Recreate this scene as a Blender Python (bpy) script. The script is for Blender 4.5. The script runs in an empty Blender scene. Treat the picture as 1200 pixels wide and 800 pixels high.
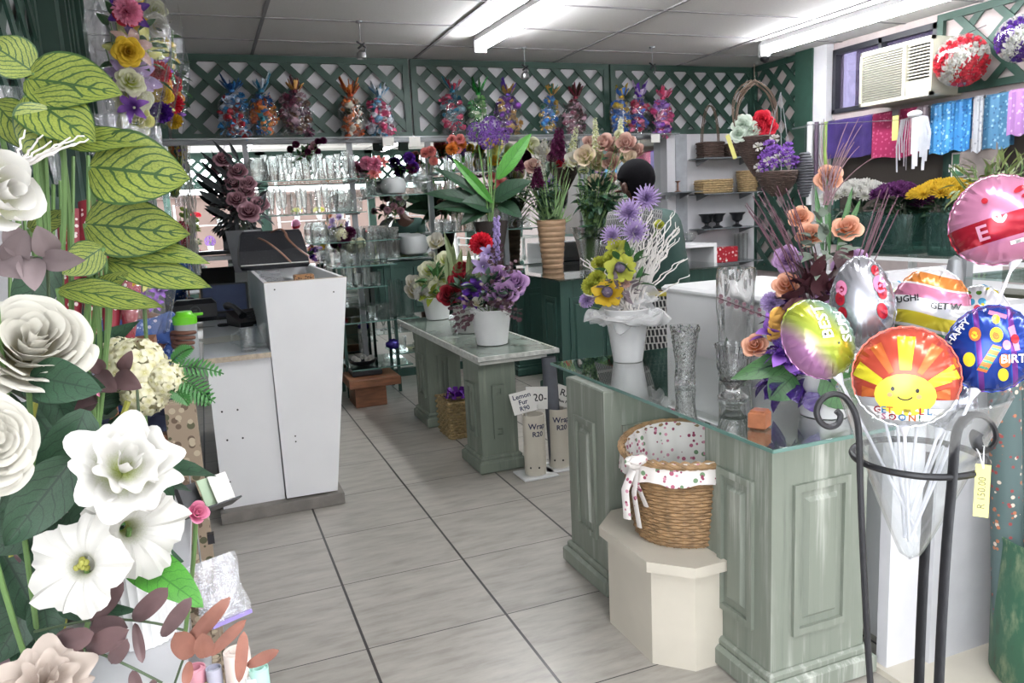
import bpy, math, random
from mathutils import Vector, Matrix, noise
sc = bpy.context.scene; COL = sc.collection
PI = math.pi
RND = random.Random(11)
V = Vector

# ------------------------------------------------------------------ camera
EYE = V((0.0, 0.0, 1.5)); FPX = 905.0
def _u(v): return v.normalized()
_d1 = _u(V((235-600, 264-400, FPX)))
_v2 = V((3030-600, 127-400, FPX)); _d2 = _u(_v2 - _d1*_v2.dot(_d1))
_dn = _d1.cross(_d2)
if _dn.y < 0: _dn = -_dn
ROT = Matrix((_d2, _d1, -_dn))            # world axes in camera axes (x right, y down, z forward)
cam = bpy.data.cameras.new('camera'); camo = bpy.data.objects.new('camera', cam); COL.objects.link(camo)
cam.sensor_width = 36; cam.lens = FPX/1200*36; cam.clip_start = .02; cam.clip_end = 200
_mc = ROT @ Matrix(((1,0,0),(0,-1,0),(0,0,-1)))
camo.matrix_world = Matrix.Translation(EYE) @ _mc.to_4x4()
sc.camera = camo
# where a point of the room lies, from a measured direction and one known distance
def ray(x, y): return ROT @ V((x-600, y-400, FPX))
def onz(x, y, z): r = ray(x, y); return EYE + r*((z-1.5)/r.z)
def ony(x, y, Y): r = ray(x, y); return EYE + r*(Y/r.y)
def onx(x, y, X): r = ray(x, y); return EYE + r*(X/r.x)
def at(x, y, d): return EYE + ray(x, y)*(d/FPX)
def towards(p): return (EYE-V(p)).normalized()

# ------------------------------------------------------------------ materials
MATS = {}
def newmat(name):
    m = bpy.data.materials.new(name); m.use_nodes = True
    nt = m.node_tree; nt.nodes.clear()
    out = nt.nodes.new('ShaderNodeOutputMaterial')
    return m, nt, out
class NT:
    def __init__(s, nt): s.nt = nt
    def n(s, typ, **kw):
        nd = s.nt.nodes.new('ShaderNode'+typ)
        for k, v in kw.items():
            if k.startswith('i_'):
                key = k[2:]
                key = int(key) if key.isdigit() else key.replace('_', ' ')
                nd.inputs[key].default_value = v
            else: setattr(nd, k, v)
        return nd
    def l(s, a, b): s.nt.links.new(a, b)
    def ramp(s, fac, stops, interp='LINEAR'):
        r = s.nt.nodes.new('ShaderNodeValToRGB'); r.color_ramp.interpolation = interp
        el = r.color_ramp.elements
        while len(el) < len(stops): el.new(.5)
        for e, (p, c) in zip(el, stops):
            e.position = p; e.color = c4(c)
        s.l(fac, r.inputs[0]); return r.outputs[0]
    def math(s, op, a, b=None, c=None):
        nd = s.nt.nodes.new('ShaderNodeMath'); nd.operation = op
        for i, q in enumerate((a, b, c)):
            if q is None: continue
            if isinstance(q, (int, float)): nd.inputs[i].default_value = q
            else: s.l(q, nd.inputs[i])
        return nd.outputs[0]
    def mix(s, fac, a, b):
        nd = s.nt.nodes.new('ShaderNodeMix'); nd.data_type = 'RGBA'
        for i, q in ((0, fac), (6, a), (7, b)):
            if isinstance(q, (int, float)): nd.inputs[i].default_value = q
            elif isinstance(q, tuple): nd.inputs[i].default_value = c4(q)
            else: s.l(q, nd.inputs[i])
        return nd.outputs[2]
def c4(c): return (c[0], c[1], c[2], 1.0)
def srgb(r, g, b):
    f = lambda c: (c/255/12.92) if c/255 <= .04045 else ((c/255+.055)/1.055)**2.4
    return (f(r), f(g), f(b))
def S(h): return srgb(int(h[0:2], 16), int(h[2:4], 16), int(h[4:6], 16))
def plain(name, col, rough=.5, metal=0, var=.12, scale=12, bump=0, spec=.5, sheen=0, bscale=None, stretch=(1,1,1), trans=0):
    if name in MATS: return MATS[name]
    m, nt, out = newmat(name); N = NT(nt)
    b = N.n('BsdfPrincipled'); b.inputs['Roughness'].default_value = rough; b.inputs['Metallic'].default_value = metal
    b.inputs['Specular IOR Level'].default_value = spec
    tc = N.n('TexCoord'); mp = N.n('Mapping'); mp.inputs['Scale'].default_value = stretch; N.l(tc.outputs['Object'], mp.inputs[0])
    nz = N.n('TexNoise'); nz.inputs['Scale'].default_value = scale; nz.inputs['Detail'].default_value = 4
    N.l(mp.outputs[0], nz.inputs['Vector'])
    d = tuple(x*(1-var) for x in col); l = tuple(min(1, x*(1+var)) for x in col)
    N.l(N.ramp(nz.outputs[0], [(.3, d), (.7, l)]), b.inputs['Base Color'])
    if bump:
        n2 = N.n('TexNoise'); n2.inputs['Scale'].default_value = bscale or scale*4; N.l(mp.outputs[0], n2.inputs['Vector'])
        bp = N.n('Bump'); bp.inputs['Strength'].default_value = bump; bp.inputs['Distance'].default_value = .01
        N.l(n2.outputs[0], bp.inputs['Height']); N.l(bp.outputs[0], b.inputs['Normal'])
    sh = b.outputs[0]
    if trans:
        t = N.n('BsdfTranslucent'); t.inputs[0].default_value = c4(col); mx = N.n('MixShader'); mx.inputs[0].default_value = trans
        N.l(sh, mx.inputs[1]); N.l(t.outputs[0], mx.inputs[2]); sh = mx.outputs[0]
    N.l(sh, out.inputs[0]); MATS[name] = m; return m
def petal(name, inner, outer, rough=.6, trans=.25, pw=.5):
    """petal colour that changes from claw (v=0) to rim (v=1), stored in the petal's UV"""
    if name in MATS: return MATS[name]
    m, nt, out = newmat(name); N = NT(nt)
    uv = N.n('UVMap'); sep = N.n('SeparateXYZ'); N.l(uv.outputs[0], sep.inputs[0])
    nz = N.n('TexNoise'); nz.inputs['Scale'].default_value = 40; tc = N.n('TexCoord'); N.l(tc.outputs['Object'], nz.inputs['Vector'])
    f = N.math('ADD', sep.outputs[1], N.math('MULTIPLY', N.math('SUBTRACT', nz.outputs[0], .5), .35))
    col = N.ramp(f, [(max(0, pw-.35), inner), (min(1, pw+.25), outer)])
    b = N.n('BsdfPrincipled'); b.inputs['Roughness'].default_value = rough; b.inputs['Specular IOR Level'].default_value = .25
    N.l(col, b.inputs['Base Color'])
    t = N.n('BsdfTranslucent'); N.l(col, t.inputs[0])
    mx = N.n('MixShader'); mx.inputs[0].default_value = trans
    N.l(b.outputs[0], mx.inputs[1]); N.l(t.outputs[0], mx.inputs[2]); N.l(mx.outputs[0], out.inputs[0])
    MATS[name] = m; return m
def leafmat(name, base, vein, margin=None, nv=9, slant=.55, vw=.16, rough=.45):
    if name in MATS: return MATS[name]
    m, nt, out = newmat(name); N = NT(nt)
    uv = N.n('UVMap'); sep = N.n('SeparateXYZ'); N.l(uv.outputs[0], sep.inputs[0])
    a = N.math('ABSOLUTE', N.math('SUBTRACT', N.math('MULTIPLY', sep.outputs[0], 2), 1))
    nz = N.n('TexNoise'); nz.inputs['Scale'].default_value = 5; N.l(uv.outputs[0], nz.inputs['Vector'])
    w = N.math('MULTIPLY', N.math('SUBTRACT', nz.outputs[0], .5), .12)
    q = N.math('FRACT', N.math('MULTIPLY', N.math('ADD', N.math('SUBTRACT', sep.outputs[1], N.math('MULTIPLY', N.math('POWER', a, 1.3), slant*.5)), w), nv))
    side = N.math('LESS_THAN', N.math('ABSOLUTE', N.math('SUBTRACT', q, .5)), vw*.5)
    mid = N.math('LESS_THAN', a, .045)
    f = N.math('MAXIMUM', side, mid)
    # fine net between the veins
    v2 = N.n('TexVoronoi', feature='DISTANCE_TO_EDGE'); v2.inputs['Scale'].default_value = 22; N.l(uv.outputs[0], v2.inputs['Vector'])
    net = N.math('MULTIPLY', N.math('LESS_THAN', v2.outputs[0], .05), .5)
    f = N.math('MAXIMUM', f, net)
    if margin is not None: f = N.math('MAXIMUM', f, N.math('GREATER_THAN', a, .93))
    n2 = N.n('TexNoise'); n2.inputs['Scale'].default_value = 3; N.l(uv.outputs[0], n2.inputs['Vector'])
    bc = N.mix(n2.outputs[0], tuple(x*.75 for x in base), tuple(min(1, x*1.25) for x in base))
    col = N.mix(f, bc, vein)
    b = N.n('BsdfPrincipled'); b.inputs['Roughness'].default_value = rough; N.l(col, b.inputs['Base Color'])
    t = N.n('BsdfTranslucent'); N.l(col, t.inputs[0]); mx = N.n('MixShader'); mx.inputs[0].default_value = .2
    N.l(b.outputs[0], mx.inputs[1]); N.l(t.outputs[0], mx.inputs[2]); N.l(mx.outputs[0], out.inputs[0])
    MATS[name] = m; return m
def clear(name, tint=(.93, .97, .96), refl=1.0, rough=.03, bump=0, bscale=30, haze=0, ior=1.5, hazecol=(.8,.82,.85)):
    """thin clear stuff: see-through with a Fresnel shine; haze adds a milky share"""
    if name in MATS: return MATS[name]
    m, nt, out = newmat(name); N = NT(nt)
    t = N.n('BsdfTransparent'); t.inputs[0].default_value = c4(tint)
    g = N.n('BsdfGlossy'); g.inputs['Roughness'].default_value = rough; g.inputs[0].default_value = (1, 1, 1, 1)
    fr = N.n('LayerWeight'); fr.inputs[0].default_value = .5
    fac = N.math('MINIMUM', N.math('ADD', .035*refl, N.math('MULTIPLY', N.math('POWER', fr.outputs['Facing'], 3.5), .45*refl)), 1.0)
    if bump:
        tc = N.n('TexCoord'); nz = N.n('TexNoise'); nz.inputs['Scale'].default_value = bscale; nz.inputs['Detail'].default_value = 3
        N.l(tc.outputs['Object'], nz.inputs['Vector'])
        bp = N.n('Bump'); bp.inputs['Strength'].default_value = bump; bp.inputs['Distance'].default_value = .02
        N.l(nz.outputs[0], bp.inputs['Height']); N.l(bp.outputs[0], g.inputs['Normal']); N.l(bp.outputs[0], fr.inputs['Normal'])
    mx = N.n('MixShader'); N.l(fac, mx.inputs[0]); N.l(t.outputs[0], mx.inputs[1]); N.l(g.outputs[0], mx.inputs[2])
    sh = mx.outputs[0]
    if haze:
        d = N.n('BsdfDiffuse'); d.inputs[0].default_value = c4(hazecol)
        m2 = N.n('MixShader'); m2.inputs[0].default_value = haze; N.l(sh, m2.inputs[1]); N.l(d.outputs[0], m2.inputs[2]); sh = m2.outputs[0]
    N.l(sh, out.inputs[0]); MATS[name] = m; return m
def glassmat(name, tint=(1, 1, 1), rough=0.0, ior=1.5, thr=.30):
    if name in MATS: return MATS[name]
    m, nt, out = newmat(name); N = NT(nt)
    g = N.n('BsdfGlass'); g.inputs['Roughness'].default_value = rough; g.inputs['IOR'].default_value = ior; g.inputs[0].default_value = c4(tint)
    t = N.n('BsdfTransparent'); mx = N.n('MixShader'); mx.inputs[0].default_value = thr
    N.l(t.outputs[0], mx.inputs[2]); N.l(g.outputs[0], mx.inputs[1]); N.l(mx.outputs[0], out.inputs[0]); MATS[name] = m; return m
def emit(name, col, s):
    if name in MATS: return MATS[name]
    m, nt, out = newmat(name); N = NT(nt)
    e = N.n('Emission'); e.inputs[0].default_value = c4(col); e.inputs[1].default_value = s; N.l(e.outputs[0], out.inputs[0]); MATS[name] = m; return m
def worn(name, base, streak, dark, rough=.55, amt=.5, zs=1.2, coord='Object'):
    """paint brushed thin and rubbed back along the grain, with chips"""
    if name in MATS: return MATS[name]
    m, nt, out = newmat(name); N = NT(nt)
    tc = N.n('TexCoord'); geo = N.n('NewGeometry'); mp = N.n('Mapping'); mp.inputs['Scale'].default_value = (22, 22, zs)
    N.l(geo.outputs['Position'], mp.inputs[0])
    a = N.n('TexNoise'); a.inputs['Scale'].default_value = 1; a.inputs['Detail'].default_value = 6; a.inputs['Roughness'].default_value = .65; N.l(mp.outputs[0], a.inputs['Vector'])
    b2 = N.n('TexNoise'); b2.inputs['Scale'].default_value = 3.2; b2.inputs['Detail'].default_value = 3; N.l(geo.outputs['Position'], b2.inputs['Vector'])
    f = N.math('MULTIPLY', N.ramp(a.outputs[0], [(.5, (0,0,0)), (.72, (1,1,1))]), N.ramp(b2.outputs[0], [(.4, (.12,.12,.12)), (.7, (1,1,1))]))
    c = N.mix(N.math('MULTIPLY', f, amt), base, streak)
    d = N.ramp(a.outputs[0], [(.28, (1,1,1)), (.42, (0,0,0))])
    c = N.mix(N.math('MULTIPLY', d, .55), c, dark)
    b = N.n('BsdfPrincipled'); b.inputs['Roughness'].default_value = rough; N.l(c, b.inputs['Base Color'])
    bp = N.n('Bump'); bp.inputs['Strength'].default_value = .25; bp.inputs['Distance'].default_value = .004; N.l(a.outputs[0], bp.inputs['Height']); N.l(bp.outputs[0], b.inputs['Normal'])
    N.l(b.outputs[0], out.inputs[0]); MATS[name] = m; return m
def spots(name, base, cols, scale=30, size=.33, rough=.5, uv=False, metal=0, spec=.5, density=.7):
    """print of coloured blobs on a ground colour"""
    if name in MATS: return MATS[name]
    m, nt, out = newmat(name); N = NT(nt)
    tc = N.n('TexCoord'); src = N.n('UVMap').outputs[0] if uv else tc.outputs['Object']
    col = base
    first = True
    for i, cc in enumerate(cols):
        mp = N.n('Mapping'); mp.inputs['Location'].default_value = (i*3.3, i*1.7, i*2.1); N.l(src, mp.inputs[0])
        vo = N.n('TexVoronoi'); vo.inputs['Scale'].default_value = scale*(1+.13*i); N.l(mp.outputs[0], vo.inputs['Vector'])
        sx = N.n('SeparateColor'); N.l(vo.outputs['Color'], sx.inputs[0])
        f = N.math('MULTIPLY', N.math('LESS_THAN', vo.outputs['Distance'], size), N.math('LESS_THAN', sx.outputs[0], density))
        col = N.mix(f, col, cc)
    b = N.n('BsdfPrincipled'); b.inputs['Roughness'].default_value = rough; b.inputs['Metallic'].default_value = metal; b.inputs['Specular IOR Level'].default_value = spec
    N.l(col, b.inputs['Base Color']); N.l(b.outputs[0], out.inputs[0]); MATS[name] = m; return m

# ------------------------------------------------------------------ mesh building
class MB:
    def __init__(s): s.v = []; s.f = []; s.uv = []; s.m = []
    def add(s, vs, fs, uvs=None, m=0, M=None):
        o = len(s.v)
        if M is not None: vs = [M @ V(p) for p in vs]
        s.v += [tuple(p) for p in vs]
        s.uv += (uvs if uvs else [(.5, .5)]*len(vs))
        s.f += [tuple(i+o for i in f) for f in fs]; s.m += [m]*len(fs); return s
    def box(s, x0, y0, z0, x1, y1, z1, m=0, M=None, bev=0):
        if bev:
            b = min(bev, abs(x1-x0)*.45, abs(y1-y0)*.45, abs(z1-z0)*.45)
            vs = []; fs = []
            for zz, ins in ((z0, b), (z0+b, 0), (z1-b, 0), (z1, b)):
                for (x, y) in ((x0+ins, y0+ins), (x1-ins, y0+ins), (x1-ins, y1-ins), (x0+ins, y1-ins)): vs.append((x, y, zz))
            fs.append((3, 2, 1, 0))
            for k in range(3):
                for i in range(4): j = (i+1) % 4; fs.append((k*4+i, k*4+j, k*4+4+j, k*4+4+i))
            fs.append((12, 13, 14, 15)); return s.add(vs, fs, m=m, M=M)
        vs = [(x, y, z) for z in (z0, z1) for (x, y) in ((x0, y0), (x1, y0), (x1, y1), (x0, y1))]
        return s.add(vs, [(3, 2, 1, 0), (4, 5, 6, 7), (0, 1, 5, 4), (1, 2, 6, 5), (2, 3, 7, 6), (3, 0, 4, 7)], m=m, M=M)
    def prism(s, pts, z0, z1, m=0, M=None):
        n = len(pts); vs = [(x, y, z0) for x, y in pts]+[(x, y, z1) for x, y in pts]
        fs = [tuple(range(n-1, -1, -1)), tuple(range(n, 2*n))]+[(i, (i+1) % n, n+(i+1) % n, n+i) for i in range(n)]
        return s.add(vs, fs, m=m, M=M)
    def tube(s, path, rad, n=6, m=0, cap=True, M=None, flat=None):
        path = [V(p) for p in path]; k = len(path)
        if isinstance(rad, (int, float)): rad = [rad]*k
        vs = []; fs = []; up = None
        for i, p in enumerate(path):
            t = (path[min(i+1, k-1)]-path[max(i-1, 0)])
            if t.length < 1e-9: t = V((0, 0, 1))
            t.normalize()
            if up is None:
                up = V((0, 0, 1)) if abs(t.z) < .9 else V((1, 0, 0))
            a = t.cross(up)
            if a.length < 1e-6: a = t.cross(V((0, 1, 0)))
            a.normalize(); b = a.cross(t).normalized(); up = b
            for j in range(n):
                an = 2*PI*j/n; ca, sa = math.cos(an), math.sin(an)
                if flat: q = a*(ca*rad[i]*flat[0])+b*(sa*rad[i]*flat[1])
                else: q = a*(ca*rad[i])+b*(sa*rad[i])
                vs.append(p+q)
        for i in range(k-1):
            for j in range(n): j2 = (j+1) % n; fs.append((i*n+j, i*n+j2, (i+1)*n+j2, (i+1)*n+j))
        if cap: fs.append(tuple(range(n-1, -1, -1))); fs.append(tuple((k-1)*n+j for j in range(n)))
        return s.add(vs, fs, m=m, M=M)
    def lathe(s, prof, n=20, m=0, M=None, c=(0, 0, 0), fn=None, closed=False):
        vs = []; uv = []; k = len(prof)
        for i, (r, z) in enumerate(prof):
            for j in range(n):
                a = 2*PI*j/n; rr = r*(fn(a, i/(k-1)) if fn else 1)
                vs.append((c[0]+rr*math.cos(a), c[1]+rr*math.sin(a), c[2]+z)); uv.append((j/n, i/(k-1)))
        fs = []
        for i in range(k-1):
            for j in range(n): j2 = (j+1) % n; fs.append((i*n+j, i*n+j2, (i+1)*n+j2, (i+1)*n+j))
        if closed:
            for j in range(n): j2 = (j+1) % n; fs.append(((k-1)*n+j, (k-1)*n+j2, j2, j))
        else:
            if prof[0][0] > 1e-6: fs.append(tuple(range(n-1, -1, -1)))
            if prof[-1][0] > 1e-6 and not closed: fs.append(tuple((k-1)*n+j for j in range(n)))
        return s.add(vs, fs, uv, m=m, M=M)
    def vessel(s, prof, t=.004, n=20, m=0, M=None, c=(0, 0, 0), fn=None, base=.006):
        """hollow open vessel with wall thickness t from an outer profile bottom to top"""
        inner = [(max(.0005, r-t), max(z, prof[0][1]+base)) for r, z in reversed(prof)]
        inner.append((.0004, inner[-1][1]))
        return s.lathe([(.0004, prof[0][1])]+list(prof)+inner, n=n, m=m, M=M, c=c, fn=fn)
    def grid(s, fn, nu, nv, m=0, M=None, closed=False):
        vs = []; uv = []; fs = []; cu = nu if closed else nu+1
        for j in range(nv+1):
            for i in range(cu):
                vs.append(fn(i/nu, j/nv)); uv.append((i/nu, j/nv))
        for j in range(nv):
            for i in range(nu):
                i2 = (i+1) % cu if closed else i+1
                fs.append((j*cu+i, j*cu+i2, (j+1)*cu+i2, (j+1)*cu+i))
        return s.add(vs, fs, uv, m=m, M=M)
    def ball(s, c, r, n=10, k=7, m=0, M=None, fn=None):
        if isinstance(r, (int, float)): r = (r, r, r)
        def f(u, v):
            a = 2*PI*u; b = PI*(v-.5); q = V((math.cos(a)*math.cos(b), math.sin(a)*math.cos(b), math.sin(b)))
            g = fn(q) if fn else 1
            return (c[0]+q.x*r[0]*g, c[1]+q.y*r[1]*g, c[2]+q.z*r[2]*g)
        return s.grid(f, n, k, m=m, M=M, closed=True)
    def mesh(s, name, mats, smooth=True, off=(0, 0, 0)):
        me = bpy.data.meshes.new(name)
        ox, oy, oz = off
        me.from_pydata([(x-ox, y-oy, z-oz) for x, y, z in s.v], [], s.f)
        ul = me.uv_layers.new(name='UVMap')
        lv = [0]*len(me.loops); me.loops.foreach_get('vertex_index', lv)
        fl = []
        for i in lv: fl += s.uv[i]
        ul.data.foreach_set('uv', fl)
        for mm in (mats if isinstance(mats, (list, tuple)) else [mats]): me.materials.append(mm)
        me.polygons.foreach_set('material_index', s.m)
        me.polygons.foreach_set('use_smooth', [smooth]*len(me.polygons))
        me.validate(); me.update()
        if smooth: me.set_sharp_from_angle(angle=math.radians(40))
        return me
    def bb(s):
        xs, ys, zs = zip(*s.v); return V(((min(xs)+max(xs))/2, (min(ys)+max(ys))/2, min(zs)))
    def build(s, name, mats, parent=None, smooth=True):
        off = wloc(parent) if parent else s.bb()
        me = s.mesh(name, mats, smooth, off)
        o = bpy.data.objects.new(name, me); COL.objects.link(o)
        if parent: o.parent = parent
        else: o.location = off
        return o
WL = {}
def wloc(o):
    p = V((0, 0, 0))
    while o is not None: p = p+o.location; o = o.parent
    return p
def tag(o, label=None, cat=None, group=None, kind=None):
    if label: o['label'] = label
    if cat: o['category'] = cat
    if group: o['group'] = group
    if kind: o['kind'] = kind
    return o
def struct(o): o['kind'] = 'structure'; return o
def empty(name, loc, label=None, cat=None, group=None):
    o = bpy.data.objects.new(name, None); COL.objects.link(o); o.location = loc; o.empty_display_size = .05
    return tag(o, label, cat, group)
KIDS = {}
def kids(o): return [c for c in bpy.data.objects if c.parent == o]
def copy_tree(o, parent=None, loc=None, rot=None, scl=None, label=None, group=None):
    ks = [c for c in o.children]
    c = o.copy(); COL.objects.link(c)
    if parent is not None: c.parent = parent
    if loc is not None: c.location = loc
    if rot is not None: c.rotation_euler = rot if isinstance(rot, tuple) else (0, 0, rot)
    if scl is not None: c.scale = (scl,)*3 if isinstance(scl, (int, float)) else scl
    if label: c['label'] = label
    if group: c['group'] = group
    for k in ks: copy_tree(k, c)
    return c
def inst(name, me, M, parent=None, mat=None):
    """object from shared mesh data standing at the world matrix M (parents carry no rotation)"""
    o = bpy.data.objects.new(name, me); COL.objects.link(o)
    if parent: o.parent = parent; M = Matrix.Translation(-wloc(parent)) @ M
    o.matrix_basis = M
    return o
def frame(loc, z, s=1.0, roll=0.0, up=None):
    z = V(z).normalized(); up = V(up) if up else (V((0, 0, 1)) if abs(z.z) < .95 else V((1, 0, 0)))
    x = up.cross(z).normalized(); y = z.cross(x)
    M = Matrix((x, y, z)).transposed().to_4x4()
    s3 = (s, s, s) if isinstance(s, (int, float)) else s
    return Matrix.Translation(V(loc)) @ M @ Matrix.Rotation(roll, 4, 'Z') @ Matrix.Diagonal((*s3, 1))
def text_geo(txt, size, bold=0.0, shear=0):
    cu = bpy.data.curves.new('t', 'FONT'); cu.body = txt; cu.size = size; cu.align_x = 'CENTER'; cu.align_y = 'CENTER'; cu.offset = bold; cu.shear = shear; cu.resolution_u = 2
    o = bpy.data.objects.new('t', cu); me = o.to_mesh()
    vs = [v.co.copy() for v in me.vertices]; fs = [tuple(p.vertices) for p in me.polygons]
    o.to_mesh_clear(); bpy.data.objects.remove(o); bpy.data.curves.remove(cu)
    return vs, fs
def text_on(mb, txt, size, fn, m=0, bold=0.0, shear=0):
    vs, fs = text_geo(txt, size, bold, shear)
    return mb.add([fn(p.x, p.y) for p in vs], fs, m=m)
ORD = ['leftmost', 'second from the left', 'third from the left', 'fourth from the left', 'fifth from the left', 'sixth from the left', 'seventh from the left', 'eighth from the left', 'ninth from the left', 'tenth from the left', 'eleventh from the left', 'twelfth from the left', 'thirteenth from the left', 'fourteenth from the left', 'fifteenth from the left', 'sixteenth from the left', 'seventeenth from the left', 'eighteenth from the left']
def rr(a, b): return RND.uniform(a, b)
# ------------------------------------------------------------------ palette
M_green = plain('trellis_green_paint', S('28443a'), .5, var=.15, scale=8)
M_greendk = worn('dark_green_paint', S('22423a'), S('3a5a50'), S('152a26'), amt=.6)
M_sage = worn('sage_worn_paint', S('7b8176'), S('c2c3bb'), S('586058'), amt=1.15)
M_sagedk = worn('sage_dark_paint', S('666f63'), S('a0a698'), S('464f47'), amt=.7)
M_wallw = plain('white_wall_paint', S('cfced2'), .8, var=.03)
M_wallg = plain('grey_wall_paint', S('b5b5b8'), .85, var=.04)
M_white = plain('white_melamine', S('eeeeef'), .35, var=.02, scale=4)
M_cream = plain('cream_paint', S('c6bfb1'), .5, var=.05, scale=6)
M_edge = plain('bare_chipboard_edge', S('b9ab98'), .8, var=.2, scale=60)
M_black = plain('black_wrought_iron', S('232326'), .45, metal=.3, var=.2, bump=.15)
M_blackp = plain('black_plastic', S('1b1c20'), .35, var=.1)
M_steel = plain('brushed_steel', S('a8a8aa'), .3, metal=1, var=.05)
M_grey = plain('grey_metal', S('8d8f92'), .45, metal=.5, var=.08)
M_greyp = plain('grey_plastic', S('55575b'), .5)
M_wood = plain('brown_wood', S('7a4f35'), .5, var=.3, scale=8, stretch=(1, 1, 6))
M_copper = plain('copper_box', S('a86a4a'), .45, metal=.2, var=.25, scale=25)
M_wicker = plain('willow_wicker', S('947654'), .6, var=.35, scale=30, bump=.3)
M_wickerd = plain('dark_wicker', S('4a3a34'), .7, var=.3, scale=40, bump=.3)
M_wickerl = plain('pale_wicker', S('a08a66'), .7, var=.3, scale=40, bump=.3)
M_potw = plain('white_pot', S('dcdcdc'), .4, var=.03)
M_potg = plain('grey_pot', S('a9aaa6'), .5, var=.05)
M_glass = glassmat('clear_glass', (.97, .985, .98), .0, 1.45)
M_glassb = clear('ripple_glass', (.965, .975, .975), 2.2, .06, bump=.8, bscale=45)
M_pane = clear('glass_pane', (.82, .88, .85), 3.0, .02)
M_glassg = clear('green_tinted_glass', (.62, .78, .74), 1.3, .08, bump=.3, bscale=18, haze=.18, hazecol=S('4a6a66'))
M_shelf = clear('glass_shelf', (.78, .88, .85), 1.5, .03)
M_gedge = plain('glass_cut_edge', S('5f8078'), .2, var=.1)
M_crystal = glassmat('cut_crystal', ior=1.55, thr=.08)
M_cello = clear('cellophane', (.98, .98, .985), 1.4, .10, bump=.9, bscale=18, haze=.02)
M_cello2 = clear('milky_cellophane', (.95, .95, .97), 2.2, .12, bump=.8, bscale=25, haze=.14)
M_frost = plain('frosted_glass', S('b9bcbc'), .5, var=.04)
M_organza = clear('white_organza', (.95, .95, .95), .6, .4, haze=.36, hazecol=(.9, .9, .9))
M_stem = plain('stem_green', S('5c7a45'), .55, var=.2)
M_stemd = plain('stem_dark', S('3a4a30'), .6, var=.2)
M_twigw = plain('whitened_willow', S('d8d3cf'), .6, var=.08)
M_twigp = plain('plum_reed', S('4a2634'), .6, var=.2)
M_twigb = plain('brown_twig', S('5b4a3e'), .7, var=.2)
M_leafd = leafmat('dark_leaf', S('2c4a34'), S('1d3526'), nv=7, vw=.12)
M_leafm = leafmat('mid_leaf', S('3f6a3a'), S('2b4d2b'), nv=7, vw=.12)
M_leafb = leafmat('bright_leaf', S('4c8f34'), S('37722a'), nv=6, vw=.08)
M_calad = leafmat('caladium_leaf', S('84903f'), S('304d24'), margin=1, nv=7, slant=1.1, vw=.22)
M_euca = plain('eucalyptus_brown', S('5a4546'), .5, var=.25, scale=20)
M_eucar = plain('eucalyptus_rust', S('8a5d50'), .5, var=.25, scale=20)
M_plum = plain('plum_leaf', S('4b2f38'), .5, var=.25, scale=20)
M_greyleaf = plain('grey_leaf', S('44484a'), .6, var=.25, scale=20)
M_skin = plain('brown_skin', S('6b4636'), .5, var=.08, scale=20)
M_skin2 = plain('dark_skin', S('4a2f25'), .5, var=.08, scale=20)
M_hair = plain('black_hair', S('0e0d10'), .95, var=.3, scale=80, spec=.1)
M_paper = plain('white_card', S('dedcd6'), .7, var=.03)
M_yellow = plain('pale_yellow_card', S('d2cc78'), .7, var=.03)
M_ink = plain('dark_ink', S('22254a'), .6)
M_inkk = plain('black_ink', S('18181a'), .6)
P_white = petal('white_petal', S('c4c69a'), S('cfcdc8'), pw=.35)
P_whitec = petal('cream_white_petal', S('c0b788'), S('cbc8be'), pw=.4)
P_pet = petal('white_petunia', S('8a9446'), S('cccac5'), pw=.3)
P_beige = petal('beige_petal', S('948479'), S('b2a59b'), pw=.4)
P_hyd = petal('cream_floret', S('cfc98a'), S('e9e4c8'), pw=.3)
P_peach = petal('peach_petal', S('b8683f'), S('e8b298'), pw=.5)
P_lilac = petal('lilac_petal', S('553068'), S('bd98c4'), pw=.5)
P_lilac2 = petal('pale_lilac_petal', S('8f7ab0'), S('b9a3d0'), pw=.4)
P_violet = petal('violet_petal', S('2e1456'), S('5a2c92'), pw=.5)
P_viol2 = petal('bright_violet_petal', S('4a2370'), S('9d6cc8'), pw=.5)
P_red = petal('red_petal', S('3c0810'), S('8c1c2a'), pw=.5)
P_redb = petal('bright_red_petal', S('a01528'), S('dc3347'), pw=.5)
P_yelg = petal('lemon_petal', S('b3bb3c'), S('e2e08a'), pw=.5)
P_yelw = petal('lemon_white_petal', S('b8c24e'), S('dcdcc0'), pw=.45)
P_yelo = petal('gold_petal', S('a87a18'), S('e0bc3a'), pw=.4)
P_limeg = petal('lime_petal', S('7c8040'), S('bcc050'), pw=.35)
P_mauve = petal('mauve_petal', S('5a303c'), S('bd929d'), pw=.5)
P_cream = petal('lisianthus_petal', S('a8a468'), S('d6c4ae'), pw=.4)
P_blush = petal('blush_petal', S('a87870'), S('d4b2a6'), pw=.5)
P_mumv = petal('plum_mum_petal', S('2a0f30'), S('5c2a5e'), pw=.5)
P_plum = petal('plum_petal', S('2c0e22'), S('5b1f44'), pw=.5)
P_pink = petal('pink_petal', S('c25a80'), S('ec9ab8'), pw=.5)
P_coral = petal('coral_petal', S('c2555a'), S('e8938c'), pw=.5)
P_mint = petal('mint_white_petal', S('b9cfba'), S('dde8dc'), pw=.5)
P_orange = petal('orange_petal', S('c4501c'), S('f09a4a'), pw=.5)

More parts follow.
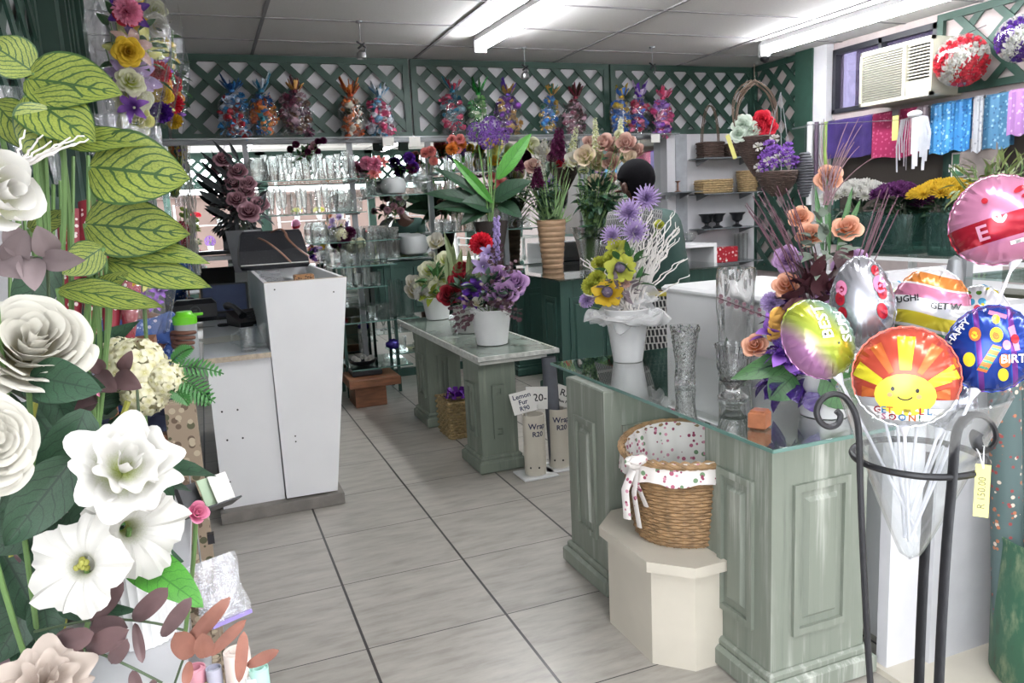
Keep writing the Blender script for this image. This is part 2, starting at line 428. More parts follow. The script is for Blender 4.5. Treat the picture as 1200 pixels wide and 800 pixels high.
# ------------------------------------------------------------------ flower heads (shared meshes, axis +Z, radius about 1)
def rose_mb(K=6, n0=3, seed=1, op=1.0, nu=6, nv=6, ruffle=.06):
    r = random.Random(seed); mb = MB()
    for k in range(K):
        t = k/(K-1); n = n0+k
        for i in range(n):
            a0 = 2*PI*i/n+k*1.1+r.uniform(-.15, .15); hw = PI/n*(1.35+.2*t)
            Rb = (.16+.62*t**1.15)*op; zt = 1.0-.42*t+r.uniform(-.04, .04); ph = r.uniform(0, 6); rl = r.uniform(.22, .42)
            def f(u, v, a0=a0, hw=hw, Rb=Rb, zt=zt, ph=ph, rl=rl, t=t):
                uu = 2*u-1; sh = math.sin(PI*(.14+.58*v))**.6
                a = a0+uu*hw*sh*(1-.25*(1-t))
                edge = 1-.38*abs(uu)**3*v*v-.03*math.cos(2*uu*PI+ph)*v
                rad = .05+Rb*math.sin(v*PI/2)**.75+(rl*t+.03)*v**5+.03*t*uu
                rad *= (1+ruffle*math.sin(uu*5+ph)*v*v)*(1-.16*t*abs(uu)**3*v)
                z = zt*(v**1.15)*edge-(.25*t*rl)*v**6+ruffle*.8*math.cos(uu*6+ph)*v*v*t-.1*(t)
                return (rad*math.cos(a), rad*math.sin(a), z-.35)
            mb.grid(f, nu, nv)
    return mb
def cup_rose_mb(K=6, n0=3, seed=1, nu=8, nv=7, flare=.14, dome=.35):
    """closed rose: rings of upright overlapping petals whose rims roll outwards"""
    r = random.Random(seed); mb = MB()
    for k in range(K):
        t = k/(K-1); n = n0+(k+1)//2; R_ = .13+.87*t**.85; zt = .95-dome*t**1.6
        for i in range(n):
            a0 = 2*PI*i/n+k*2.0+r.uniform(-.2, .2); hw = PI/n*1.45; ph = r.uniform(0, 6); dz = r.uniform(-.08, .08); fl = flare*r.uniform(.7, 1.3)*(.4+t); tw = r.uniform(.05, .14)
            def f(u, v, a0=a0, hw=hw, R_=R_, zt=zt, ph=ph, dz=dz, fl=fl, t=t, tw=tw):
                uu = 2*u-1; a = a0+uu*hw*(.45+.55*math.sin(PI*min(1, .15+.6*v)))
                rad = R_*(.12+.80*math.sin(v*PI/2)**.7)+fl*max(0, v-.7)**1.5*6*(.5+.5*(1-uu*uu))+tw*uu*v
                z = (zt+dz)*v**1.1*(1-.16*uu**4)-fl*max(0, v-.82)**2*10+.02*math.sin(uu*6+ph)*v
                return (rad*math.cos(a), rad*math.sin(a), z-.45)
            mb.grid(f, nu, nv)
    return mb
def tea_rose_mb(seed=1, layers=((.20, 3, .95, .02), (.42, 3, .90, .05), (.68, 4, .72, .12), (.98, 5, .42, .22)), nu=8, nv=7):
    """half-open rose: a tight pointed heart inside broad, wavy, reflexed outer petals"""
    r = random.Random(seed); mb = MB()
    for k, (R_, n, zt, fl) in enumerate(layers):
        for i in range(n):
            a0 = 2*PI*i/n+k*1.3+r.uniform(-.2, .2); hw = PI/n*1.25; ph = r.uniform(0, 6); dz = r.uniform(-.06, .06); tw = r.uniform(.04, .16)*R_; fq = fl*r.uniform(.6, 1.4)
            def f(u, v, a0=a0, hw=hw, R_=R_, zt=zt, ph=ph, dz=dz, fq=fq, tw=tw):
                uu = 2*u-1; a = a0+uu*hw*(.40+.60*math.sin(PI*min(1, .12+.55*v)))
                tip = 1-.30*uu*uu*v**3; rad = R_*(.10+.85*math.sin(v*PI/2)**.6)*tip+fq*max(0, v-.6)**1.4*3+tw*uu*v
                z = (zt+dz)*v**.9*(1-.10*uu*uu)-fq*max(0, v-.72)**2*9+.05*R_*math.sin(uu*5+ph)*v*v
                return (rad*math.cos(a), rad*math.sin(a), z-.4)
            mb.grid(f, nu, nv)
    return mb
def daisy_mb(rings=5, n=16, seed=2, curl=.5, w=.16, cup=.5):
    r = random.Random(seed); mb = MB()
    for k in range(rings):
        t = k/max(1, rings-1)
        for i in range(n):
            a = 2*PI*(i+.5*(k % 2))/n+r.uniform(-.06, .06); el = (1-t)*1.2+.08+r.uniform(-.08, .08); L = .55+.45*t
            d = V((math.cos(a)*math.cos(el), math.sin(a)*math.cos(el), math.sin(el))); s_ = V((-math.sin(a), math.cos(a), 0)); up = s_.cross(d)
            def f(u, v, d=d, s_=s_, up=up, L=L):
                uu = 2*u-1; return tuple(d*(L*(.08+.92*v))+s_*(uu*w*math.sin(PI*(.15+.7*v)))-up*(curl*.2*v*v*L)+up*(abs(uu)*w*cup))
            mb.grid(f, 2, 3)
    return mb
def carnation_mb(seed=3, K=4, n=9):
    r = random.Random(seed); mb = MB()
    for k in range(K):
        t = k/(K-1)
        for i in range(n):
            a = 2*PI*i/n+k*.5+r.uniform(-.2, .2); el = 1.35-1.15*t+r.uniform(-.1, .1); ph = r.uniform(0, 6)
            d = V((math.cos(a)*math.cos(el), math.sin(a)*math.cos(el), math.sin(el))); s_ = V((-math.sin(a), math.cos(a), 0)); up = s_.cross(d)
            def f(u, v, d=d, s_=s_, up=up, ph=ph):
                uu = 2*u-1; q = (1+.1*math.cos(uu*9+ph)*v)
                return tuple(d*(q*(.1+.85*v))+s_*(uu*.38*v**.7)+up*(.13*math.sin(uu*7+ph)*v*v))
            mb.grid(f, 6, 3)
    return mb
def trumpet_mb(seed=4, nl=5, ruf=.07, depth=.9):
    mb = MB(); r = random.Random(seed)
    def f(u, v):
        a = 2*PI*u; lob = 1+.10*math.cos(nl*a)*v**3+.04*math.sin(13*a+1)*v**4
        rad = (.10+.18*v+.75*v**3)*lob
        rad *= 1+.02*math.cos(5*nl*a)*v; z = -depth*(1-v)**1.3+.025*math.cos(5*nl*a)*v+.18*math.sin(min(1, v)*PI)*.5+ruf*math.sin(nl*2*a+.5)*v**4+.04*math.sin(17*a)*v**5-.12*max(0, v-.85)*6*v
        return (rad*math.cos(a), rad*math.sin(a), z)
    mb.grid(f, 60, 12, closed=True); return mb
def lily_mb(seed=5):
    mb = MB()
    for i in range(6):
        a = 2*PI*i/6
        def f(u, v, a=a, i=i):
            uu = 2*u-1; w = .24*math.sin(PI*(.08+.86*v))
            rad = .08+.95*v**1.2; z = .5*math.sin(v*2.2)-.25*v**3-.2+.06*abs(uu)
            x, y = rad, uu*w
            return (x*math.cos(a)-y*math.sin(a), x*math.sin(a)+y*math.cos(a), z)
        mb.grid(f, 4, 6)
    return mb
def floret_mb():
    mb = MB()
    for i in range(4):
        a = PI/2*i
        def f(u, v, a=a):
            uu = 2*u-1; w = .48*math.sin(PI*(.1+.68*v)); rad = .04+.95*v; z = .12*v-.15*uu*uu*v+.05*math.sin(v*6)
            return (rad*math.cos(a)-uu*w*math.sin(a), rad*math.sin(a)+uu*w*math.cos(a), z)
        mb.grid(f, 4, 4)
    mb.ball((0, 0, .05), .07, 6, 4); return mb
def cluster(core, n, seed, spread=1.0, s=.3, squash=1.0, hemi=True):
    """many small heads on a dome of radius 1"""
    r = random.Random(seed); mb = MB()
    for i in range(n):
        z = 1-(i+.5)/n*(1.25 if hemi else 2); a = i*2.39996+r.uniform(-.2, .2); q = math.sqrt(max(0, 1-z*z))
        d = V((q*math.cos(a), q*math.sin(a), z)); M = frame((d.x*spread, d.y*spread, d.z*spread*squash), d, s*r.uniform(.85, 1.15), r.uniform(0, 6))
        mb.add(core.v, core.f, core.uv, M=M)
    return mb
HEADS = {}
def head(kind, mat):
    key = (kind, mat.name)
    if key not in HEADS:
        mb = {'rose': lambda: tea_rose_mb(1), 'roseb': lambda: tea_rose_mb(7, ((.22, 3, 1.0, .02), (.50, 3, .95, .05), (.85, 4, .75, .14))), 'open': lambda: tea_rose_mb(4, ((.16, 3, .8, .02), (.36, 4, .78, .06), (.60, 5, .64, .14), (.85, 6, .44, .22), (1.0, 6, .2, .25))), 'bigrose': lambda: cup_rose_mb(8, 3, 21, 14, 12, .13, .5),
              'daisy': lambda: daisy_mb(), 'mum': lambda: daisy_mb(4, 13, 6, .8, .13), 'carn': lambda: carnation_mb(), 'trumpet': lambda: trumpet_mb(), 'lily': lambda: lily_mb(),
              'anemone': lambda: rose_mb(2, 6, 9, 1.05, 6, 5, .1), 'ruffle': lambda: rose_mb(3, 4, 17, 1.15, 16, 12, .13), 'spider': lambda: daisy_mb(5, 18, 12, 1.2, .07),
              'mumdome': lambda: cluster(daisy_mb(3, 9, 7, .8, .2), 46, 4, 1, .26, .55), 'hydr': lambda: cluster(floret_mb(), 60, 5, 1, .30, .85, False),
              'allium': lambda: cluster(daisy_mb(2, 6, 3, .2, .2), 70, 8, 1, .2, 1.0, False), 'bud': lambda: cup_rose_mb(3, 3, 4, 5, 5, .08, .1)}[kind]()
        if kind in ('rose', 'roseb', 'open', 'bigrose', 'anemone', 'ruffle', 'bud', 'trumpet'):
            q = max(math.hypot(x, y) for x, y, z in mb.v)*(1.0 if kind != 'bud' else 1.3); mb.v = [(x/q, y/q, z/q) for x, y, z in mb.v]
        HEADS[key] = mb.mesh(kind+'_head', mat)
    return HEADS[key]
def leaf_mb(mb, M, L=1.0, W=.4, droop=.25, fold=.15, pt=1.6, nu=4, nv=7, wave=0.0, heart=0, ph=0, m=0, oval=0):
    """leaf along local +Y, face +Z, base at origin"""
    def f(u, v):
        uu = 2*u-1; w = W*.5*(math.sin(PI*min(1, .04+.96*v**(1/pt if pt > 1 else 1)))**.8)*(1.0)
        if oval: w = W*.5*math.sqrt(max(.003, 1-(2*v-1)**2))*(.85+.3*v)
        if heart: w = W*.5*((1-v)**.75)*(1.12-.25*(1-v)**6)*(1+.4*v)
        y = L*v-(L*.16*heart*(uu*uu)*(1-v)**4)
        return (uu*w, y, -droop*L*v*v+fold*abs(uu)*w*2+wave*L*math.sin(v*9+ph)*abs(uu)**1.5)
    return mb.grid(f, nu, nv, m=m, M=M)
def leafdir(base, tip, normal, W, **kw):
    """matrix and length for a leaf from base to tip facing along normal"""
    b = V(base); y = V(tip)-b; L = y.length; y.normalize(); z = V(normal); z = (z-y*z.dot(y)).normalized(); x = y.cross(z)
    return Matrix.Translation(b) @ Matrix((x, y, z)).transposed().to_4x4(), L
def bez(p0, p1, p2, n=8):
    p0, p1, p2 = V(p0), V(p1), V(p2)
    return [p0*(1-t)**2+p1*2*t*(1-t)+p2*t*t for t in [i/n for i in range(n+1)]]
# ------------------------------------------------------------------ setting
X0, X1, Y0, Y1, ZC = -.62, 5.7, -2.4, 7.1, 2.89
TUBE = 66
def floor_mat():
    m, nt, out = newmat('floor_tiles'); N = NT(nt)
    geo = N.n('NewGeometry'); sep = N.n('SeparateXYZ'); N.l(geo.outputs['Position'], sep.inputs[0])
    fx = N.math('FRACT', N.math('DIVIDE', N.math('SUBTRACT', sep.outputs[0], .388-5.26), .526))
    fy = N.math('FRACT', N.math('DIVIDE', N.math('SUBTRACT', sep.outputs[1], 2.543-5.26), .526))
    ex = N.math('MINIMUM', fx, N.math('SUBTRACT', 1, fx)); ey = N.math('MINIMUM', fy, N.math('SUBTRACT', 1, fy))
    gx = N.math('LESS_THAN', ex, .0095); gy = N.math('LESS_THAN', ey, .0045)
    g = N.math('MAXIMUM', gx, gy)
    ix = N.math('FLOOR', N.math('DIVIDE', N.math('SUBTRACT', sep.outputs[0], .388-5.26), .526)); iy = N.math('FLOOR', N.math('DIVIDE', N.math('SUBTRACT', sep.outputs[1], 2.543-5.26), .526))
    mp = N.n('Mapping'); mp.inputs['Scale'].default_value = (2.2, 9, 1); cmb = N.n('CombineXYZ')
    N.l(N.math('ADD', sep.outputs[0], N.math('MULTIPLY', iy, 3.7)), cmb.inputs[0]); N.l(N.math('ADD', sep.outputs[1], N.math('MULTIPLY', ix, 5.1)), cmb.inputs[1]); N.l(cmb.outputs[0], mp.inputs[0])
    nz = N.n('TexNoise'); nz.inputs['Scale'].default_value = 2.2; nz.inputs['Detail'].default_value = 8; nz.inputs['Roughness'].default_value = .62; N.l(mp.outputs[0], nz.inputs['Vector'])
    c = N.ramp(nz.outputs[0], [(.3, S('8f8a82')), (.5, S('a6a199')), (.72, S('b5b0a7'))])
    wn = N.n('TexWhiteNoise', noise_dimensions='2D'); cm2 = N.n('CombineXYZ'); N.l(ix, cm2.inputs[0]); N.l(iy, cm2.inputs[1]); N.l(cm2.outputs[0], wn.inputs['Vector'])
    c = N.mix(N.math('MULTIPLY', wn.outputs[0], .16), c, S('7d7870'))
    c = N.mix(g, c, S('2e2c2b'))
    b = N.n('BsdfPrincipled'); N.l(c, b.inputs['Base Color'])
    N.l(N.math('ADD', .24, N.math('MULTIPLY', nz.outputs[0], .2)), b.inputs['Roughness'])
    bp = N.n('Bump'); bp.inputs['Strength'].default_value = .4; bp.inputs['Distance'].default_value = .003; N.l(N.math('SUBTRACT', 1, g), bp.inputs['Height']); N.l(bp.outputs[0], b.inputs['Normal'])
    N.l(b.outputs[0], out.inputs[0]); return m
mb = MB(); mb.box(X0-.1, Y0-.1, -.1, X1+.1, Y1+.15, 0); struct(mb.build('floor', floor_mat(), smooth=False))
M_ceil = plain('ceiling_board', S('d6d3d1'), .85, var=.03, scale=60)
mb = MB(); mb.box(X0-.1, Y0-.1, ZC, X1+.1, Y1+.15, ZC+.1); struct(mb.build('ceiling', M_ceil, smooth=False))
mb = MB()
for x in (-.52+.07, .55, 1.945, 3.33, 4.745):
    mb.box(x-.012, Y0, ZC-.008, x+.012, Y1, ZC+.001)
y = Y1-.55+.0
ys = [6.53-.70*i for i in range(13)]
for y in ys: mb.box(X0, y-.010, ZC-.006, X1, y+.010, ZC+.001)
struct(mb.build('trim_ceiling', plain('ceiling_strip', S('8f8c8e'), .6), smooth=False))
mb = MB(); mb.box(X0-.1, Y1, 0, X1+.1, Y1+.12, ZC); struct(mb.build('wall_back', M_wallw, smooth=False))
mb = MB(); mb.box(X0-.12, .25, 0, X0, Y1, ZC); mb.box(X0-.12, Y0, 0, X0, .25, .45); mb.box(X0-.12, Y0, 2.55, X0, .25, ZC); struct(mb.build('wall_left', M_wallg, smooth=False))  # opening near the viewer is added to let daylight in from the left
# right wall with the long low window and the small high one left open
mb = MB()
WZ0, WZ1, WY0, WY1 = 1.02, 2.17, 1.2, 5.92
mb.box(X1, Y0, 0, X1+.12, Y1, WZ0); mb.box(X1, Y0, WZ0, X1+.12, WY0, ZC); mb.box(X1, WY1, WZ0, X1+.12, Y1, ZC)
mb.box(X1, WY0, WZ1, X1+.12, WY1, 2.25); mb.box(X1, WY0, 2.25, X1+.12, 4.8, ZC); mb.box(X1, 4.8, 2.82, X1+.12, WY1, ZC)
struct(mb.build('wall_right', plain('right_wall_paint', S('b4a8a6'), .8, var=.06), smooth=False))
M_dark = plain('dark_brown_blind', S('4e4743'), .35, var=.1, scale=2)  # darkness of the interior beyond the window is put into this brown
o = MB().box(X1+.07, WY0, WZ0, X1+.085, WY1, WZ1).build('window_1', M_dark, smooth=False); struct(o)
mb = MB()
for (a, b) in ((WY0, WY0+.05), (4.62, 4.70), (3.2, 3.25), (WY1-.05, WY1)): mb.box(X1-.01, a, WZ0, X1+.06, b, WZ1)
mb.box(X1-.01, WY0, WZ0, X1+.06, WY1, WZ0+.04); mb.box(X1-.01, WY0, WZ1-.04, X1+.06, WY1, WZ1)
mb.build('window_frame', M_greendk, o, smooth=False)
o = MB().box(X1+.05, 4.8, 2.25, X1+.06, WY1, 2.82).build('window_2', clear('dusky_pane', (.35, .33, .42), 1.2, .05, haze=.35, hazecol=S('6a6474')), smooth=False); struct(o)
mb = MB(); mb.box(X1-.02, 4.8, 2.25, X1+.04, WY1, 2.29); mb.box(X1-.02, 4.8, 2.78, X1+.04, WY1, 2.83)
for a in (4.8, 5.35, WY1-.04): mb.box(X1-.02, a, 2.25, X1+.04, a+.04, 2.83)
mb.build('window_frame', plain('dark_window_frame', S('2b2c33'), .4), o, smooth=False)
mb = MB(); mb.box(X1+.12, 4.7, 2.1, X1+.6, 6.1, 2.9); 
mb = MB(); mb.box(X1+.55, 4.6, 2.0, X1+.6, 6.2, 2.95); struct(mb.build('trim_outside', plain('outside_wall', S('8c8494'), .8), smooth=False))
# shop front behind the viewer: piers, sill and lintel with daylight between
mb = MB()
mb.box(X0, Y0-.12, 0, X1, Y0, .35); mb.box(X0, Y0-.12, 2.2, X1, Y0, 2.24)
for (a, b) in ((X0, X0+.12), (1.15, 1.35), (3.35, 3.5), (X1-.2, X1)): mb.box(a, Y0-.12, .35, b, Y0, ZC)
mb.box(X0, Y0-.12, 2.82, X1, Y0, ZC)
struct(mb.build('wall_front', M_green, smooth=False))
mb = MB(); mb.box(X0-6, Y0-9, -.12, X1+6, Y0-.12, -.02); struct(mb.build('trim_pavement', plain('pavement', S('bdb7ae'), .8), smooth=False))
mb = MB(); mb.box(X0-9, Y0-9, 0, X1+9, Y0-8.8, 2.3); mb.box(X0-9, Y0-9.1, 2.3, X1+9, Y0-8.7, 2.4); struct(mb.build('trim_street', plain('salmon_street_wall', S('5c4a44'), .8, var=.1, scale=1), smooth=False))

def trellis_mb(w, h, fw=.055, pitch=.25, sw=.076, th=.012):
    """frame and crossed slats of a trellis panel in its own XZ plane, front towards -Y"""
    fr = MB(); s = MB()
    fr.box(0, -.036, 0, w, .0, fw); fr.box(0, -.036, h-fw, w, .0, h); fr.box(0, -.036, fw, fw, .0, h-fw); fr.box(w-fw, -.036, fw, w, .0, h-fw)
    r2 = math.sqrt(.5)
    for lay, sg in ((0, 1), (1, -1)):
        c = -h if sg > 0 else 0
        k = -int(h/pitch)-2
        while True:
            x_at0 = k*pitch+pitch*.3; k += 1
            if x_at0 > w+h+pitch: break
            # centre line x = x_at0 + sg*z ; clip to the rectangle
            zs = [0, h]; lo, hi = .01, h-.01
            if sg > 0: lo = max(lo, (.01-x_at0)); hi = min(hi, (w-.01-x_at0))
            else: lo = max(lo, (x_at0-w+.01)); hi = min(hi, (x_at0-.01))
            if hi-lo < .03: continue
            a = (x_at0+sg*lo, lo); b = (x_at0+sg*hi, hi); dx, dz = r2*sg, r2; nx, nz = -dz*sw/2, dx*sw/2
            y0 = -.006-lay*th; y1 = y0-th
            e = sw*.0
            pts = [(a[0]+nx, a[1]+nz), (a[0]-nx, a[1]-nz), (b[0]-nx, b[1]-nz), (b[0]+nx, b[1]+nz)]
            pts = [(min(w-.004, max(.004, p)), min(h-.004, max(.004, q))) for p, q in pts]
            vs = [(p, y0, q) for p, q in pts]+[(p, y1, q) for p, q in pts]
            s.add(vs, [(0, 1, 2, 3), (7, 6, 5, 4), (0, 4, 5, 1), (1, 5, 6, 2), (2, 6, 7, 3), (3, 7, 4, 0)])
    return fr, s
def trellis(loc, rz, w, h, label, M=M_green, **kw):
    r = empty('trellis_panel', (0, 0, 0), label, 'trellis', None)
    fr, s = trellis_mb(w, h, **kw)
    fr.build('frame', M, r, smooth=False); s.build('lattice', M, r, smooth=False)
    r.location = loc; r.rotation_euler = (0, 0, rz); return r
TZ = 2.19; TH = ZC-TZ-.01
trellis((-.14, 7.09, TZ), 0, 2.02, TH, 'green trellis panel at the left end of the back wall above the mirror')
trellis((1.90, 7.09, TZ), 0, 2.02, TH, 'green trellis panel in the middle of the back wall, behind the green gift bag')
trellis((3.94, 7.09, TZ), 0, 1.75, TH, 'green trellis panel at the right end of the back wall beside the corner')
trellis((X0+.16, 7.09, TZ), 0, .30, TH, 'narrow green trellis strip in the far left corner')
trellis((5.69, 7.05, .72), -PI/2, .72, ZC-.73, 'tall narrow green trellis panel on the right wall in the far corner')
trellis((5.69, 4.78, TZ+.05), -PI/2, 3.4, TH-.06, 'green trellis panel on the right wall holding two balls of artificial petals', pitch=.33, sw=.07)
trellis((X0+.01, 1.2, 1.6), PI/2, 2.95, ZC-1.61, 'green trellis panel on the left wall behind the variegated leaves', pitch=.3, sw=.08)
trellis((X1-.2, Y0+.01, 2.24), PI, 2.0, .58, 'green trellis panel over the shop window, behind the viewer at the right')
trellis((3.35, Y0+.01, 2.24), PI, 2.0, .58, 'green trellis panel over the shop door, behind the viewer')
trellis((1.15, Y0+.01, 2.24), PI, 1.65, .58, 'green trellis panel over the shop window, behind the viewer at the left')
# piers
mb = MB(); mb.box(5.6, 6.10, 1.55, 5.7, 6.33, ZC-.002); struct(mb.build('trim_1', M_green, smooth=False))
mb = MB(); mb.box(5.62, 5.93, 0, 5.7, 6.10, ZC-.002); struct(mb.build('trim_2', M_wallw, smooth=False))
mb = MB(); mb.box(5.64, 6.10, 0, 5.7, 6.33, 1.55); struct(mb.build('trim_3', M_greendk, smooth=False))
mb = MB()
mb.box(X0, 4.3, .0, X0+.10, 5.5, ZC-.002)
for y in (4.45, 4.6, 4.75, 5.1, 5.3): mb.box(X0+.10, y, .2, X0+.125, y+.05, ZC-.003)
struct(mb.build('trim_4', M_green, smooth=False))
mb = MB(); mb.box(4.62, 7.0, 0, 5.7, 7.1, TZ)
mb.box(4.52, 6.96, 0, 4.62, 7.1, TZ)
struct(mb.build('trim_5', M_wallw, smooth=False))
mb = MB(); mb.box(4.64, 6.985, 0, 4.78, 7.0, TZ)
struct(mb.build('trim_6', plain('pale_grey_strip', S('9fa2a8'), .6), smooth=False))
mb = MB(); mb.box(X0, 7.06, 0, 4.5, 7.1, .07); struct(mb.build('baseboard_back', M_greendk, smooth=False))

# mirror on the back wall
m, nt, out = newmat('mirror_silver'); N = NT(nt); g = N.n('BsdfGlossy'); g.inputs['Roughness'].default_value = 0.0; g.inputs[0].default_value = (.80, .83, .82, 1); N.l(g.outputs[0], out.inputs[0]); M_mirror = m
r = empty('wall_mirror', (2.1, 7.09, .08), 'wide wall mirror under the trellis, behind the glass shelves of vases', 'mirror')
MB().box(-.38, 7.085, .08, 4.52, 7.095, TZ-.03).build('mirror_pane', M_mirror, r, smooth=False)
mb = MB(); mb.box(-.44, 7.05, .08, -.35, 7.1, TZ); mb.box(-.44, 7.04, TZ-.035, 4.52, 7.1, TZ-.002)
for x in (.42, 1.30, 2.02, 2.75, 3.6): mb.box(x-.022, 7.06, .08, x+.022, 7.085, TZ-.03)
mb.build('mirror_frame', M_grey, r, smooth=False)

# ------------------------------------------------------------------ ceiling fittings
M_tube = emit('fluorescent_tube', (.95, .97, 1.0), TUBE)
def batten(p0, p1, label, drop=.11):
    p0 = V(p0); p1 = V(p1); d = (p1-p0); L = d.length; a = math.atan2(d.y, d.x)
    r = empty('fluorescent_light', (p0.x, p0.y, ZC-drop), label, 'ceiling light', 'fluorescent ceiling lights')
    M = Matrix.Translation((p0.x, p0.y, ZC)) @ Matrix.Rotation(a, 4, 'Z')
    mb = MB(); mb.box(.02, -.045, -.05, L-.02, .045, -.001, M=M, bev=.006); mb.build('housing', M_white, r, smooth=False)
    for e in (0, L-.03): MB().box(e, -.05, -drop-.02, e+.03, .05, -.02, M=M, bev=.006).build('end_cap', M_white, r, smooth=False)
    for s_ in (-.028, .028):
        t = MB(); t.tube([(.03, s_, -drop+.015), (L-.03, s_, -drop+.015)], .014, 10, M=M); t.build('tube', M_tube, r)
    return r
batten((2.24, 6.15, 0), (2.32, 3.35, 0), 'lit fluorescent ceiling light in the middle of the shop')
batten((4.9, 5.95, 0), (4.95, 3.1, 0), 'lit fluorescent ceiling light near the air conditioner')
batten((.9, 1.4, 0), (.92, -1.4, 0), 'lit fluorescent ceiling light behind the viewer, at the left')  # extra batten added behind the viewer to brighten the shop
batten((3.5, 1.4, 0), (3.52, -1.4, 0), 'lit fluorescent ceiling light behind the viewer, at the right')  # second added batten, fill light only
for i, (x, y, lx) in enumerate(((1.21, 5.82, 'left of the lit tube'), (2.78, 6.5, 'beyond the far end of the lit tube'), (3.95, 6.3, 'farthest right, without a visible bulb'))):
    r = empty('hanging_spotlight', (x, y, ZC-.25), 'small spotlight hanging on a ceiling wire, '+lx, 'spotlight', 'wire-hung spotlights')
    mb = MB(); mb.tube([(x, y, ZC), (x, y, ZC-.15)], .0025, 5); mb.lathe([(.0, 0), (.025, 0), (.025, -.012), (0, -.012)], 12, c=(x, y, ZC)); mb.build('wire', M_grey, r)
    mb = MB(); mb.tube([(x-.03, y, ZC-.14), (x+.035, y, ZC-.18), (x+.02, y, ZC-.23)], .007, 6); mb.tube([(x+.03, y, ZC-.15), (x-.02, y, ZC-.19)], .008, 6); mb.build('bracket', M_blackp, r)
    if i < 2:
        mb = MB(); mb.lathe([(.012, 0), (.034, -.02), (.038, -.055), (.033, -.06), (.03, -.04), (0, -.02)], 14, c=(x, y, ZC-.20)); mb.build('lamp_head', M_steel, r)
p = onz(896, 66, ZC-.04)
r = empty('security_camera', (p.x, p.y, ZC-.09), 'white dome security camera on the ceiling near the far right corner', 'security camera')
mb = MB(); mb.lathe([(.0, .09), (.055, .09), (.06, .06), (.055, .04), (0, .04)], 20, c=(p.x, p.y, ZC-.09)); mb.build('base', M_white, r)
MB().ball((p.x, p.y, ZC-.06), .043, 16, 10).build('dome', M_blackp, r)
# ------------------------------------------------------------------ air conditioner
a0 = onx(1006, 126, 5.36); a1 = onx(1093, 44, 5.36); zt = onx(1006, 60, 5.36).z
ya, yb, za, zb = a0.y, a1.y, a0.z-.0, (zt+a1.z)/2
r = empty('air_conditioner', (5.45, (ya+yb)/2, za), 'beige window air conditioner with louvred grille mounted in the high window', 'air conditioner')
M_ac = plain('beige_plastic', S('bfbcab'), .5, var=.03)
mb = MB(); mb.box(5.40, yb, za, 5.85, ya, zb, bev=.012); mb.build('body', M_ac, r, smooth=False)
H_ = zb-za; W_ = ya-yb
mb = MB(); mb.box(5.365, yb, za, 5.40, yb+.02, zb); mb.box(5.365, ya-.02, za, 5.40, ya, zb); mb.box(5.365, yb, za, 5.40, ya, za+.03); mb.box(5.365, yb, zb-.03, 5.40, ya, zb)
mb.box(5.36, yb+W_*.34, za, 5.40, yb+W_*.38, zb); mb.box(5.372, yb+.02, za+.03, 5.40, yb+W_*.34, za+H_*.30); mb.build('front_frame', M_ac, r, smooth=False)
mb = MB()
for k in range(20):
    z = za+.04+(H_-.08)*k/19.; mb.box(5.372, yb+W_*.38, z, 5.40, ya-.02, z+.008)
mb.build('intake_grille', plain('beige_grille', S('98958a'), .5), r, smooth=False)
mb = MB()
for k in range(11):
    z = za+H_*.34+(H_*.56)*k/10.; mb.box(5.37, yb+.03, z, 5.40, yb+W_*.32, z+.010)
mb.build('louvre', M_ac, r, smooth=False)
mb = MB(); mb.box(5.395, yb+.025, za+H_*.32, 5.402, yb+W_*.33, zb-.035); mb.build('vent_recess', M_blackp, r, smooth=False)

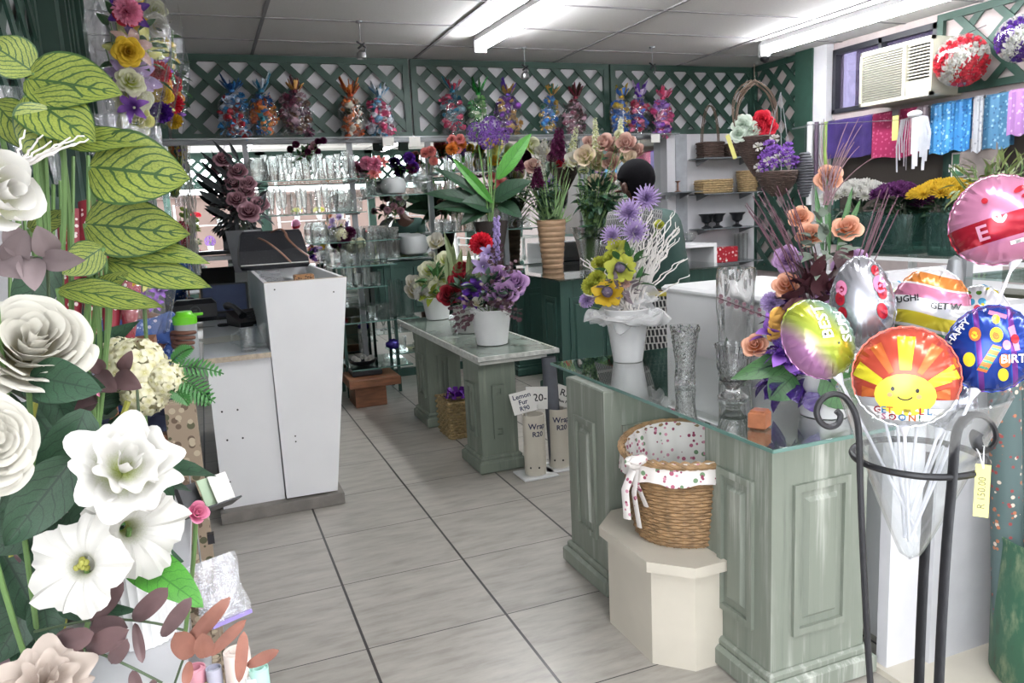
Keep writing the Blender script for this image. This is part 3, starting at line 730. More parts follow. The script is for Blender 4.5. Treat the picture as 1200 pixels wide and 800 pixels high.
# ------------------------------------------------------------------ furniture
def pedestal(x0, y0, x1, y1, h, label, M, grp=None, plinth=.03, faces='WS'):
    """square panelled pedestal with a plinth, raised frames and a fielded panel on the faces seen"""
    r = empty('panelled_pedestal', ((x0+x1)/2, (y0+y1)/2, 0), label, 'pedestal', grp)
    mb = MB(); mb.box(x0, y0, .07, x1, y1, h, bev=.006); mb.build('body', M, r, smooth=False)
    mb = MB(); p = plinth; mb.add(*(lambda a: (a.v, a.f))(MB().box(x0-p, y0-p, 0, x1+p, y1+p, .075, bev=.012))); mb.box(x0-p*.5, y0-p*.5, .07, x1+p*.5, y1+p*.5, .10, bev=.008); mb.build('plinth', M, r, smooth=False)
    def panel(o_, ux, nrm, w):
        mb = MB(); fr = MB()
        # o_ start corner, ux along face, nrm outward
        o_ = V(o_); ux = V(ux); nrm = V(nrm); m0, z0, z1 = .075, .2, h-.14; w2 = w-2*m0
        def bx(tgt, a, b, c0, c1, d0, d1):
            pts = []
            for d in (d0, d1):
                for (q, z) in ((a, c0), (b, c0), (b, c1), (a, c1)): pts.append(o_+ux*q+nrm*d+V((0, 0, z)))
            tgt.add(pts, [(0, 1, 2, 3), (7, 6, 5, 4), (0, 4, 5, 1), (1, 5, 6, 2), (2, 6, 7, 3), (3, 7, 4, 0)])
        for (a, b, c0, c1) in ((m0, w-m0, z1-.022, z1), (m0, w-m0, z0, z0+.022), (m0, m0+.022, z0+.022, z1-.022), (w-m0-.022, w-m0, z0+.022, z1-.022)): bx(fr, a, b, c0, c1, -.004, .012)
        # fielded centre
        a, b, c0, c1 = m0+.04, w-m0-.04, z0+.045, z1-.045; k = .014
        vs = [o_+ux*a+V((0, 0, c0))+nrm*-.002, o_+ux*b+V((0, 0, c0))+nrm*-.002, o_+ux*b+V((0, 0, c1))+nrm*-.002, o_+ux*a+V((0, 0, c1))+nrm*-.002]
        vs += [o_+ux*(a+k)+V((0, 0, c0+k))+nrm*.012, o_+ux*(b-k)+V((0, 0, c0+k))+nrm*.012, o_+ux*(b-k)+V((0, 0, c1-k))+nrm*.012, o_+ux*(a+k)+V((0, 0, c1-k))+nrm*.012]
        mb.add(vs, [(4, 5, 6, 7), (0, 1, 5, 4), (1, 2, 6, 5), (2, 3, 7, 6), (3, 0, 4, 7)])
        po = mb.build('panel', M, r, smooth=False); fr.build('panel_moulding', M, po, smooth=False)
    if 'W' in faces: panel((x0, y0, 0), (0, 1, 0), (-1, 0, 0), y1-y0)
    if 'S' in faces: panel((x0, y0, 0), (1, 0, 0), (0, -1, 0), x1-x0)
    if 'E' in faces: panel((x1, y0, 0), (0, 1, 0), (1, 0, 0), y1-y0)
    if 'N' in faces: panel((x0, y1, 0), (1, 0, 0), (0, 1, 0), x1-x0)
    return r
# near glass counter
pedestal(1.44, 1.70, 1.80, 2.02, .815, 'worn sage green pedestal nearest the viewer under the glass counter, beside the balloon stand', M_sage)
pedestal(1.33, 2.50, 1.66, 2.82, .815, 'worn sage green pedestal under the far end of the glass counter, beyond the wicker basket', M_sage)
r = empty('glass_counter_top', (1.7, 2.3, .82), 'clear glass sheet lying over the two near sage pedestals, with crystal vases on it', 'glass top')
MB().box(1.375, 1.62, .8155, 1.985, 3.07, .826, bev=.002).build('glass_sheet', M_pane, r, smooth=False)
mb = MB()
for (a, b, c, d) in ((1.373, 1.62, 1.3765, 3.07), (1.375, 1.618, 1.985, 1.6215), (1.375, 3.069, 1.985, 3.072)): mb.box(a, b, .8155, c, d, .826)
mb.build('cut_edge', M_gedge, r, smooth=False)
# island bench
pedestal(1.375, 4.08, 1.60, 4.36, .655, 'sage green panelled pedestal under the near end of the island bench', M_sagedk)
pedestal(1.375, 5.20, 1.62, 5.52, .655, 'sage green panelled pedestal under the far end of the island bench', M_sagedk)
r = empty('island_bench_top', (1.57, 4.7, .675), 'weathered grey green bench top with a pale chipped edge carrying three potted arrangements', 'bench top')
mb = MB(); mb.box(1.355, 3.985, .675, 1.82, 5.88, .702, bev=.006); mb.build('top_board', plain('glazed_grey_green', S('7f8a80'), .13, var=.2, scale=7, bump=.05), r, smooth=False)
mb = MB(); mb.box(1.34, 3.968, .682, 1.836, 3.984, .706); mb.box(1.34, 3.9845, .682, 1.3545, 5.88, .706); mb.box(1.8205, 3.9845, .682, 1.836, 5.88, .706); mb.build('edge_rail', plain('pale_chipped_edge', S('b4b6b0'), .3, var=.3, scale=30), r, smooth=False)
mb = MB(); mb.box(1.36, 4.0, .6555, 1.77, 5.84, .6745); mb.build('under_board', plain('pale_under_board', S('b9bab4'), .4, var=.1), r, smooth=False)
# back dark green table with glass top
TB = .95
q = onz(655, 328, TB); bx, by = q.x, q.y
pedestal(bx+.03, by+.05, bx+.52, by+.42, TB-.012, 'dark green pedestal under the front of the far glass table, behind the willow bucket', M_greendk)
pedestal(bx+.04, by+1.0, bx+.44, by+1.36, TB-.012, 'dark green panelled pedestal under the far left of the glass table, behind the lilac roses', M_greendk)
pedestal(bx+1.15, by+.05, bx+1.6, by+.42, TB-.012, 'dark green panelled pedestal under the far glass table, behind the woman', M_greendk)
r = empty('glass_table_top', (bx+.8, by+.7, TB), 'smoky glass sheet over dark green pedestals carrying the tall cut flowers', 'glass top')
MB().box(bx, by, TB-.0115, bx+1.7, by+1.42, TB, bev=.002).build('glass_sheet', clear('smoky_glass', (.45, .52, .5), 2.2, .02), r, smooth=False)
# white counter section at the left
r = empty('tall_counter_unit', (.47, 4.5, 0), 'tall white counter unit with a tapering front and open tray top', 'counter')
mb = MB()
vs = [(.268, 4.04, .07), (.53, 4.03, .07), (.672, 4.03, 1.2), (.262, 4.04, 1.2), (.268, 4.06, .07), (.53, 4.05, .07), (.672, 4.05, 1.2), (.262, 4.06, 1.2)]
mb.add(vs, [(0, 1, 2, 3), (7, 6, 5, 4), (0, 4, 5, 1), (1, 5, 6, 2), (2, 6, 7, 3), (3, 7, 4, 0)]); mb.build('front_panel', M_white, r, smooth=False)
mb = MB()
for (xa, xb, xt, xu) in ((.268, .29, .262, .284), (.50, .525, .65, .67)):
    vs = [(xa, 4.06, .07), (xb, 4.06, .07), (xb, 5.55, .07), (xa, 5.55, .07), (xt, 4.06, 1.2), (xu, 4.06, 1.2), (xu, 5.55, 1.2), (xt, 5.55, 1.2)]
    mb.add(vs, [(3, 2, 1, 0), (4, 5, 6, 7), (0, 1, 5, 4), (1, 2, 6, 5), (2, 3, 7, 6), (3, 0, 4, 7)])
mb.build('side_panel', M_white, r, smooth=False)
MB().box(.285, 4.06, 1.10, .645, 5.55, 1.115).build('tray_board', M_white, r, smooth=False)
MB().box(.262, 5.55, .07, .672, 5.57, 1.2).build('back_panel', M_white, r, smooth=False)
mb = MB(); mb.box(.262, 4.04, 1.2005, .672, 4.05, 1.2035); mb.build('top_edge', M_edge, r, smooth=False)
mb = MB()
for (x, z) in ((.31, 1.165), (.60, 1.13), (.34, .40), (.34, .37)): mb.lathe([(0, 0), (.004, 0), (.004, .003), (0, .003)], 8, M=frame((x, 4.033, z), (0, -1, 0)))
mb.build('screw_hole', M_inkk, r, smooth=False)
r = empty('low_counter_unit', (.1, 4.6, 0), 'low white counter unit with bare chipboard edge, mugs and a telephone on it', 'counter')
mb = MB(); mb.box(-.045, 4.07, .06, .262, 4.09, .832); mb.box(-.045, 4.09, .06, -.025, 5.9, .832); mb.build('front_panel', M_white, r, smooth=False)
mb = MB(); mb.box(-.055, 4.00, .834, .26, 5.92, .856, bev=.002); mb.build('worktop', plain('pale_worktop', S('d9dde2'), .3, var=.02), r, smooth=False)
MB().box(-.055, 3.994, .832, .26, 4.0, .857).build('edge_band', M_edge, r, smooth=False)
mb = MB()
for (x, z) in ((.0, .57), (.075, .57), (.01, .42), (.085, .42), (.0, .2)): mb.lathe([(0, 0), (.005, 0), (.005, .003), (0, .003)], 8, M=frame((x, 4.069, z), (0, -1, 0)))
mb.build('screw_hole', M_inkk, r, smooth=False)
MB().box(-.06, 4.0, .003, .56, 5.9, .06).build('plinth_board', plain('grey_plinth', S('7c7771'), .6, var=.2), r, smooth=False)
# white display counter on the right
r = empty('white_display_counter', (2.35, 2.4, 0), 'long white counter behind the near glass top, with a rounded top edge', 'counter')
MB().box(2.0, 1.72, 0, 2.55, 3.10, 1.085).build('body', M_white, r, smooth=False)
mb = MB(); mb.box(1.985, 1.70, 1.086, 2.57, 3.12, 1.12, bev=.012); mb.build('worktop', M_white, r, smooth=False)
# white corner cabinet behind the balloon stand
r = empty('white_side_cabinet', (2.2, 1.6, 0), 'plain white cabinet behind the wrought iron balloon stand', 'cabinet')
MB().box(1.86, 1.66, .02, 1.99, 1.70, 1.10).build('narrow_panel', M_wallw, r, smooth=False)
MB().box(1.995, 1.62, .02, 2.6, 1.695, 1.14).build('wide_panel', M_wallg, r, smooth=False)
MB().box(1.84, 1.12, 0, 2.6, 1.71, .02).build('base_board', M_cream, r, smooth=False)
# octagonal plinth under the basket
r = empty('octagonal_plinth', (1.5, 2.2, 0), 'cream angular plinth with chamfered corners on the floor, under the lined wicker basket', 'plinth')
def octa(x0, y0, x1, y1, c): return [(x0+c, y0), (x1-c, y0), (x1, y0+c), (x1, y1-c), (x1-c, y1), (x0+c, y1), (x0, y1-c), (x0, y0+c)]
MB().prism(octa(1.235, 1.93, 1.72, 2.42, .10), .0, .335).build('body', M_cream, r, smooth=False)
mb = MB(); mb.prism(octa(1.21, 1.905, 1.745, 2.445, .11), .335, .37); mb.build('cap', M_cream, r, smooth=False)
# dark green box added in place of cabinets reflected in the mirror
r = empty('dark_green_cupboard', (1.7, 6.9, .62), 'dark green panelled cupboard on the mirror wall under the frosted round vase', 'cupboard')
MB().box(1.38, 6.86, .62, 2.05, 7.05, 1.09).build('body', M_greendk, r, smooth=False)
mb = MB()
for x in (1.42, 1.75): mb.box(x, 6.845, .67, x+.27, 6.86, 1.04, bev=.006)
mb.build('door', M_greendk, r, smooth=False)
# ------------------------------------------------------------------ vessels, arrangements
def bucket(r0, r1, h, c, name, M, parent, band=True, n=28):
    mb = MB(); pr = [(r0, 0), (r0+(r1-r0)*.1, h*.1)]
    if band: 
        q = .80; rq = r0+(r1-r0)*q; pr += [(rq-.001, h*q-.006), (rq+.002, h*q), (rq-.001, h*q+.006)]
    pr += [(r1, h-.008), (r1+.004, h-.004), (r1+.003, h)]
    mb.vessel(pr, .004, n, c=tuple(c)); return mb.build(name, M, parent)
def sphere_dirs(n, seed, zmin=-.2):
    r = random.Random(seed); out = []
    for i in range(n):
        z = zmin+(1-zmin)*r.random(); a = r.uniform(0, 2*PI); q = math.sqrt(max(0, 1-z*z)); out.append(V((q*math.cos(a), q*math.sin(a), z)))
    return out
def foliage_part(name, c, rad, n, L, W, M, parent, seed=1, zmin=-.3, kind='leaf', droop=.3, flat=1.0):
    """leaves pointing outwards from within a crown"""
    r = random.Random(seed); mb = MB(); c = V(c); rad = V(rad) if not isinstance(rad, (int, float)) else V((rad,)*3)
    for d in sphere_dirs(n, seed, zmin):
        q = r.uniform(.35, .85); b = c+V((d.x*rad.x*q, d.y*rad.y*q, d.z*rad.z*q))
        dd = (d+V((r.uniform(-.5, .5), r.uniform(-.5, .5), r.uniform(-.3, .4)))).normalized(); l = L*r.uniform(.7, 1.2)
        nrm = V((r.uniform(-.6, .6), r.uniform(-.6, .6), 1))+d*.5
        if kind == 'round':
            k = r.randint(3, 6); mb.tube([b, b+dd*l], .0012, 3)
            for j in range(k):
                p = b+dd*l*(j+1)/k; s = V((r.uniform(-1, 1), r.uniform(-1, 1), r.uniform(-1, 1))).normalized()
                mb.add(*disc(p, s, W*r.uniform(.35, .6)))
        else:
            Mx, ll = leafdir(b, b+dd*l, nrm, W); leaf_mb(mb, Mx, ll, W*r.uniform(.8, 1.2), droop, .12, 1.3, 2, 4)
    return mb.build(name, M, parent)
def disc(p, nrm, rad, n=7):
    M = frame(p, nrm); vs = [M @ V((rad*math.cos(2*PI*i/n), rad*.8*math.sin(2*PI*i/n), 0)) for i in range(n)]
    return vs, [tuple(range(n))]
HN = {'rose': 'rose_bloom', 'roseb': 'rose_bloom', 'open': 'rose_bloom', 'bigrose': 'rose_bloom', 'daisy': 'daisy_bloom', 'mum': 'chrysanthemum_bloom', 'carn': 'carnation_bloom', 'trumpet': 'trumpet_bloom', 'lily': 'lily_bloom', 'anemone': 'anemone_bloom', 'spider': 'spider_bloom', 'mumdome': 'flower_head', 'hydr': 'hydrangea_head', 'allium': 'allium_head', 'bud': 'flower_bud'}
def heads_on(root, specs, d, mouth, stemM=M_stem, sr=.0025, spread=None):
    """specs: (px, py, kind, petal material, radius in px, depth offset, tilt dx, tilt dz)"""
    st = MB(); mouth = V(mouth)
    for i, s in enumerate(specs):
        px, py, kind, mat, rp = s[:5]; dz = s[5] if len(s) > 5 else 0; tx = s[6] if len(s) > 6 else 0; tz = s[7] if len(s) > 7 else .65
        p = at(px, py, d+dz); rad = rp*(d+dz)/FPX
        nrm = towards(p)+V((tx, 0, tz)); nrm.normalize()
        core = p-nrm*rad*.1
        M = frame(core, nrm, rad*(1.1 if kind in ('rose', 'roseb', 'open') else 1), RND.uniform(0, 6))
        inst(HN[kind], head(kind, mat), M, root)
        b = core-nrm*rad*.25; midp = (b+mouth)/2+V((0, 0, (b.z-mouth.z)*.2))-nrm*rad
        st.tube(bez(b, midp, mouth+V((RND.uniform(-.02, .02), RND.uniform(-.02, .02), -.03)), 6), sr, 5)
    return st.build('stems', stemM, root)
def pxr(d, px): return px*d/FPX

# --- island: lemon roses, red roses, lilac roses
def isl(px, py, z=.7065): return onz(px, py, z)
p = isl(513, 373); d = (ROT.transposed() @ (p-EYE)).z
def camd(p): return (ROT.transposed() @ (V(p)-EYE)).z
d = camd(p)
r = empty('potted_arrangement', p, 'artificial lemon and white roses in a grey white pot, farthest on the island bench', 'flower arrangement', 'arrangements on the island bench')
bucket(pxr(d, 13), pxr(d, 17), pxr(d, 26), p, 'pot', M_potw, r, False); mo = p+V((0, 0, pxr(d, 24)))
heads_on(r, [(522, 303, 'open', P_yelw, 14), (502, 314, 'open', P_yelw, 13, -.02), (519, 322, 'open', P_yelw, 15, -.05), (497, 331, 'open', P_yelw, 14, -.03), (513, 338, 'open', P_yelw, 16, -.08), (486, 340, 'roseb', P_whitec, 12), (495, 345, 'carn', P_white, 11, -.08), (511, 283, 'roseb', P_whitec, 11), (484, 330, 'roseb', P_whitec, 9), (527, 345, 'bud', P_whitec, 8), (506, 298, 'bud', P_white, 6)], d, mo)
foliage_part('foliage', mo+V((0, 0, .1)), (.12, .10, .16), 60, .09, .035, M_leafm, r, 5)
foliage_part('lime_leaves', mo+V((-.03, -.03, .03)), (.09, .08, .05), 14, .10, .06, leafmat('lime_leaf', S('8c9a34'), S('6f7c28'), nv=5, vw=.08), r, 6, -.2)
p = isl(552, 388); d = camd(p)
r = empty('potted_arrangement', p, 'artificial dark red roses with green spikes in a grey pot, middle of the island bench', 'flower arrangement', 'arrangements on the island bench')
bucket(pxr(d, 16), pxr(d, 20), pxr(d, 30), p, 'pot', M_potg, r, False); mo = p+V((0, 0, pxr(d, 28)))
heads_on(r, [(538, 312, 'rose', P_red, 11), (538, 328, 'rose', P_red, 14, -.04), (526, 344, 'rose', P_red, 15, -.06), (564, 286, 'carn', P_redb, 15), (546, 345, 'bud', P_red, 7)], d, mo)
foliage_part('foliage', mo+V((-.02, 0, .10)), (.13, .11, .15), 70, .08, .035, M_leafd, r, 7)
mb = MB()
for (bx_, by_, tx_, ty_) in ((531, 345, 531, 283), (533, 345, 541, 290), (552, 345, 549, 292), (558, 345, 563, 300), (526, 340, 524, 297), (540, 340, 520, 270)):
    a, b = at(bx_, by_, d), at(tx_, ty_, d); Mx, L = leafdir(a, b, towards(a), .04); leaf_mb(mb, Mx, L, pxr(d, 9), .05, .2, 1.0, 2, 6)
mb.build('spike_leaves', plain('olive_spike', S('66744a'), .5, var=.2), r)
p = isl(577, 402); d = camd(p)
r = empty('potted_arrangement', p, 'artificial lilac roses and plum sprigs in a white pot, nearest on the island bench', 'flower arrangement', 'arrangements on the island bench')
bucket(pxr(d, 18), pxr(d, 24), pxr(d, 41), p, 'pot', M_potw, r, False); mo = p+V((0, 0, pxr(d, 38)))
heads_on(r, [(581, 321, 'rose', P_lilac, 16, -.02), (571, 337, 'rose', P_lilac, 15, -.05), (589, 342, 'rose', P_lilac, 20, -.09), (603, 329, 'rose', P_lilac, 17, -.02), (566, 312, 'lily', P_lilac2, 15, -.02, 0, .1), (572, 296, 'lily', P_lilac2, 12), (556, 338, 'lily', P_violet, 17, -.06), (550, 350, 'lily', P_violet, 15, -.06), (560, 354, 'roseb', P_whitec, 7, -.12), (586, 354, 'roseb', P_lilac, 10, -.06), (606, 340, 'roseb', P_lilac2, 9)], d, mo)
foliage_part('foliage', mo+V((0, 0, .10)), (.13, .12, .14), 60, .08, .04, M_leafd, r, 8)
foliage_part('plum_sprigs', mo+V((-.05, -.05, .03)), (.17, .12, .10), 46, .12, .034, M_plum, r, 9, -.6, 'round')
foliage_part('plum_sprigs', mo+V((.08, .05, .22)), (.06, .06, .12), 22, .10, .03, M_plum, r, 10, -.6, 'round')
mb = MB(); a = at(582, 320, d); b = at(582, 256, d); mb.tube([a, b], .003, 5)
for k in range(34):
    t = k/33; q = b+(a-b)*t*.8; an = k*2.4; dd = V((math.cos(an), math.sin(an), .4)); 
    mb.ball(q+dd*.014*(1+t*.4), (.011, .011, .014), 6, 4)
mb.build('delphinium_spike', plain('lilac_spike', S('9b88bf'), .6, var=.25, scale=60), r)

# --- bucket with curly willow, near glass counter
p = onz(736, 422, .828); d = camd(p)
r = empty('willow_arrangement', p, 'white bucket wrapped in white organza with curly white willow, lime and lilac blooms', 'flower arrangement')
bucket(pxr(d, 17), pxr(d, 26), pxr(d, 62), p, 'bucket', M_potw, r); mo = p+V((0, 0, pxr(d, 58)))
heads_on(r, [(758, 232, 'spider', P_lilac2, 17, .02, .1, .2), (737, 249, 'spider', P_lilac2, 18, -.02, -.1), (744, 272, 'spider', P_lilac2, 18, -.03), (717, 276, 'spider', P_lilac2, 14, .02, -.3), (688, 352, 'carn', P_lilac2, 10, .0, -.5), (701, 320, 'carn', P_lilac2, 9), (731, 331, 'carn', P_blush, 9, -.06)], d, mo)
heads_on(r, [(723, 287, 'anemone', P_limeg, 15, -.02, 0, .9), (703, 310, 'carn', P_limeg, 11), (694, 335, 'carn', P_limeg, 13, -.02, -.3), (718, 303, 'carn', P_limeg, 12, -.02), (700, 326, 'carn', P_limeg, 11, -.04), (683, 356, 'bud', P_yelw, 6), (772, 263, 'bud', P_limeg, 9)], d, mo)
for (x, y, s_, m_) in ((727, 314, 20, P_limeg), (712, 343, 20, P_yelo)):
    q = at(x, y, d-.08); n_ = towards(q)+V((-.1, 0, .35))
    inst('anemone_bloom', head('anemone', m_), frame(q, n_, pxr(d, s_)), r); MB().ball(tuple(q+n_.normalized()*.012), (.024, .024, .024), 12, 8, fn=lambda q_: 1+.08*math.sin(q_.x*40)*math.sin(q_.z*40)).build('flower_centre', plain('grey_lilac_centre', S('6a5f74'), .9, var=.3, scale=120), r)
foliage_part('grey_foliage', mo+V((-.02, 0, .08)), (.13, .10, .11), 40, .06, .025, plain('mauve_grey_leaf', S('7c6f76'), .7, var=.2), r, 14)
foliage_part('foliage', mo+V((0, 0, .12)), (.10, .08, .14), 26, .07, .03, M_leafm, r, 15)
mb = MB(); rw = random.Random(5)
for k in range(74):
    tx, ty = (rw.uniform(738, 798), rw.uniform(236, 300)) if k < 60 else (rw.uniform(680, 735), rw.uniform(300, 345))
    if k in (1, 2, 3): tx, ty = rw.uniform(770, 808), rw.uniform(300, 325)
    b = at(tx, ty, d+rw.uniform(-.08, .12)); a = mo+V((rw.uniform(-.03, .04), rw.uniform(-.03, .03), -.02)); c_ = (a+b)/2+V((rw.uniform(-.02, .02), 0, .02))
    pts = bez(a, c_, b, 22); ph = rw.uniform(0, 6); am = rw.uniform(.004, .008)
    pts = [q+V((math.sin(i*1.5+ph)*am, math.cos(i*1.3+ph)*am, 0)) for i, q in enumerate(pts)]
    mb.tube(pts, [.0042-.0020*i/22 for i in range(23)], 4)
mb.build('willow_twigs', M_twigw, r)
mb = MB(); ro = random.Random(3)
for k in range(3):
    def f(u, v, k=k):
        a = 2*PI*u; nzv = noise.noise(V((math.cos(a)*2.2+k*3, math.sin(a)*2.2, v*2.5)))
        rad = pxr(d, 20+3*k)+(.055+.012*k)*math.sin(v*PI*.8)+.035*nzv
        z = .07*v-.02-.10*max(0, v-.45)*(1.2+nzv)+.03*noise.noise(V((a*2, v*3, k*5)))
        return (mo.x+rad*math.cos(a), mo.y+rad*math.sin(a), mo.z-.02+z)
    mb.grid(f, 60, 12, closed=True)
for (tx, ty, s_) in ((771, 345, 1), (765, 362, .8), (700, 372, .8)):
    t = at(tx, ty, d-.03)
    def f(u, v, t=t, s_=s_):
        a = mo+V((0, 0, .01)); q = a+(t-a)*v; w = (u-.5)*.11*s_*math.sin(PI*min(1, .1+v*.8)); return (q.x+w*.3, q.y+.02*math.sin(u*9+v*5), q.z+w+.03*math.sin(v*PI))
    mb.grid(f, 8, 10)
mb.build('organza_wrap', M_organza, r)

# --- peach rose arrangement, near glass counter
p = onz(966, 484, .828); d = camd(p)
r = empty('potted_arrangement', p, 'tall artificial peach and lilac roses with plum reeds in a white pot beside the balloons', 'flower arrangement')
bucket(pxr(d, 27), pxr(d, 36), pxr(d, 75), p, 'pot', M_potw, r, False); mo = p+V((0, 0, pxr(d, 70)))
heads_on(r, [(971, 207, 'rose', P_peach, 17, .03, 0, .4), (938, 253, 'rose', P_peach, 15, .02, .2, .4), (949, 273, 'rose', P_peach, 17, -.02), (992, 265, 'rose', P_peach, 18, -.02), (921, 332, 'rose', P_peach, 17, -.04, -.2), (884, 403, 'rose', P_peach, 16, -.08, -.4), (912, 360, 'roseb', P_lilac2, 12)], d, mo, M_stemd, .003)
heads_on(r, [(921, 303, 'open', P_lilac, 17, -.02, -.3, .2), (968, 337, 'open', P_lilac, 18, -.05), (999, 308, 'open', P_lilac, 22, 0, .1, .3), (905, 355, 'carn', P_lilac2, 14), (925, 350, 'lily', P_violet, 14)], d, mo, M_stemd)
foliage_part('plum_foliage', mo+V((-.02, 0, .12)), (.14, .12, .2), 70, .08, .05, plain('burgundy_leaf', S('3c1c22'), .5, var=.3), r, 21, -.1)
foliage_part('grey_foliage', mo+V((0, 0, .30)), (.07, .07, .16), 50, .05, .022, plain('sage_sprig', S('6b766a'), .6, var=.2), r, 22, -.5)
foliage_part('violet_netting', mo+V((-.13, -.02, -.03)), (.10, .08, .11), 60, .07, .06, clear('violet_cellophane', S('7a5aa8'), 2.5, .12, bump=1, haze=.35, hazecol=S('4a2a86')), r, 23, -.9)
foliage_part('violet_flowers', mo+V((-.17, 0, .06)), (.07, .07, .09), 40, .05, .04, P_viol2, r, 24, -.9)
mb = MB(); rw = random.Random(9)
for k in range(30):
    if k < 20: tx, ty = rw.uniform(872, 935), rw.uniform(215, 275)
    else: tx, ty = rw.uniform(1030, 1060), rw.uniform(215, 250)
    b = at(tx, ty, d+rw.uniform(-.1, .1)); a = mo+V((rw.uniform(-.02, .02), rw.uniform(-.02, .02), -.02)); mb.tube(bez(a, (a+b)/2+V((.03, 0, .05)), b, 8), [.0035-.0002*i for i in range(9)], 4)
mb.build('plum_reeds', M_twigp, r)
mb = MB()
for k in range(20):
    b = at(rw.uniform(958, 1025), rw.uniform(132, 195), d+rw.uniform(-.1, .1)); a = at(970+rw.uniform(-6, 6), 240, d); mb.tube(bez(a, (a+b)/2+V((-.01, 0, .03)), b, 8), [.002-.0001*i for i in range(9)], 4)
mb.build('dry_twigs', plain('mauve_twig', S('7d6268'), .7, var=.2), r)
mb = MB()
for (bx_, by_, tx_, ty_, w) in ((955, 410, 868, 440, 22), (930, 440, 905, 465, 30), (965, 440, 1000, 475, 34), (985, 420, 1010, 462, 25)):
    a, b = at(bx_, by_, d-.1), at(tx_, ty_, d-.12); Mx, L = leafdir(a, b, towards(a), 1); leaf_mb(mb, Mx, L*1.1, pxr(d, w*1.3), .1, .15, 1.2)
for (bx_, by_, tx_, ty_) in ((965, 300, 955, 215), (972, 300, 968, 200), (980, 300, 1000, 215), (985, 290, 1010, 230)):
    a, b = at(bx_, by_, d), at(tx_, ty_, d); Mx, L = leafdir(a, b, towards(a), 1); leaf_mb(mb, Mx, L, pxr(d, 7), .1, .15, 1.0)
mb.build('leaves', M_leafm, r)
g = at(908, 380, d-.1); mb = MB()
for k in range(4):
    an = k*.8
    mb.tube([g+V((math.cos(t)*.018, -.004*k, math.sin(t)*.012+(k-1.5)*.02)) for t in [2*PI*i/14 for i in range(15)]], .010, 4, flat=(.3, 1.3))
mb.build('gold_ribbon', plain('gold_ribbon', S('b98d45'), .25, metal=.7), r)
mb = MB()
for k in range(6):
    q = at(845+k*9, 350+k*3.2, d-.1); mb.add(*disc(q+V((0, 0, .008)), V((.2, -1, .4)), .009)); mb.add(*disc(q-V((0, 0, .008)), V((-.2, -1, .4)), .009))
mb.tube([at(840, 348, d-.1), at(900, 372, d-.1), mo], .0015, 4)
mb.build('eucalyptus_sprig', M_plum, r)

# --- tall cut flowers on the far glass table
TD = TB
def tvase(px, py): return onz(px, py, TD+.001)
p = tvase(648, 314); d = camd(p)
r = empty('ribbed_vase', p, 'tall tan ribbed wooden vase on the far glass table, full of cut flowers', 'vase', 'vases on the far glass table')
mb = MB(); h = pxr(d, 56); pr = [(pxr(d, 12), 0)]
for k in range(9):
    z = h*(k+.5)/9; q = pxr(d, 12+5*z/h); pr += [(q+.001, z-.012*h/.3), (q+.003, z), (q-.002, z+.012)]
pr += [(pxr(d, 17), h)]
mb.vessel(pr, .006, 24, c=tuple(p)); mb.build('vessel', plain('tan_wood', S('a98a6c'), .55, var=.18, scale=14, stretch=(1, 1, 4)), r)
def cut_stem(label, grp, px, py, kind, mat, rp, d, mouth, cat='flower', leaves=8, leafM=M_leafd, tilt=0, extra=()):
    top = at(px, py, d); mouth = V(mouth)+V((RND.uniform(-.03, .03), RND.uniform(-.02, .02), 0)); base = mouth+V((RND.uniform(-.02, .02), RND.uniform(-.02, .02), -.20)); 
    rt = empty('cut_flower', base, label, cat, grp)
    pts = bez(base, mouth+V((0, 0, .05)), top, 10)
    st = MB(); st.tube(pts, .0035, 5)
    for (ex, ey) in [(e[0], e[1]) for e in extra]: st.tube(bez(pts[6], (pts[6]+at(ex, ey, d))/2, at(ex, ey, d), 4), .0022, 4)
    st.build('stem', M_stem, rt)
    for (ex, ey, ek, em, er) in [(px, py, kind, mat, rp)]+list(extra):
        q = at(ex, ey, d); n_ = towards(q)*.8+V((RND.uniform(-.4, .4)+tilt, 0, RND.uniform(.2, .8)))
        inst(HN[ek], head(ek, em), frame(q, n_, pxr(d, er), RND.uniform(0, 6)), rt)
    if leaves:
        mb = MB()
        for k in range(leaves):
            i = 3+k % 7; q = pts[i]; a = RND.uniform(0, 6.3); dd = V((math.cos(a), math.sin(a), RND.uniform(.1, .9))).normalized()
            Mx, L = leafdir(q, q+dd*RND.uniform(.06, .12), V((0, 0, 1))-dd*.3+V((0, -.6, 0)), 1); leaf_mb(mb, Mx, L, .035, .25, .15, 1.2, 2, 4)
        mb.build('leaves', leafM, rt)
    return rt
mo = p+V((0, 0, h)); gp = 'cut flowers in the tan ribbed vase'
def spike(label, grp, px, py, px2, py2, d, mouth, M, w=9, cat='flower'):
    top = at(px, py, d); lo = at(px2, py2, d); mouth = V(mouth); base = mouth+V((0, 0, -.2)); rt = empty('cut_flower', base, label, cat, grp)
    st = MB(); st.tube([base, mouth, lo, top], .003, 5); st.build('stem', M_stem, rt)
    mb = MB(); L = (top-lo); n = 40
    for k in range(n):
        t = k/n; a = k*2.4; rad = pxr(d, w)*(1-t*.6); q = lo+L*t+V((math.cos(a)*rad*.6, math.sin(a)*rad*.6, 0))
        Mf = frame(q, V((math.cos(a), math.sin(a), .5)), rad*.75, a); c_ = SP_CORE; mb.add(c_.v, c_.f, c_.uv, M=Mf)
    mb.build('flower_spike', M, rt); return rt
SP_CORE = carnation_mb(4, 2, 5)
spike('dark plum snapdragon spike, tallest in the tan ribbed vase', gp, 656, 150, 652, 185, d, mo, P_plum, 9)
spike('plum stock spike at the left of the tan ribbed vase', gp, 603, 175, 605, 198, d-.2, mo, P_plum, 8)
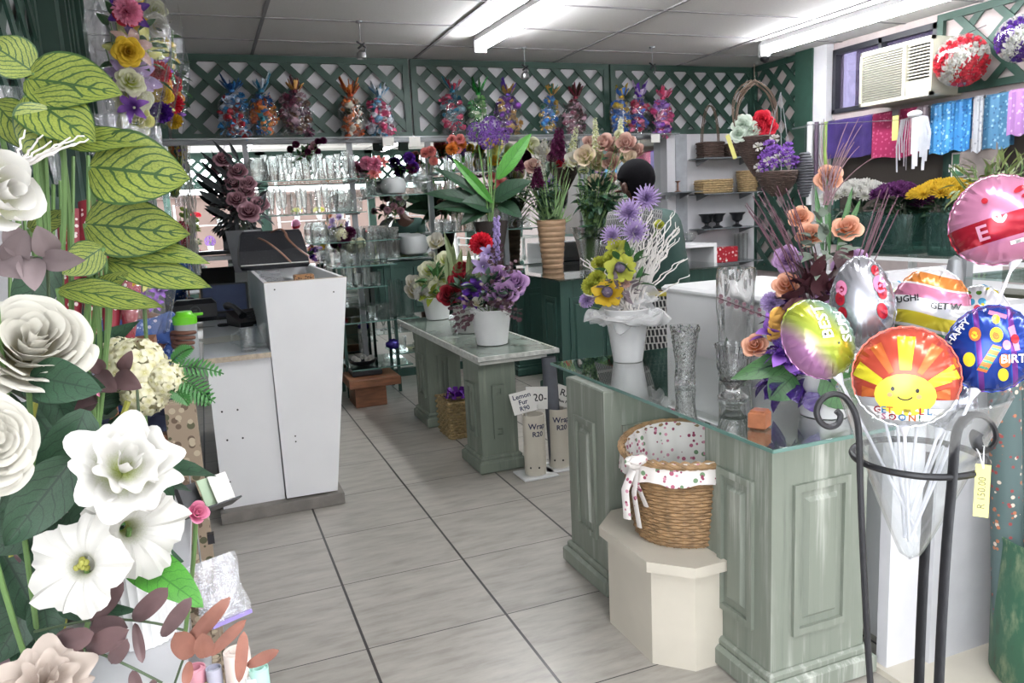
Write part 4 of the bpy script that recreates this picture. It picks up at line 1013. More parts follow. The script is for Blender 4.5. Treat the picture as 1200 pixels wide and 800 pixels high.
spike('small plum spike low in the middle of the tan ribbed vase bouquet', gp, 630, 196, 630, 218, d-.1, mo, P_plum, 7)
spike('pale green and white snapdragon spike beside the plum one', gp, 676, 148, 666, 196, d+.1, mo, P_yelw, 6)
spike('white green snapdragon spike left of the plum snapdragon', gp, 638, 162, 632, 212, d-.05, mo, P_white, 6)
cut_stem('cream yellow lisianthus at the upper left of the tan vase bouquet', gp, 624, 172, 'roseb', P_yelw, 12, d, mo)
cut_stem('pale cream lisianthus just right of the yellow one in the tan vase bouquet', gp, 636, 178, 'roseb', P_whitec, 11, d-.04, mo)
cut_stem('blush pink rose low at the left of the tan vase bouquet', gp, 625, 193, 'rose', P_blush, 13, d-.06, mo)
cut_stem('dusty pink alstroemeria at the far left of the tan vase bouquet', gp, 586, 215, 'lily', P_coral, 10, d-.1, mo, extra=[(578, 208, 'lily', P_coral, 9), (598, 216, 'lily', P_mauve, 9)])
cut_stem('pink rosebud with small buds low at the left of the tan vase bouquet', gp, 612, 218, 'bud', P_mauve, 8, d-.1, mo)
cut_stem('mauve lisianthus bud beside the plum snapdragon', gp, 648, 186, 'bud', P_mauve, 10, d, mo)
foliage_b = empty('greenery_bunch', mo, 'bunch of dark grassy greenery in the tan ribbed vase', 'greenery')
mb = MB(); rw = random.Random(4)
for k in range(80):
    a = mo+V((rw.uniform(-.05, .05), rw.uniform(-.04, .04), -.12)); b = at(rw.uniform(612, 672), rw.uniform(185, 262), d+rw.uniform(-.15, .15)); Mx, L = leafdir(a, b, V((rw.uniform(-1, 1), -1, .3)), 1); leaf_mb(mb, Mx, L, .014, .05, .1, 1, 2, 5)
mb.build('blades', M_stem, foliage_b)
foliage_part('leaves', at(637, 225, d), (.14, .1, .18), 90, .10, .035, M_leafd, foliage_b, 31, -1)
# lisianthus in clear vase
p = tvase(692, 318); d = camd(p)
r = empty('flared_glass_vase', p, 'flared clear glass vase of cream lisianthus on the far glass table', 'vase', 'vases on the far glass table')
h = pxr(d, 52); MB().vessel([(pxr(d, 13), 0), (pxr(d, 12), h*.3), (pxr(d, 17), h*.75), (pxr(d, 22), h)], .004, 24, c=tuple(p), base=.015).build('vessel', M_glass, r)
mo = p+V((0, 0, h*.8)); gp = 'cream lisianthus in the flared glass vase'
L_ = [(686, 183, 'roseb', P_cream, 14), (674, 187, 'roseb', P_whitec, 13), (700, 190, 'roseb', P_cream, 14), (698, 211, 'open', P_cream, 13), (708, 168, 'roseb', P_blush, 13), (722, 172, 'roseb', P_blush, 14), (716, 190, 'roseb', P_blush, 12), (734, 168, 'roseb', P_blush, 13), (736, 186, 'roseb', P_cream, 12), (692, 168, 'roseb', P_blush, 11), (746, 178, 'roseb', P_blush, 11), (726, 158, 'bud', P_yelw, 9), (684, 200, 'bud', P_yelw, 9), (718, 208, 'bud', P_blush, 9)]
for i, s_ in enumerate(sorted(L_, key=lambda q: q[0])):
    nm = {P_cream.name: 'cream', P_whitec.name: 'ivory', P_blush.name: 'blush', P_yelw.name: 'greenish'}[s_[3].name]
    cut_stem('%s lisianthus, %s of the blooms in the flared glass vase' % (nm, ORD[i]), gp, s_[0], s_[1], s_[2], s_[3], s_[4], d+RND.uniform(-.1, .1), mo, leaves=12)
spike('pale snapdragon spike standing at the top left of the lisianthus vase', gp, 697, 138, 699, 178, d, mo, P_yelw, 5)
spike('pale snapdragon spike standing at the top right of the lisianthus vase', gp, 728, 138, 725, 172, d, mo, P_yelw, 5)
gb = empty('greenery_bunch', mo, 'dark leafy stems bundled in the flared glass vase', 'greenery')
foliage_part('leaves', at(700, 235, d), (.20, .12, .22), 170, .10, .045, M_leafd, gb, 33, -1)
mb = MB()
for k in range(40):
    a = p+V((rw.uniform(-.05, .05), rw.uniform(-.05, .05), .02)); b = at(rw.uniform(675, 730), rw.uniform(205, 235), d+rw.uniform(-.1, .1)); mb.tube(bez(a, mo+V((rw.uniform(-.06, .06), rw.uniform(-.05, .05), 0)), b, 8), .003, 4)
mb.build('stems', M_stem, gb)
# bird-of-paradise leaves with violet allium heads
p = ony(578, 311, 6.35); p.z = TD+.001; d = camd(p)
r = empty('dark_trunk_vase', p, 'dark textured tall vase with violet pompom blooms and big glossy leaves', 'flower arrangement')
h = pxr(d, 62); MB().vessel([(pxr(d, 10), 0), (pxr(d, 14), h*.5), (pxr(d, 20), h)], .006, 18, c=tuple(p), fn=lambda a, t: 1+.04*math.sin(9*a)).build('vessel', plain('dark_bark', S('2e2724'), .8, var=.3, bump=.5), r)
mo = p+V((0, 0, h*.9))
heads_on(r, [(558, 154, 'allium', P_viol2, 11), (575, 147, 'allium', P_viol2, 11, -.03), (587, 159, 'allium', P_viol2, 10, .05), (571, 163, 'allium', P_viol2, 11, -.06)], d, mo, M_stem, .008)
mb = MB(); bl = MB()
for (bx_, by_, tx_, ty_, w, t_) in ((583, 210, 622, 154, 19, 0), (577, 238, 530, 182, 12, 0)):
    a, b = at(bx_, by_, d-.05), at(tx_, ty_, d-.1); Mx, L = leafdir(a, b, towards(a)+V((0, 0, .3)), 1); leaf_mb(bl, Mx, L, pxr(d, w), .15, .2, 1.2, 4, 8)
for (bx_, by_, tx_, ty_, w) in ((570, 235, 512, 190, 14), (572, 240, 500, 218, 20), (575, 245, 510, 235, 26), (578, 245, 545, 232, 26), (580, 235, 618, 208, 26), (585, 240, 610, 250, 20), (575, 240, 540, 258, 22)):
    a, b = at(bx_, by_, d), at(tx_, ty_, d-.15); Mx, L = leafdir(a, b, towards(a)+V((0, 0, .8)), 1); leaf_mb(mb, Mx, L, pxr(d, w), .2, .2, 1.2, 4, 8)
mb.build('dark_leaves', M_leafd, r); bl.build('bright_leaves', M_leafb, r)
# dusty pink roses by the mirror, far left
r = empty('hanging_rose_spray', onz(285, 312, .95), 'tall dusty pink roses and grey leaves in a square grey vase before the mirror', 'flower arrangement')
d = 6.0; p = at(290, 318, d); r.location = p
MB().vessel([(pxr(d, 14), 0), (pxr(d, 20), pxr(d, 48))], .006, 4, c=tuple(p)).build('vessel', M_grey, r, smooth=False)
mo = p+V((0, 0, pxr(d, 46)))
heads_on(r, [(261, 185, 'rose', P_mauve, 11), (278, 199, 'rose', P_mauve, 12), (273, 213, 'rose', P_mauve, 10), (290, 213, 'rose', P_mauve, 10), (288, 222, 'rose', P_mauve, 11), (277, 232, 'rose', P_mauve, 12, -.05), (291, 246, 'rose', P_mauve, 14, -.08), (304, 238, 'rose', P_mauve, 12)], d, mo, M_stemd)
foliage_part('grey_foliage', at(281, 245, d)+V((0, .12, 0)), (.22, .10, .30), 170, .10, .035, M_greyleaf, r, 41, -1)
mb = MB()
for (bx_, by_, tx_, ty_, w) in ((275, 215, 232, 175, 7), (280, 200, 247, 162, 6), (262, 225, 225, 200, 8), (262, 240, 230, 222, 8), (270, 255, 238, 240, 7), (280, 190, 268, 165, 5), (300, 250, 312, 225, 8)):
    a, b = at(bx_, by_, d), at(tx_, ty_, d); Mx, L = leafdir(a, b, towards(a), 1); leaf_mb(mb, Mx, L, pxr(d, w), .1, .2, 1.2, 2, 6)
mb.build('long_grey_leaves', M_greyleaf, r)
# ------------------------------------------------------------------ glassware
GV = {}
def gtype(kind):
    """shared meshes of small glass pieces, base at origin, real size"""
    if kind in GV: return GV[kind]
    mb = MB(); M = M_glass; nm = 'glass_vase'
    if kind == 'bud': mb.vessel([(.03, 0), (.034, .02), (.022, .09), (.018, .15), (.028, .21)], .003, 12)
    elif kind == 'cyl': mb.vessel([(.035, 0), (.036, .01), (.036, .20)], .003, 14)
    elif kind == 'tallcyl': mb.vessel([(.05, 0), (.05, .30)], .004, 14)
    elif kind == 'flute': mb.vessel([(.04, 0), (.04, .005), (.008, .012), (.008, .05), (.022, .08), (.03, .2), (.034, .24)], .003, 12, base=.05)
    elif kind == 'tumbler': mb.vessel([(.036, 0), (.044, .11)], .004, 14, base=.012); nm = 'glass_tumbler'
    elif kind == 'jar': mb.vessel([(.07, 0), (.08, .02), (.08, .14), (.06, .17), (.062, .19)], .004, 18); nm = 'glass_jar'
    elif kind == 'ripple': mb.vessel([(.03+.005*math.sin(k*1.4), .022*k) for k in range(10)], .003, 12, fn=lambda a, t: 1+.08*math.cos(6*a)); M = M_glassb
    elif kind == 'cube': mb.vessel([(.065, 0), (.07, .01), (.07, .12)], .006, 4, fn=lambda a, t: 1); M = M_glassb; nm = 'glass_bowl'
    elif kind == 'bowl': mb.vessel([(.03, 0), (.07, .03), (.095, .07), (.10, .10)], .004, 18); nm = 'glass_bowl'; M = M_glassb
    elif kind == 'goblet': mb.vessel([(.04, 0), (.042, .01), (.02, .03), (.025, .05), (.06, .09), (.065, .16), (.072, .19)], .004, 18, base=.055); M = M_glassb
    elif kind == 'fatvase': mb.vessel([(.055, 0), (.075, .05), (.08, .14), (.06, .19), (.075, .23)], .005, 18, fn=lambda a, t: 1+.05*math.cos(9*a)); M = M_glassb
    me = mb.mesh(nm, M, True); GV[kind] = (me, nm); return GV[kind]
def glass(kind, p, label, grp=None, s=1.0, cat='vase', rz=None):
    me, nm = gtype(kind); o = bpy.data.objects.new(nm, me); COL.objects.link(o); o.location = p
    o.rotation_euler = (0, 0, rz if rz is not None else RND.uniform(0, 6)); o.scale = (s, s, s) if not isinstance(s, tuple) else s
    return tag(o, label, cat, grp)
def row(kinds, x0, x1, Y, z, where, grp, s=1.0, cat='vase'):
    n = len(kinds); names = {'bud': 'bud vase', 'cyl': 'straight vase', 'flute': 'flute vase', 'tumbler': 'tumbler', 'jar': 'jar', 'ripple': 'rippled vase', 'cube': 'square bowl', 'bowl': 'bowl', 'goblet': 'goblet', 'fatvase': 'fluted vase', 'tallcyl': 'tall vase'}
    for i, k in enumerate(kinds):
        x = x0+(x1-x0)*(i+.5)/n+rr(-.006, .006)
        glass(k, (x, Y+rr(-.03, .03), z), 'clear glass %s, %s %s' % (names[k], ORD[i], where), grp, s*rr(.94, 1.06), cat)
SHY = 6.90
def gshelf(x0, x1, z, label, y0=6.72, y1=7.05):
    r = empty('glass_shelf', ((x0+x1)/2, y1, z), label, 'glass shelf', 'glass shelves on the mirror wall')
    MB().box(x0, y0, z-.006, x1, y1, z).build('shelf_pane', M_shelf, r, smooth=False)
    MB().box(x0, y0-.002, z-.0065, x1, y0, z+.0005).build('front_edge', M_gedge, r, smooth=False)
    for x in (x0+.06, x1-.06): MB().box(x-.008, y0+.04, z-.022, x+.008, y1+.01, z-.0065).build('bracket', M_grey, r, smooth=False)
    return r
sh = [(.42, 1.34, 1.83, 'highest glass shelf, at the left of the mirror', 'on the highest left mirror shelf', ['jar', 'bud', 'cyl', 'bud', 'flute', 'bud', 'cyl', 'flute', 'bud', 'cyl', 'bud', 'flute', 'bud']),
      (.42, 1.34, 1.55, 'second glass shelf, at the left of the mirror above the handbag', 'on the second left mirror shelf', ['ripple', 'flute', 'flute', 'ripple', 'flute', 'ripple', 'flute', 'flute', 'jar', 'cube']),
      (.86, 1.62, 1.30, 'third glass shelf, right of the handbag', 'on the third left mirror shelf', ['jar', 'cube', 'cube', 'tumbler', 'cube', 'bowl']),
      (1.36, 2.36, 1.68, 'upper middle glass shelf with the frosted oval vase', '', []),
      (1.95, 2.75, 1.86, 'short high glass shelf right of the middle', 'on the short high middle shelf', ['cyl', 'tumbler', 'bud', 'cyl', 'tumbler', 'ripple', 'cyl']),
      (1.30, 1.98, 1.135, 'low glass shelf with the frosted round vase, above the green cupboard', '', []),
      (1.95, 2.95, 1.33, 'middle glass shelf behind the violet pompoms', 'on the middle shelf behind the violet pompoms', ['cube', 'cube', 'tallcyl', 'fatvase', 'cyl', 'goblet', 'cube'])]
for x0, x1, z, lb, wh, ks in sh:
    gshelf(x0, x1, z, lb)
    if ks: row(ks, x0+.03, x1-.02, SHY, z, wh, 'glassware '+wh)
def frosted(x, z, rx, h, label):
    mb = MB(); mb.lathe([(rx*.45, 0), (rx*.85, h*.12), (rx, h*.5), (rx*.85, h*.88), (rx*.4, h), (rx*.36, h*.97), (0, h*.9)], 24, c=(x, SHY, z)); o = mb.build('frosted_vase', M_frost); tag(o, label, 'vase')
frosted(1.63, 1.68, .115, .16, 'frosted grey oval vase on the upper middle glass shelf'); frosted(1.78, 1.135, .135, .20, 'frosted grey round vase on the low shelf over the green cupboard')
glass('fatvase', (1.40, SHY, 1.68), 'clear glass fluted pot left of the frosted oval vase', None, .9); glass('bowl', (1.51, SHY-.06, 1.68), 'small clear glass bowl in front, just left of the frosted oval vase')
glass('fatvase', (1.90, SHY, 1.68), 'big clear fluted glass vase right of the frosted oval vase', None, 1.15); glass('goblet', (1.80, SHY, 1.68), 'footed clear glass vase behind the frosted oval vase holding a violet bloom')
glass('tallcyl', (1.38, SHY, 1.135), 'tall clear cylinder vase at the left end of the low middle shelf', None, .8); glass('tallcyl', (1.50, SHY, 1.135), 'tall clear cylinder vase, second on the low middle shelf', None, .95); glass('tallcyl', (1.60, SHY, 1.135), 'tall clear cylinder vase touching the frosted round vase', None, .9)
glass('cyl', (2.3, SHY, 1.68), 'clear glass cylinder vase at the right end of the upper middle shelf'); glass('tumbler', (2.15, SHY, 1.68), 'clear tumbler on the upper middle shelf', cat='tumbler')
def small_bunch(x, z, cols, label, s=.05, y=SHY-.02, n=7, spread=.09):
    r = empty('flower_bunch', (x, y, z), label, 'flowers'); st = MB(); rd = random.Random(int(x*100))
    st.tube([(x, y, z+.02), (x, y, z+.12)], .004, 5)
    for k in range(n):
        kd, m_ = cols[k % len(cols)]; q = V((x+rd.uniform(-spread, spread), y-rd.uniform(0, .08), z+.16+rd.uniform(-.06, .09)))
        inst(HN[kd], head(kd, m_), frame(q, towards(q)+V((q.x-x, 0, .4)), s*rd.uniform(.8, 1.1)), r); st.tube([(x, y, z+.08), q], .0025, 4)
    st.build('stems', M_stem, r); foliage_part('leaves', (x, y, z+.12), (.08, .05, .08), 16, .06, .03, M_leafm, r, int(x*70), -.6)
small_bunch(1.47, 1.74, [('lily', P_coral), ('carn', P_pink)], 'small spray of coral flowers left of the violet bloom on the mirror shelf', .06)
small_bunch(1.80, 1.80, [('carn', P_violet), ('carn', P_plum)], 'deep violet pompom flower above the frosted oval vase', .07, n=3, spread=.04)
small_bunch(1.96, 1.84, [('carn', P_coral)], 'coral flower in the big fluted vase on the mirror shelf', .05, n=3, spread=.05)
small_bunch(1.62, 1.42, [('carn', P_mauve), ('bud', P_white)], 'dark leafy bunch hanging under the upper middle shelf', .04)
small_bunch(1.2, 1.13, [('carn', P_plum), ('hydr', P_hyd)], 'plum and cream blooms low behind the third glass shelf', .06, n=6)
small_bunch(2.2, 1.95, [('carn', P_orange), ('open', P_coral)], 'orange and coral blooms on the short high shelf', .06)
small_bunch(.9, 1.93, [('carn', P_plum), ('bud', P_mauve)], 'small plum blooms above the row of bud vases', .035, n=9, spread=.14)
small_bunch(2.62, 1.86, [('open', P_yelg), ('carn', P_yelo)], 'lemon flowers on the short high shelf near its right end', .06)
small_bunch(2.2, 1.40, [('bud', P_white), ('carn', P_blush)], 'little white and blush flowers on the middle shelf', .04)
# stepped glass stand in front of the dark green box
r = empty('stepped_glass_stand', (1.2, 6.4, 0), 'stepped stand of glass shelves with dark supports at the end of the aisle', 'shelf stand')
lev = [(1.00, 1.50, .30, 6.1, 6.7), (.98, 1.62, .66, 6.25, 6.75), (.98, 1.4, .93, 6.4, 6.85), (.98, 1.52, 1.10, 6.5, 6.85), (1.0, 1.85, .30, 6.3, 6.75)]
for (a, b, z, ya_, yb_) in lev[:4]+[(1.4, 1.86, .36, 6.3, 6.7)]:
    MB().box(a, ya_, z-.008, b, yb_, z).build('shelf_pane', M_shelf, r, smooth=False); MB().box(a, ya_-.003, z-.009, b, ya_, z+.001).build('front_edge', M_gedge, r, smooth=False)
mb = MB()
for x in (1.02, 1.46): mb.box(x-.012, 6.45, 0, x+.012, 6.48, 1.095); mb.box(x-.012, 6.72, 0, x+.012, 6.75, 1.095)
mb.build('support', M_greendk, r, smooth=False)
row(['tumbler', 'cyl', 'tumbler', 'cyl', 'tumbler'], 1.0, 1.38, 6.55, .9305, 'on the third step of the glass stand', 'glasses on the stepped stand', cat='tumbler')
row(['tumbler', 'cube', 'tallcyl', 'tallcyl'], 1.2, 1.62, 6.42, .6605, 'on the second step of the glass stand', 'glasses on the second step', cat='glass')
row(['tumbler', 'flute', 'tumbler'], 1.45, 1.8, 6.45, .3605, 'on the lowest step of the glass stand', 'glasses on the lowest step', cat='glass')
row(['cube', 'jar', 'cyl', 'goblet', 'cyl'], 1.0, 1.5, 6.7, 1.1005, 'on the top step of the glass stand', 'glasses on the top step', cat='glass')
q = V((1.12, 6.28, .301)); r = empty('tiered_dish', q, 'dark round dish of white flowers around a glass stem, low on the stepped stand', 'dish')
mb = MB(); mb.vessel([(.05, 0), (.10, .02), (.12, .05)], .006, 20, c=tuple(q)); mb.build('dish', M_blackp, r)
mb = MB(); mb.tube([q+V((0, 0, .01)), q+V((0, 0, .30))], .018, 10); mb.build('glass_stem', M_glassb, r)
for k in range(5): inst('white_bloom', head('carn', P_white), frame(q+V((math.cos(k*1.3)*.07, math.sin(k*1.3)*.07-.01, .05)), (0, -.4, 1), .03), r)
tag(MB().lathe([(0, 0), (.05, .0), (.16, .05), (.17, .06), (.155, .055), (.05, .01), (0, .01)], 24, c=(1.3, 6.6, .70)).build('glass_plate', M_glassb), 'wide clear glass plate tilted on the second step', 'plate')
mb = MB(); mb.ball((1.42, 6.45, .42), (.06, .05, .045), 12, 8, fn=lambda q_: 1+.12*math.sin(q_.x*12)); tag(mb.build('foil_parcel', plain('violet_foil', S('3c2f86'), .25, metal=.5)), 'small violet foil parcel on the low step of the stand', 'parcel')
r = empty('wooden_step_stool', (1.17, 6.2, 0), 'reddish brown wooden step stool on the floor below the stepped glass stand', 'stool')
MB().box(.95, 5.98, .17, 1.36, 6.4, .24, bev=.006).build('tread', M_wood, r, smooth=False)
MB().box(1.0, 6.05, 0, 1.25, 6.35, .17, bev=.004).build('base', M_wood, r, smooth=False)
tag(MB().box(1.0, 6.1, .2405, 1.24, 6.3, .29, bev=.01).build('black_box', M_blackp), 'flat black box on the wooden step stool', 'box')
# ------------------------------------------------------------------ wire basket on the floor by the island
p = onz(534, 506, 0); r = empty('seagrass_basket', p, 'square woven seagrass basket on the floor between the island pedestals', 'basket')
def weave_box(c, w, dpt, h, rows, M, parent, name='woven_body', taper=.9, rt=.008, n4=8):
    mb = MB(); c = V(c)
    for k in range(rows):
        z = h*(k+.5)/rows; s = taper+(1-taper)*z/h; pts = []
        per = []
        for (a, b) in (((-1, -1), (1, -1)), ((1, -1), (1, 1)), ((1, 1), (-1, 1)), ((-1, 1), (-1, -1))):
            for i in range(n4): t = i/n4; per.append((a[0]+(b[0]-a[0])*t, a[1]+(b[1]-a[1])*t))
        m_ = len(per)
        for i in range(m_+1):
            x, y = per[i % m_]; o_ = .006*(1 if (i+k) % 2 else -1)
            pts.append(c+V((x*(w/2*s+o_), y*(dpt/2*s+o_), z)))
        mb.tube(pts, rt*1.02, 5)
    mb.box(c.x-w/2*taper, c.y-dpt/2*taper, c.z, c.x+w/2*taper, c.y+dpt/2*taper, c.z+.008)
    return mb.build(name, M, parent)
weave_box((1.50, 4.95, 0), .20, .28, .26, 14, plain('seagrass', S('8a7650'), .8, var=.35, scale=40), r, rt=.0095)
q = V((1.50, 4.93, .27)); r2 = empty('ribbon_bow', q, 'shiny violet ribbon bow lying in the seagrass basket', 'bow'); mb = MB()
for k in range(9):
    a = k*.7; mb.tube([q+V((math.cos(a)*.02, math.sin(a)*.02, 0)), q+V((math.cos(a)*.07, math.sin(a)*.07, .05)), q+V((math.cos(a)*.09, math.sin(a)*.09, .0)), q+V((math.cos(a)*.03, math.sin(a)*.03, -.01))], .012, 4, flat=(1.4, .15))
mb.build('loops', plain('violet_satin', S('6a2a9a'), .25, metal=.3), r2)
# ------------------------------------------------------------------ tubes with price signs
def sign_tube(px, py, label, signs, roll=None, word=('Wrap', 'R20')):
    p = onz(px, py, .0); r = empty('stem_wrap_holder', p, label, 'tube holder', 'white tube holders on the floor')
    MB().box(p.x-.105, p.y-.09, 0, p.x+.105, p.y+.09, .012, bev=.003).build('base_plate', M_potw, r, smooth=False)
    mb = MB(); mb.vessel([(.062, .0125), (.062, .36)], .005, 28, c=(p.x, p.y, 0)); mb.build('tube', M_cream, r)
    fwd = towards(p+V((0, 0, .3))); a0 = math.atan2(fwd.y, fwd.x)+.35
    def wrap(x, z): a = a0+x/.0625; return (p.x+.0630*math.cos(a), p.y+.0630*math.sin(a), .30+z)
    mb = MB(); text_on(mb, word[0], .045, lambda x, y: wrap(x, y), bold=.001); text_on(mb, word[1], .04, lambda x, y: wrap(x, y-.045), bold=.001); mb.build('handwriting', M_ink, r)
    mb = MB()
    for k in (-.5, .3):
        a = a0+k-.3; mb.ball((p.x+.062*math.cos(a), p.y+.062*math.sin(a), .06), .006, 6, 4)
    mb.build('rivet', M_inkk, r)
    for (sx, sy, w, h, ang, lines, ofs, ink, lb) in signs:
        c = at(sx, sy, camd(p)+ofs); fw = towards(c); fw.z *= .3; fw.normalize(); M = frame(c, fw, 1, 0, (0, 0, 1)) @ Matrix.Rotation(ang, 4, 'Z')
        s = empty('price_sign', c, lb, 'price sign', 'price signs in the white tubes')
        MB().box(-w/2, -h/2, -.002, w/2, h/2, .002, M=M).build('card', M_paper, s, smooth=False)
        mb = MB(); foot = V((p.x+(c.x-p.x)*.25, p.y+(c.y-p.y)*.25, .03)); q0 = M @ V((0, -h*.3, -.006)); mb.tube([foot, q0], .012, 4, flat=(1.2, .3)); mb.build('stick', M_paper, s, smooth=False)
        mb = MB()
        card = [o for o in s.children if o.name.startswith('card')][0]
        for (t, sz, yy) in lines: text_on(mb, t, sz, lambda x, y, yy=yy: M @ V((x, y+yy, .0028)), bold=.0008)
        mb.build('lettering', ink, card, smooth=False)
    return r, p
sign_tube(628, 556, 'white tube holder with two price signs beside the island bench', [
    (613, 471, .135, .125, .22, [('Lemon', .038, .035), ('Fur', .038, .0), ('R90', .036, -.036)], -.05, M_ink, 'white handwritten sign reading Lemon Fur R90, leftmost in the white tubes'),
    (629, 466, .125, .13, -.03, [('R20-', .06, .0)], .0, M_inkk, 'white handwritten sign reading R20, middle of the three signs')])
_, p = sign_tube(656, 547, 'white tube holder with a grey roll in it, farther of the two', [
    (664, 465, .135, .12, -.32, [('R20', .055, .018), ('Box Plain', .022, -.03)], -.06, M_inkk, 'tilted white sign reading R20, rightmost, half hidden by the sage pedestal')])
mb = MB(); mb.tube([p+V((-.02, .0, .02)), p+V((-.035, .02, .66))], .042, 16); tag(mb.build('paper_roll', plain('charcoal_roll', S('55585f'), .6, var=.15)), 'dark grey wrapping roll standing in the farther white tube', 'roll')
# ------------------------------------------------------------------ lined wicker basket on the plinth
c = V((1.50, 2.14, .37)); c = V((1.48, 2.17, .371)); r = empty('lined_wicker_basket', c, 'oval willow basket lined with rose-print cloth, standing on the cream plinth', 'basket')
BW, BD, BH = .232, .20, .30
mb = MB(); n = 46
for k in range(26):
    z = .012+(BH-.02)*k/25; s = .80+.20*(z/BH)**.7; pts = []
    for i in range(n+1):
        a = 2*PI*i/n; o_ = .0035*(1 if (i+k) % 2 else -1); pts.append((c.x+(BW*s+o_)*math.cos(a), c.y+(BD*s+o_)*math.sin(a), c.z+z))
    mb.tube(pts, .0062, 4, cap=False)
for i in range(n):
    a = 2*PI*(i+.5)/n; mb.tube([(c.x+BW*.795*math.cos(a), c.y+BD*.795*math.sin(a), c.z), (c.x+BW*.995*math.cos(a), c.y+BD*.995*math.sin(a), c.z+BH)], .004, 4)
mb.lathe([(0, 0), (BW*.8, 0), (BW*.8, .01), (0, .01)], 30, M=Matrix.Translation(c) @ Matrix.Diagonal((1, BD/BW, 1, 1))); mb.build('woven_body', M_wicker, r)
mb = MB()
def rimz(a): return BH+.03*max(0, math.sin(a))**2+.0
for q_ in (0, 1, 2):
    pts = [(c.x+(BW+.004)*math.cos(a)+.008*math.cos(a*14+q_*2.1), c.y+(BD+.004)*math.sin(a)+.008*math.sin(a*14+q_*2.1), c.z+rimz(a)+.006*math.sin(a*14+q_*2.1)) for a in [2*PI*i/120 for i in range(121)]]
    mb.tube(pts, .008, 5, cap=False)
mb.build('braided_rim', M_wicker, r)
M_floral = spots('rose_print_cloth', S('e2dcd8'), [S('6d8a68'), S('b06078'), S('8a3a55'), S('c98a9c')], 34, .28, .8, density=.45)
mb = MB()
def lin(u, v):
    a = 2*PI*u; s = (.76+.20*v)*(1+.012*math.sin(a*22)); return (c.x+BW*s*math.cos(a), c.y+BD*s*math.sin(a), c.z+.02+(rimz(a)-.015)*v)
mb.grid(lin, 120, 8, closed=True)
def lin2(u, v):
    a = 2*PI*u; s = 1.035+.03*v+.012*math.sin(a*26)*v; return (c.x+(BW*s)*math.cos(a), c.y+(BD*s)*math.sin(a), c.z+rimz(a)+.008-.075*v+.006*math.sin(a*9)*v)
mb.grid(lin2, 140, 5, closed=True); mb.lathe([(0, 0), (BW*.78, .0)], 30, M=Matrix.Translation(c+V((0, 0, .022))) @ Matrix.Diagonal((1, BD/BW, 1, 1))); mb.build('cloth_lining', M_floral, r)
mb = MB()
for (ang, l, sp) in ((PI*1.08, .16, -.02), (PI*1.08, .13, .025), (PI*1.10, .19, .0)):
    b = c+V(((BW+.03)*math.cos(ang), (BD+.03)*math.sin(ang), BH-.02)); mb.tube([b, b+V((-.018+sp, -.01, -l*.4)), b+V((-.006+sp*1.6, -.02, -l))], .014, 6, flat=(1.2, .3))
b = c+V(((BW+.03)*math.cos(PI*1.08), (BD+.03)*math.sin(PI*1.08), BH)); mb.ball(b, (.03, .03, .022), 10, 6, fn=lambda q_: 1+.2*math.sin(q_.x*9)*math.sin(q_.z*8)); mb.ball(b+V((.01, -.02, .012)), (.035, .018, .018), 10, 6)
mb.build('bow_tie', M_floral, r)
# ------------------------------------------------------------------ crystal on the near glass counter
GZ = .827
def dense(pr, n):
    out = []; z0, z1 = pr[0][1], pr[-1][1]
    for i in range(n+1):
        z = z0+(z1-z0)*i/n
        for (ra, za), (rb, zb) in zip(pr, pr[1:]):
            if za <= z <= zb+1e-9: t = (z-za)/max(1e-9, zb-za); out.append((ra+(rb-ra)*t, z)); break
    return out
p = onz(803, 449, GZ); d = camd(p); h = pxr(d, 68)
r = tag(MB().vessel(dense([(pxr(d, 12), 0), (pxr(d, 12), h*.05), (pxr(d, 11), h*.3), (pxr(d, 13), h*.6), (pxr(d, 17), h)], 26), .006, 32, c=tuple(p), base=.02, fn=lambda a, t: 1+.06*math.cos(a*8+t*70)*math.cos(t*95)*(t < .49)+.10*math.cos(a*6)*(.44 < t < .54)).build('crystal_vase', M_crystal, smooth=False), 'short cut crystal vase with a flower-shaped rim on the glass counter', 'vase')
p = onz(862, 440, GZ); d = camd(p); h = pxr(d, 126)
r = tag(MB().vessel(dense([(pxr(d, 17), 0), (pxr(d, 18), h*.06), (pxr(d, 20), h*.6), (pxr(d, 22), h*.94), (pxr(d, 21), h)], 24), .009, 40, c=tuple(p), base=.03, fn=lambda a, t: 1+.05*math.cos(a*7)+.04*math.sin(a*5+t*22)).build('crystal_vase', M_crystal), 'tallest crystal vase with swirling flutes, standing behind the footed one', 'vase')
p = onz(859, 466, GZ); d = camd(p); h = pxr(d, 64)
pr = [(pxr(d, 17), 0), (pxr(d, 18), h*.03), (pxr(d, 9), h*.14), (pxr(d, 8), h*.20), (pxr(d, 15), h*.36), (pxr(d, 18), h*.6), (pxr(d, 19), h*.9), (pxr(d, 21), h*.97), (pxr(d, 21), h)]
r = tag(MB().vessel(dense(pr, 30), .005, 40, c=tuple(p), base=h*.34, fn=lambda a, t: 1+(.06*math.cos(a*10) if t < .33 or (t > .62) else .03*math.cos(a*20))*(1-abs(2*t-1))+.04*math.cos(a*10+t*60)*(.12 < t < .3)).build('crystal_vase', M_crystal), 'footed crystal vase with a plain rolled rim in front of the tallest one', 'vase')
MB().box(0, 0, 0, 0, 0, 0)
p = onz(890, 501, GZ); mb = MB(); M = Matrix.Translation(p) @ Matrix.Rotation(.55, 4, 'Z'); mb.box(-.026, -.026, 0, .026, .026, .052, M=M, bev=.005); mb.box(-.022, -.022, .052, .022, .022, .056, M=M, bev=.003)
tag(mb.build('copper_box', M_copper, smooth=False), 'small reddish brown cube box near the corner of the glass counter', 'box')
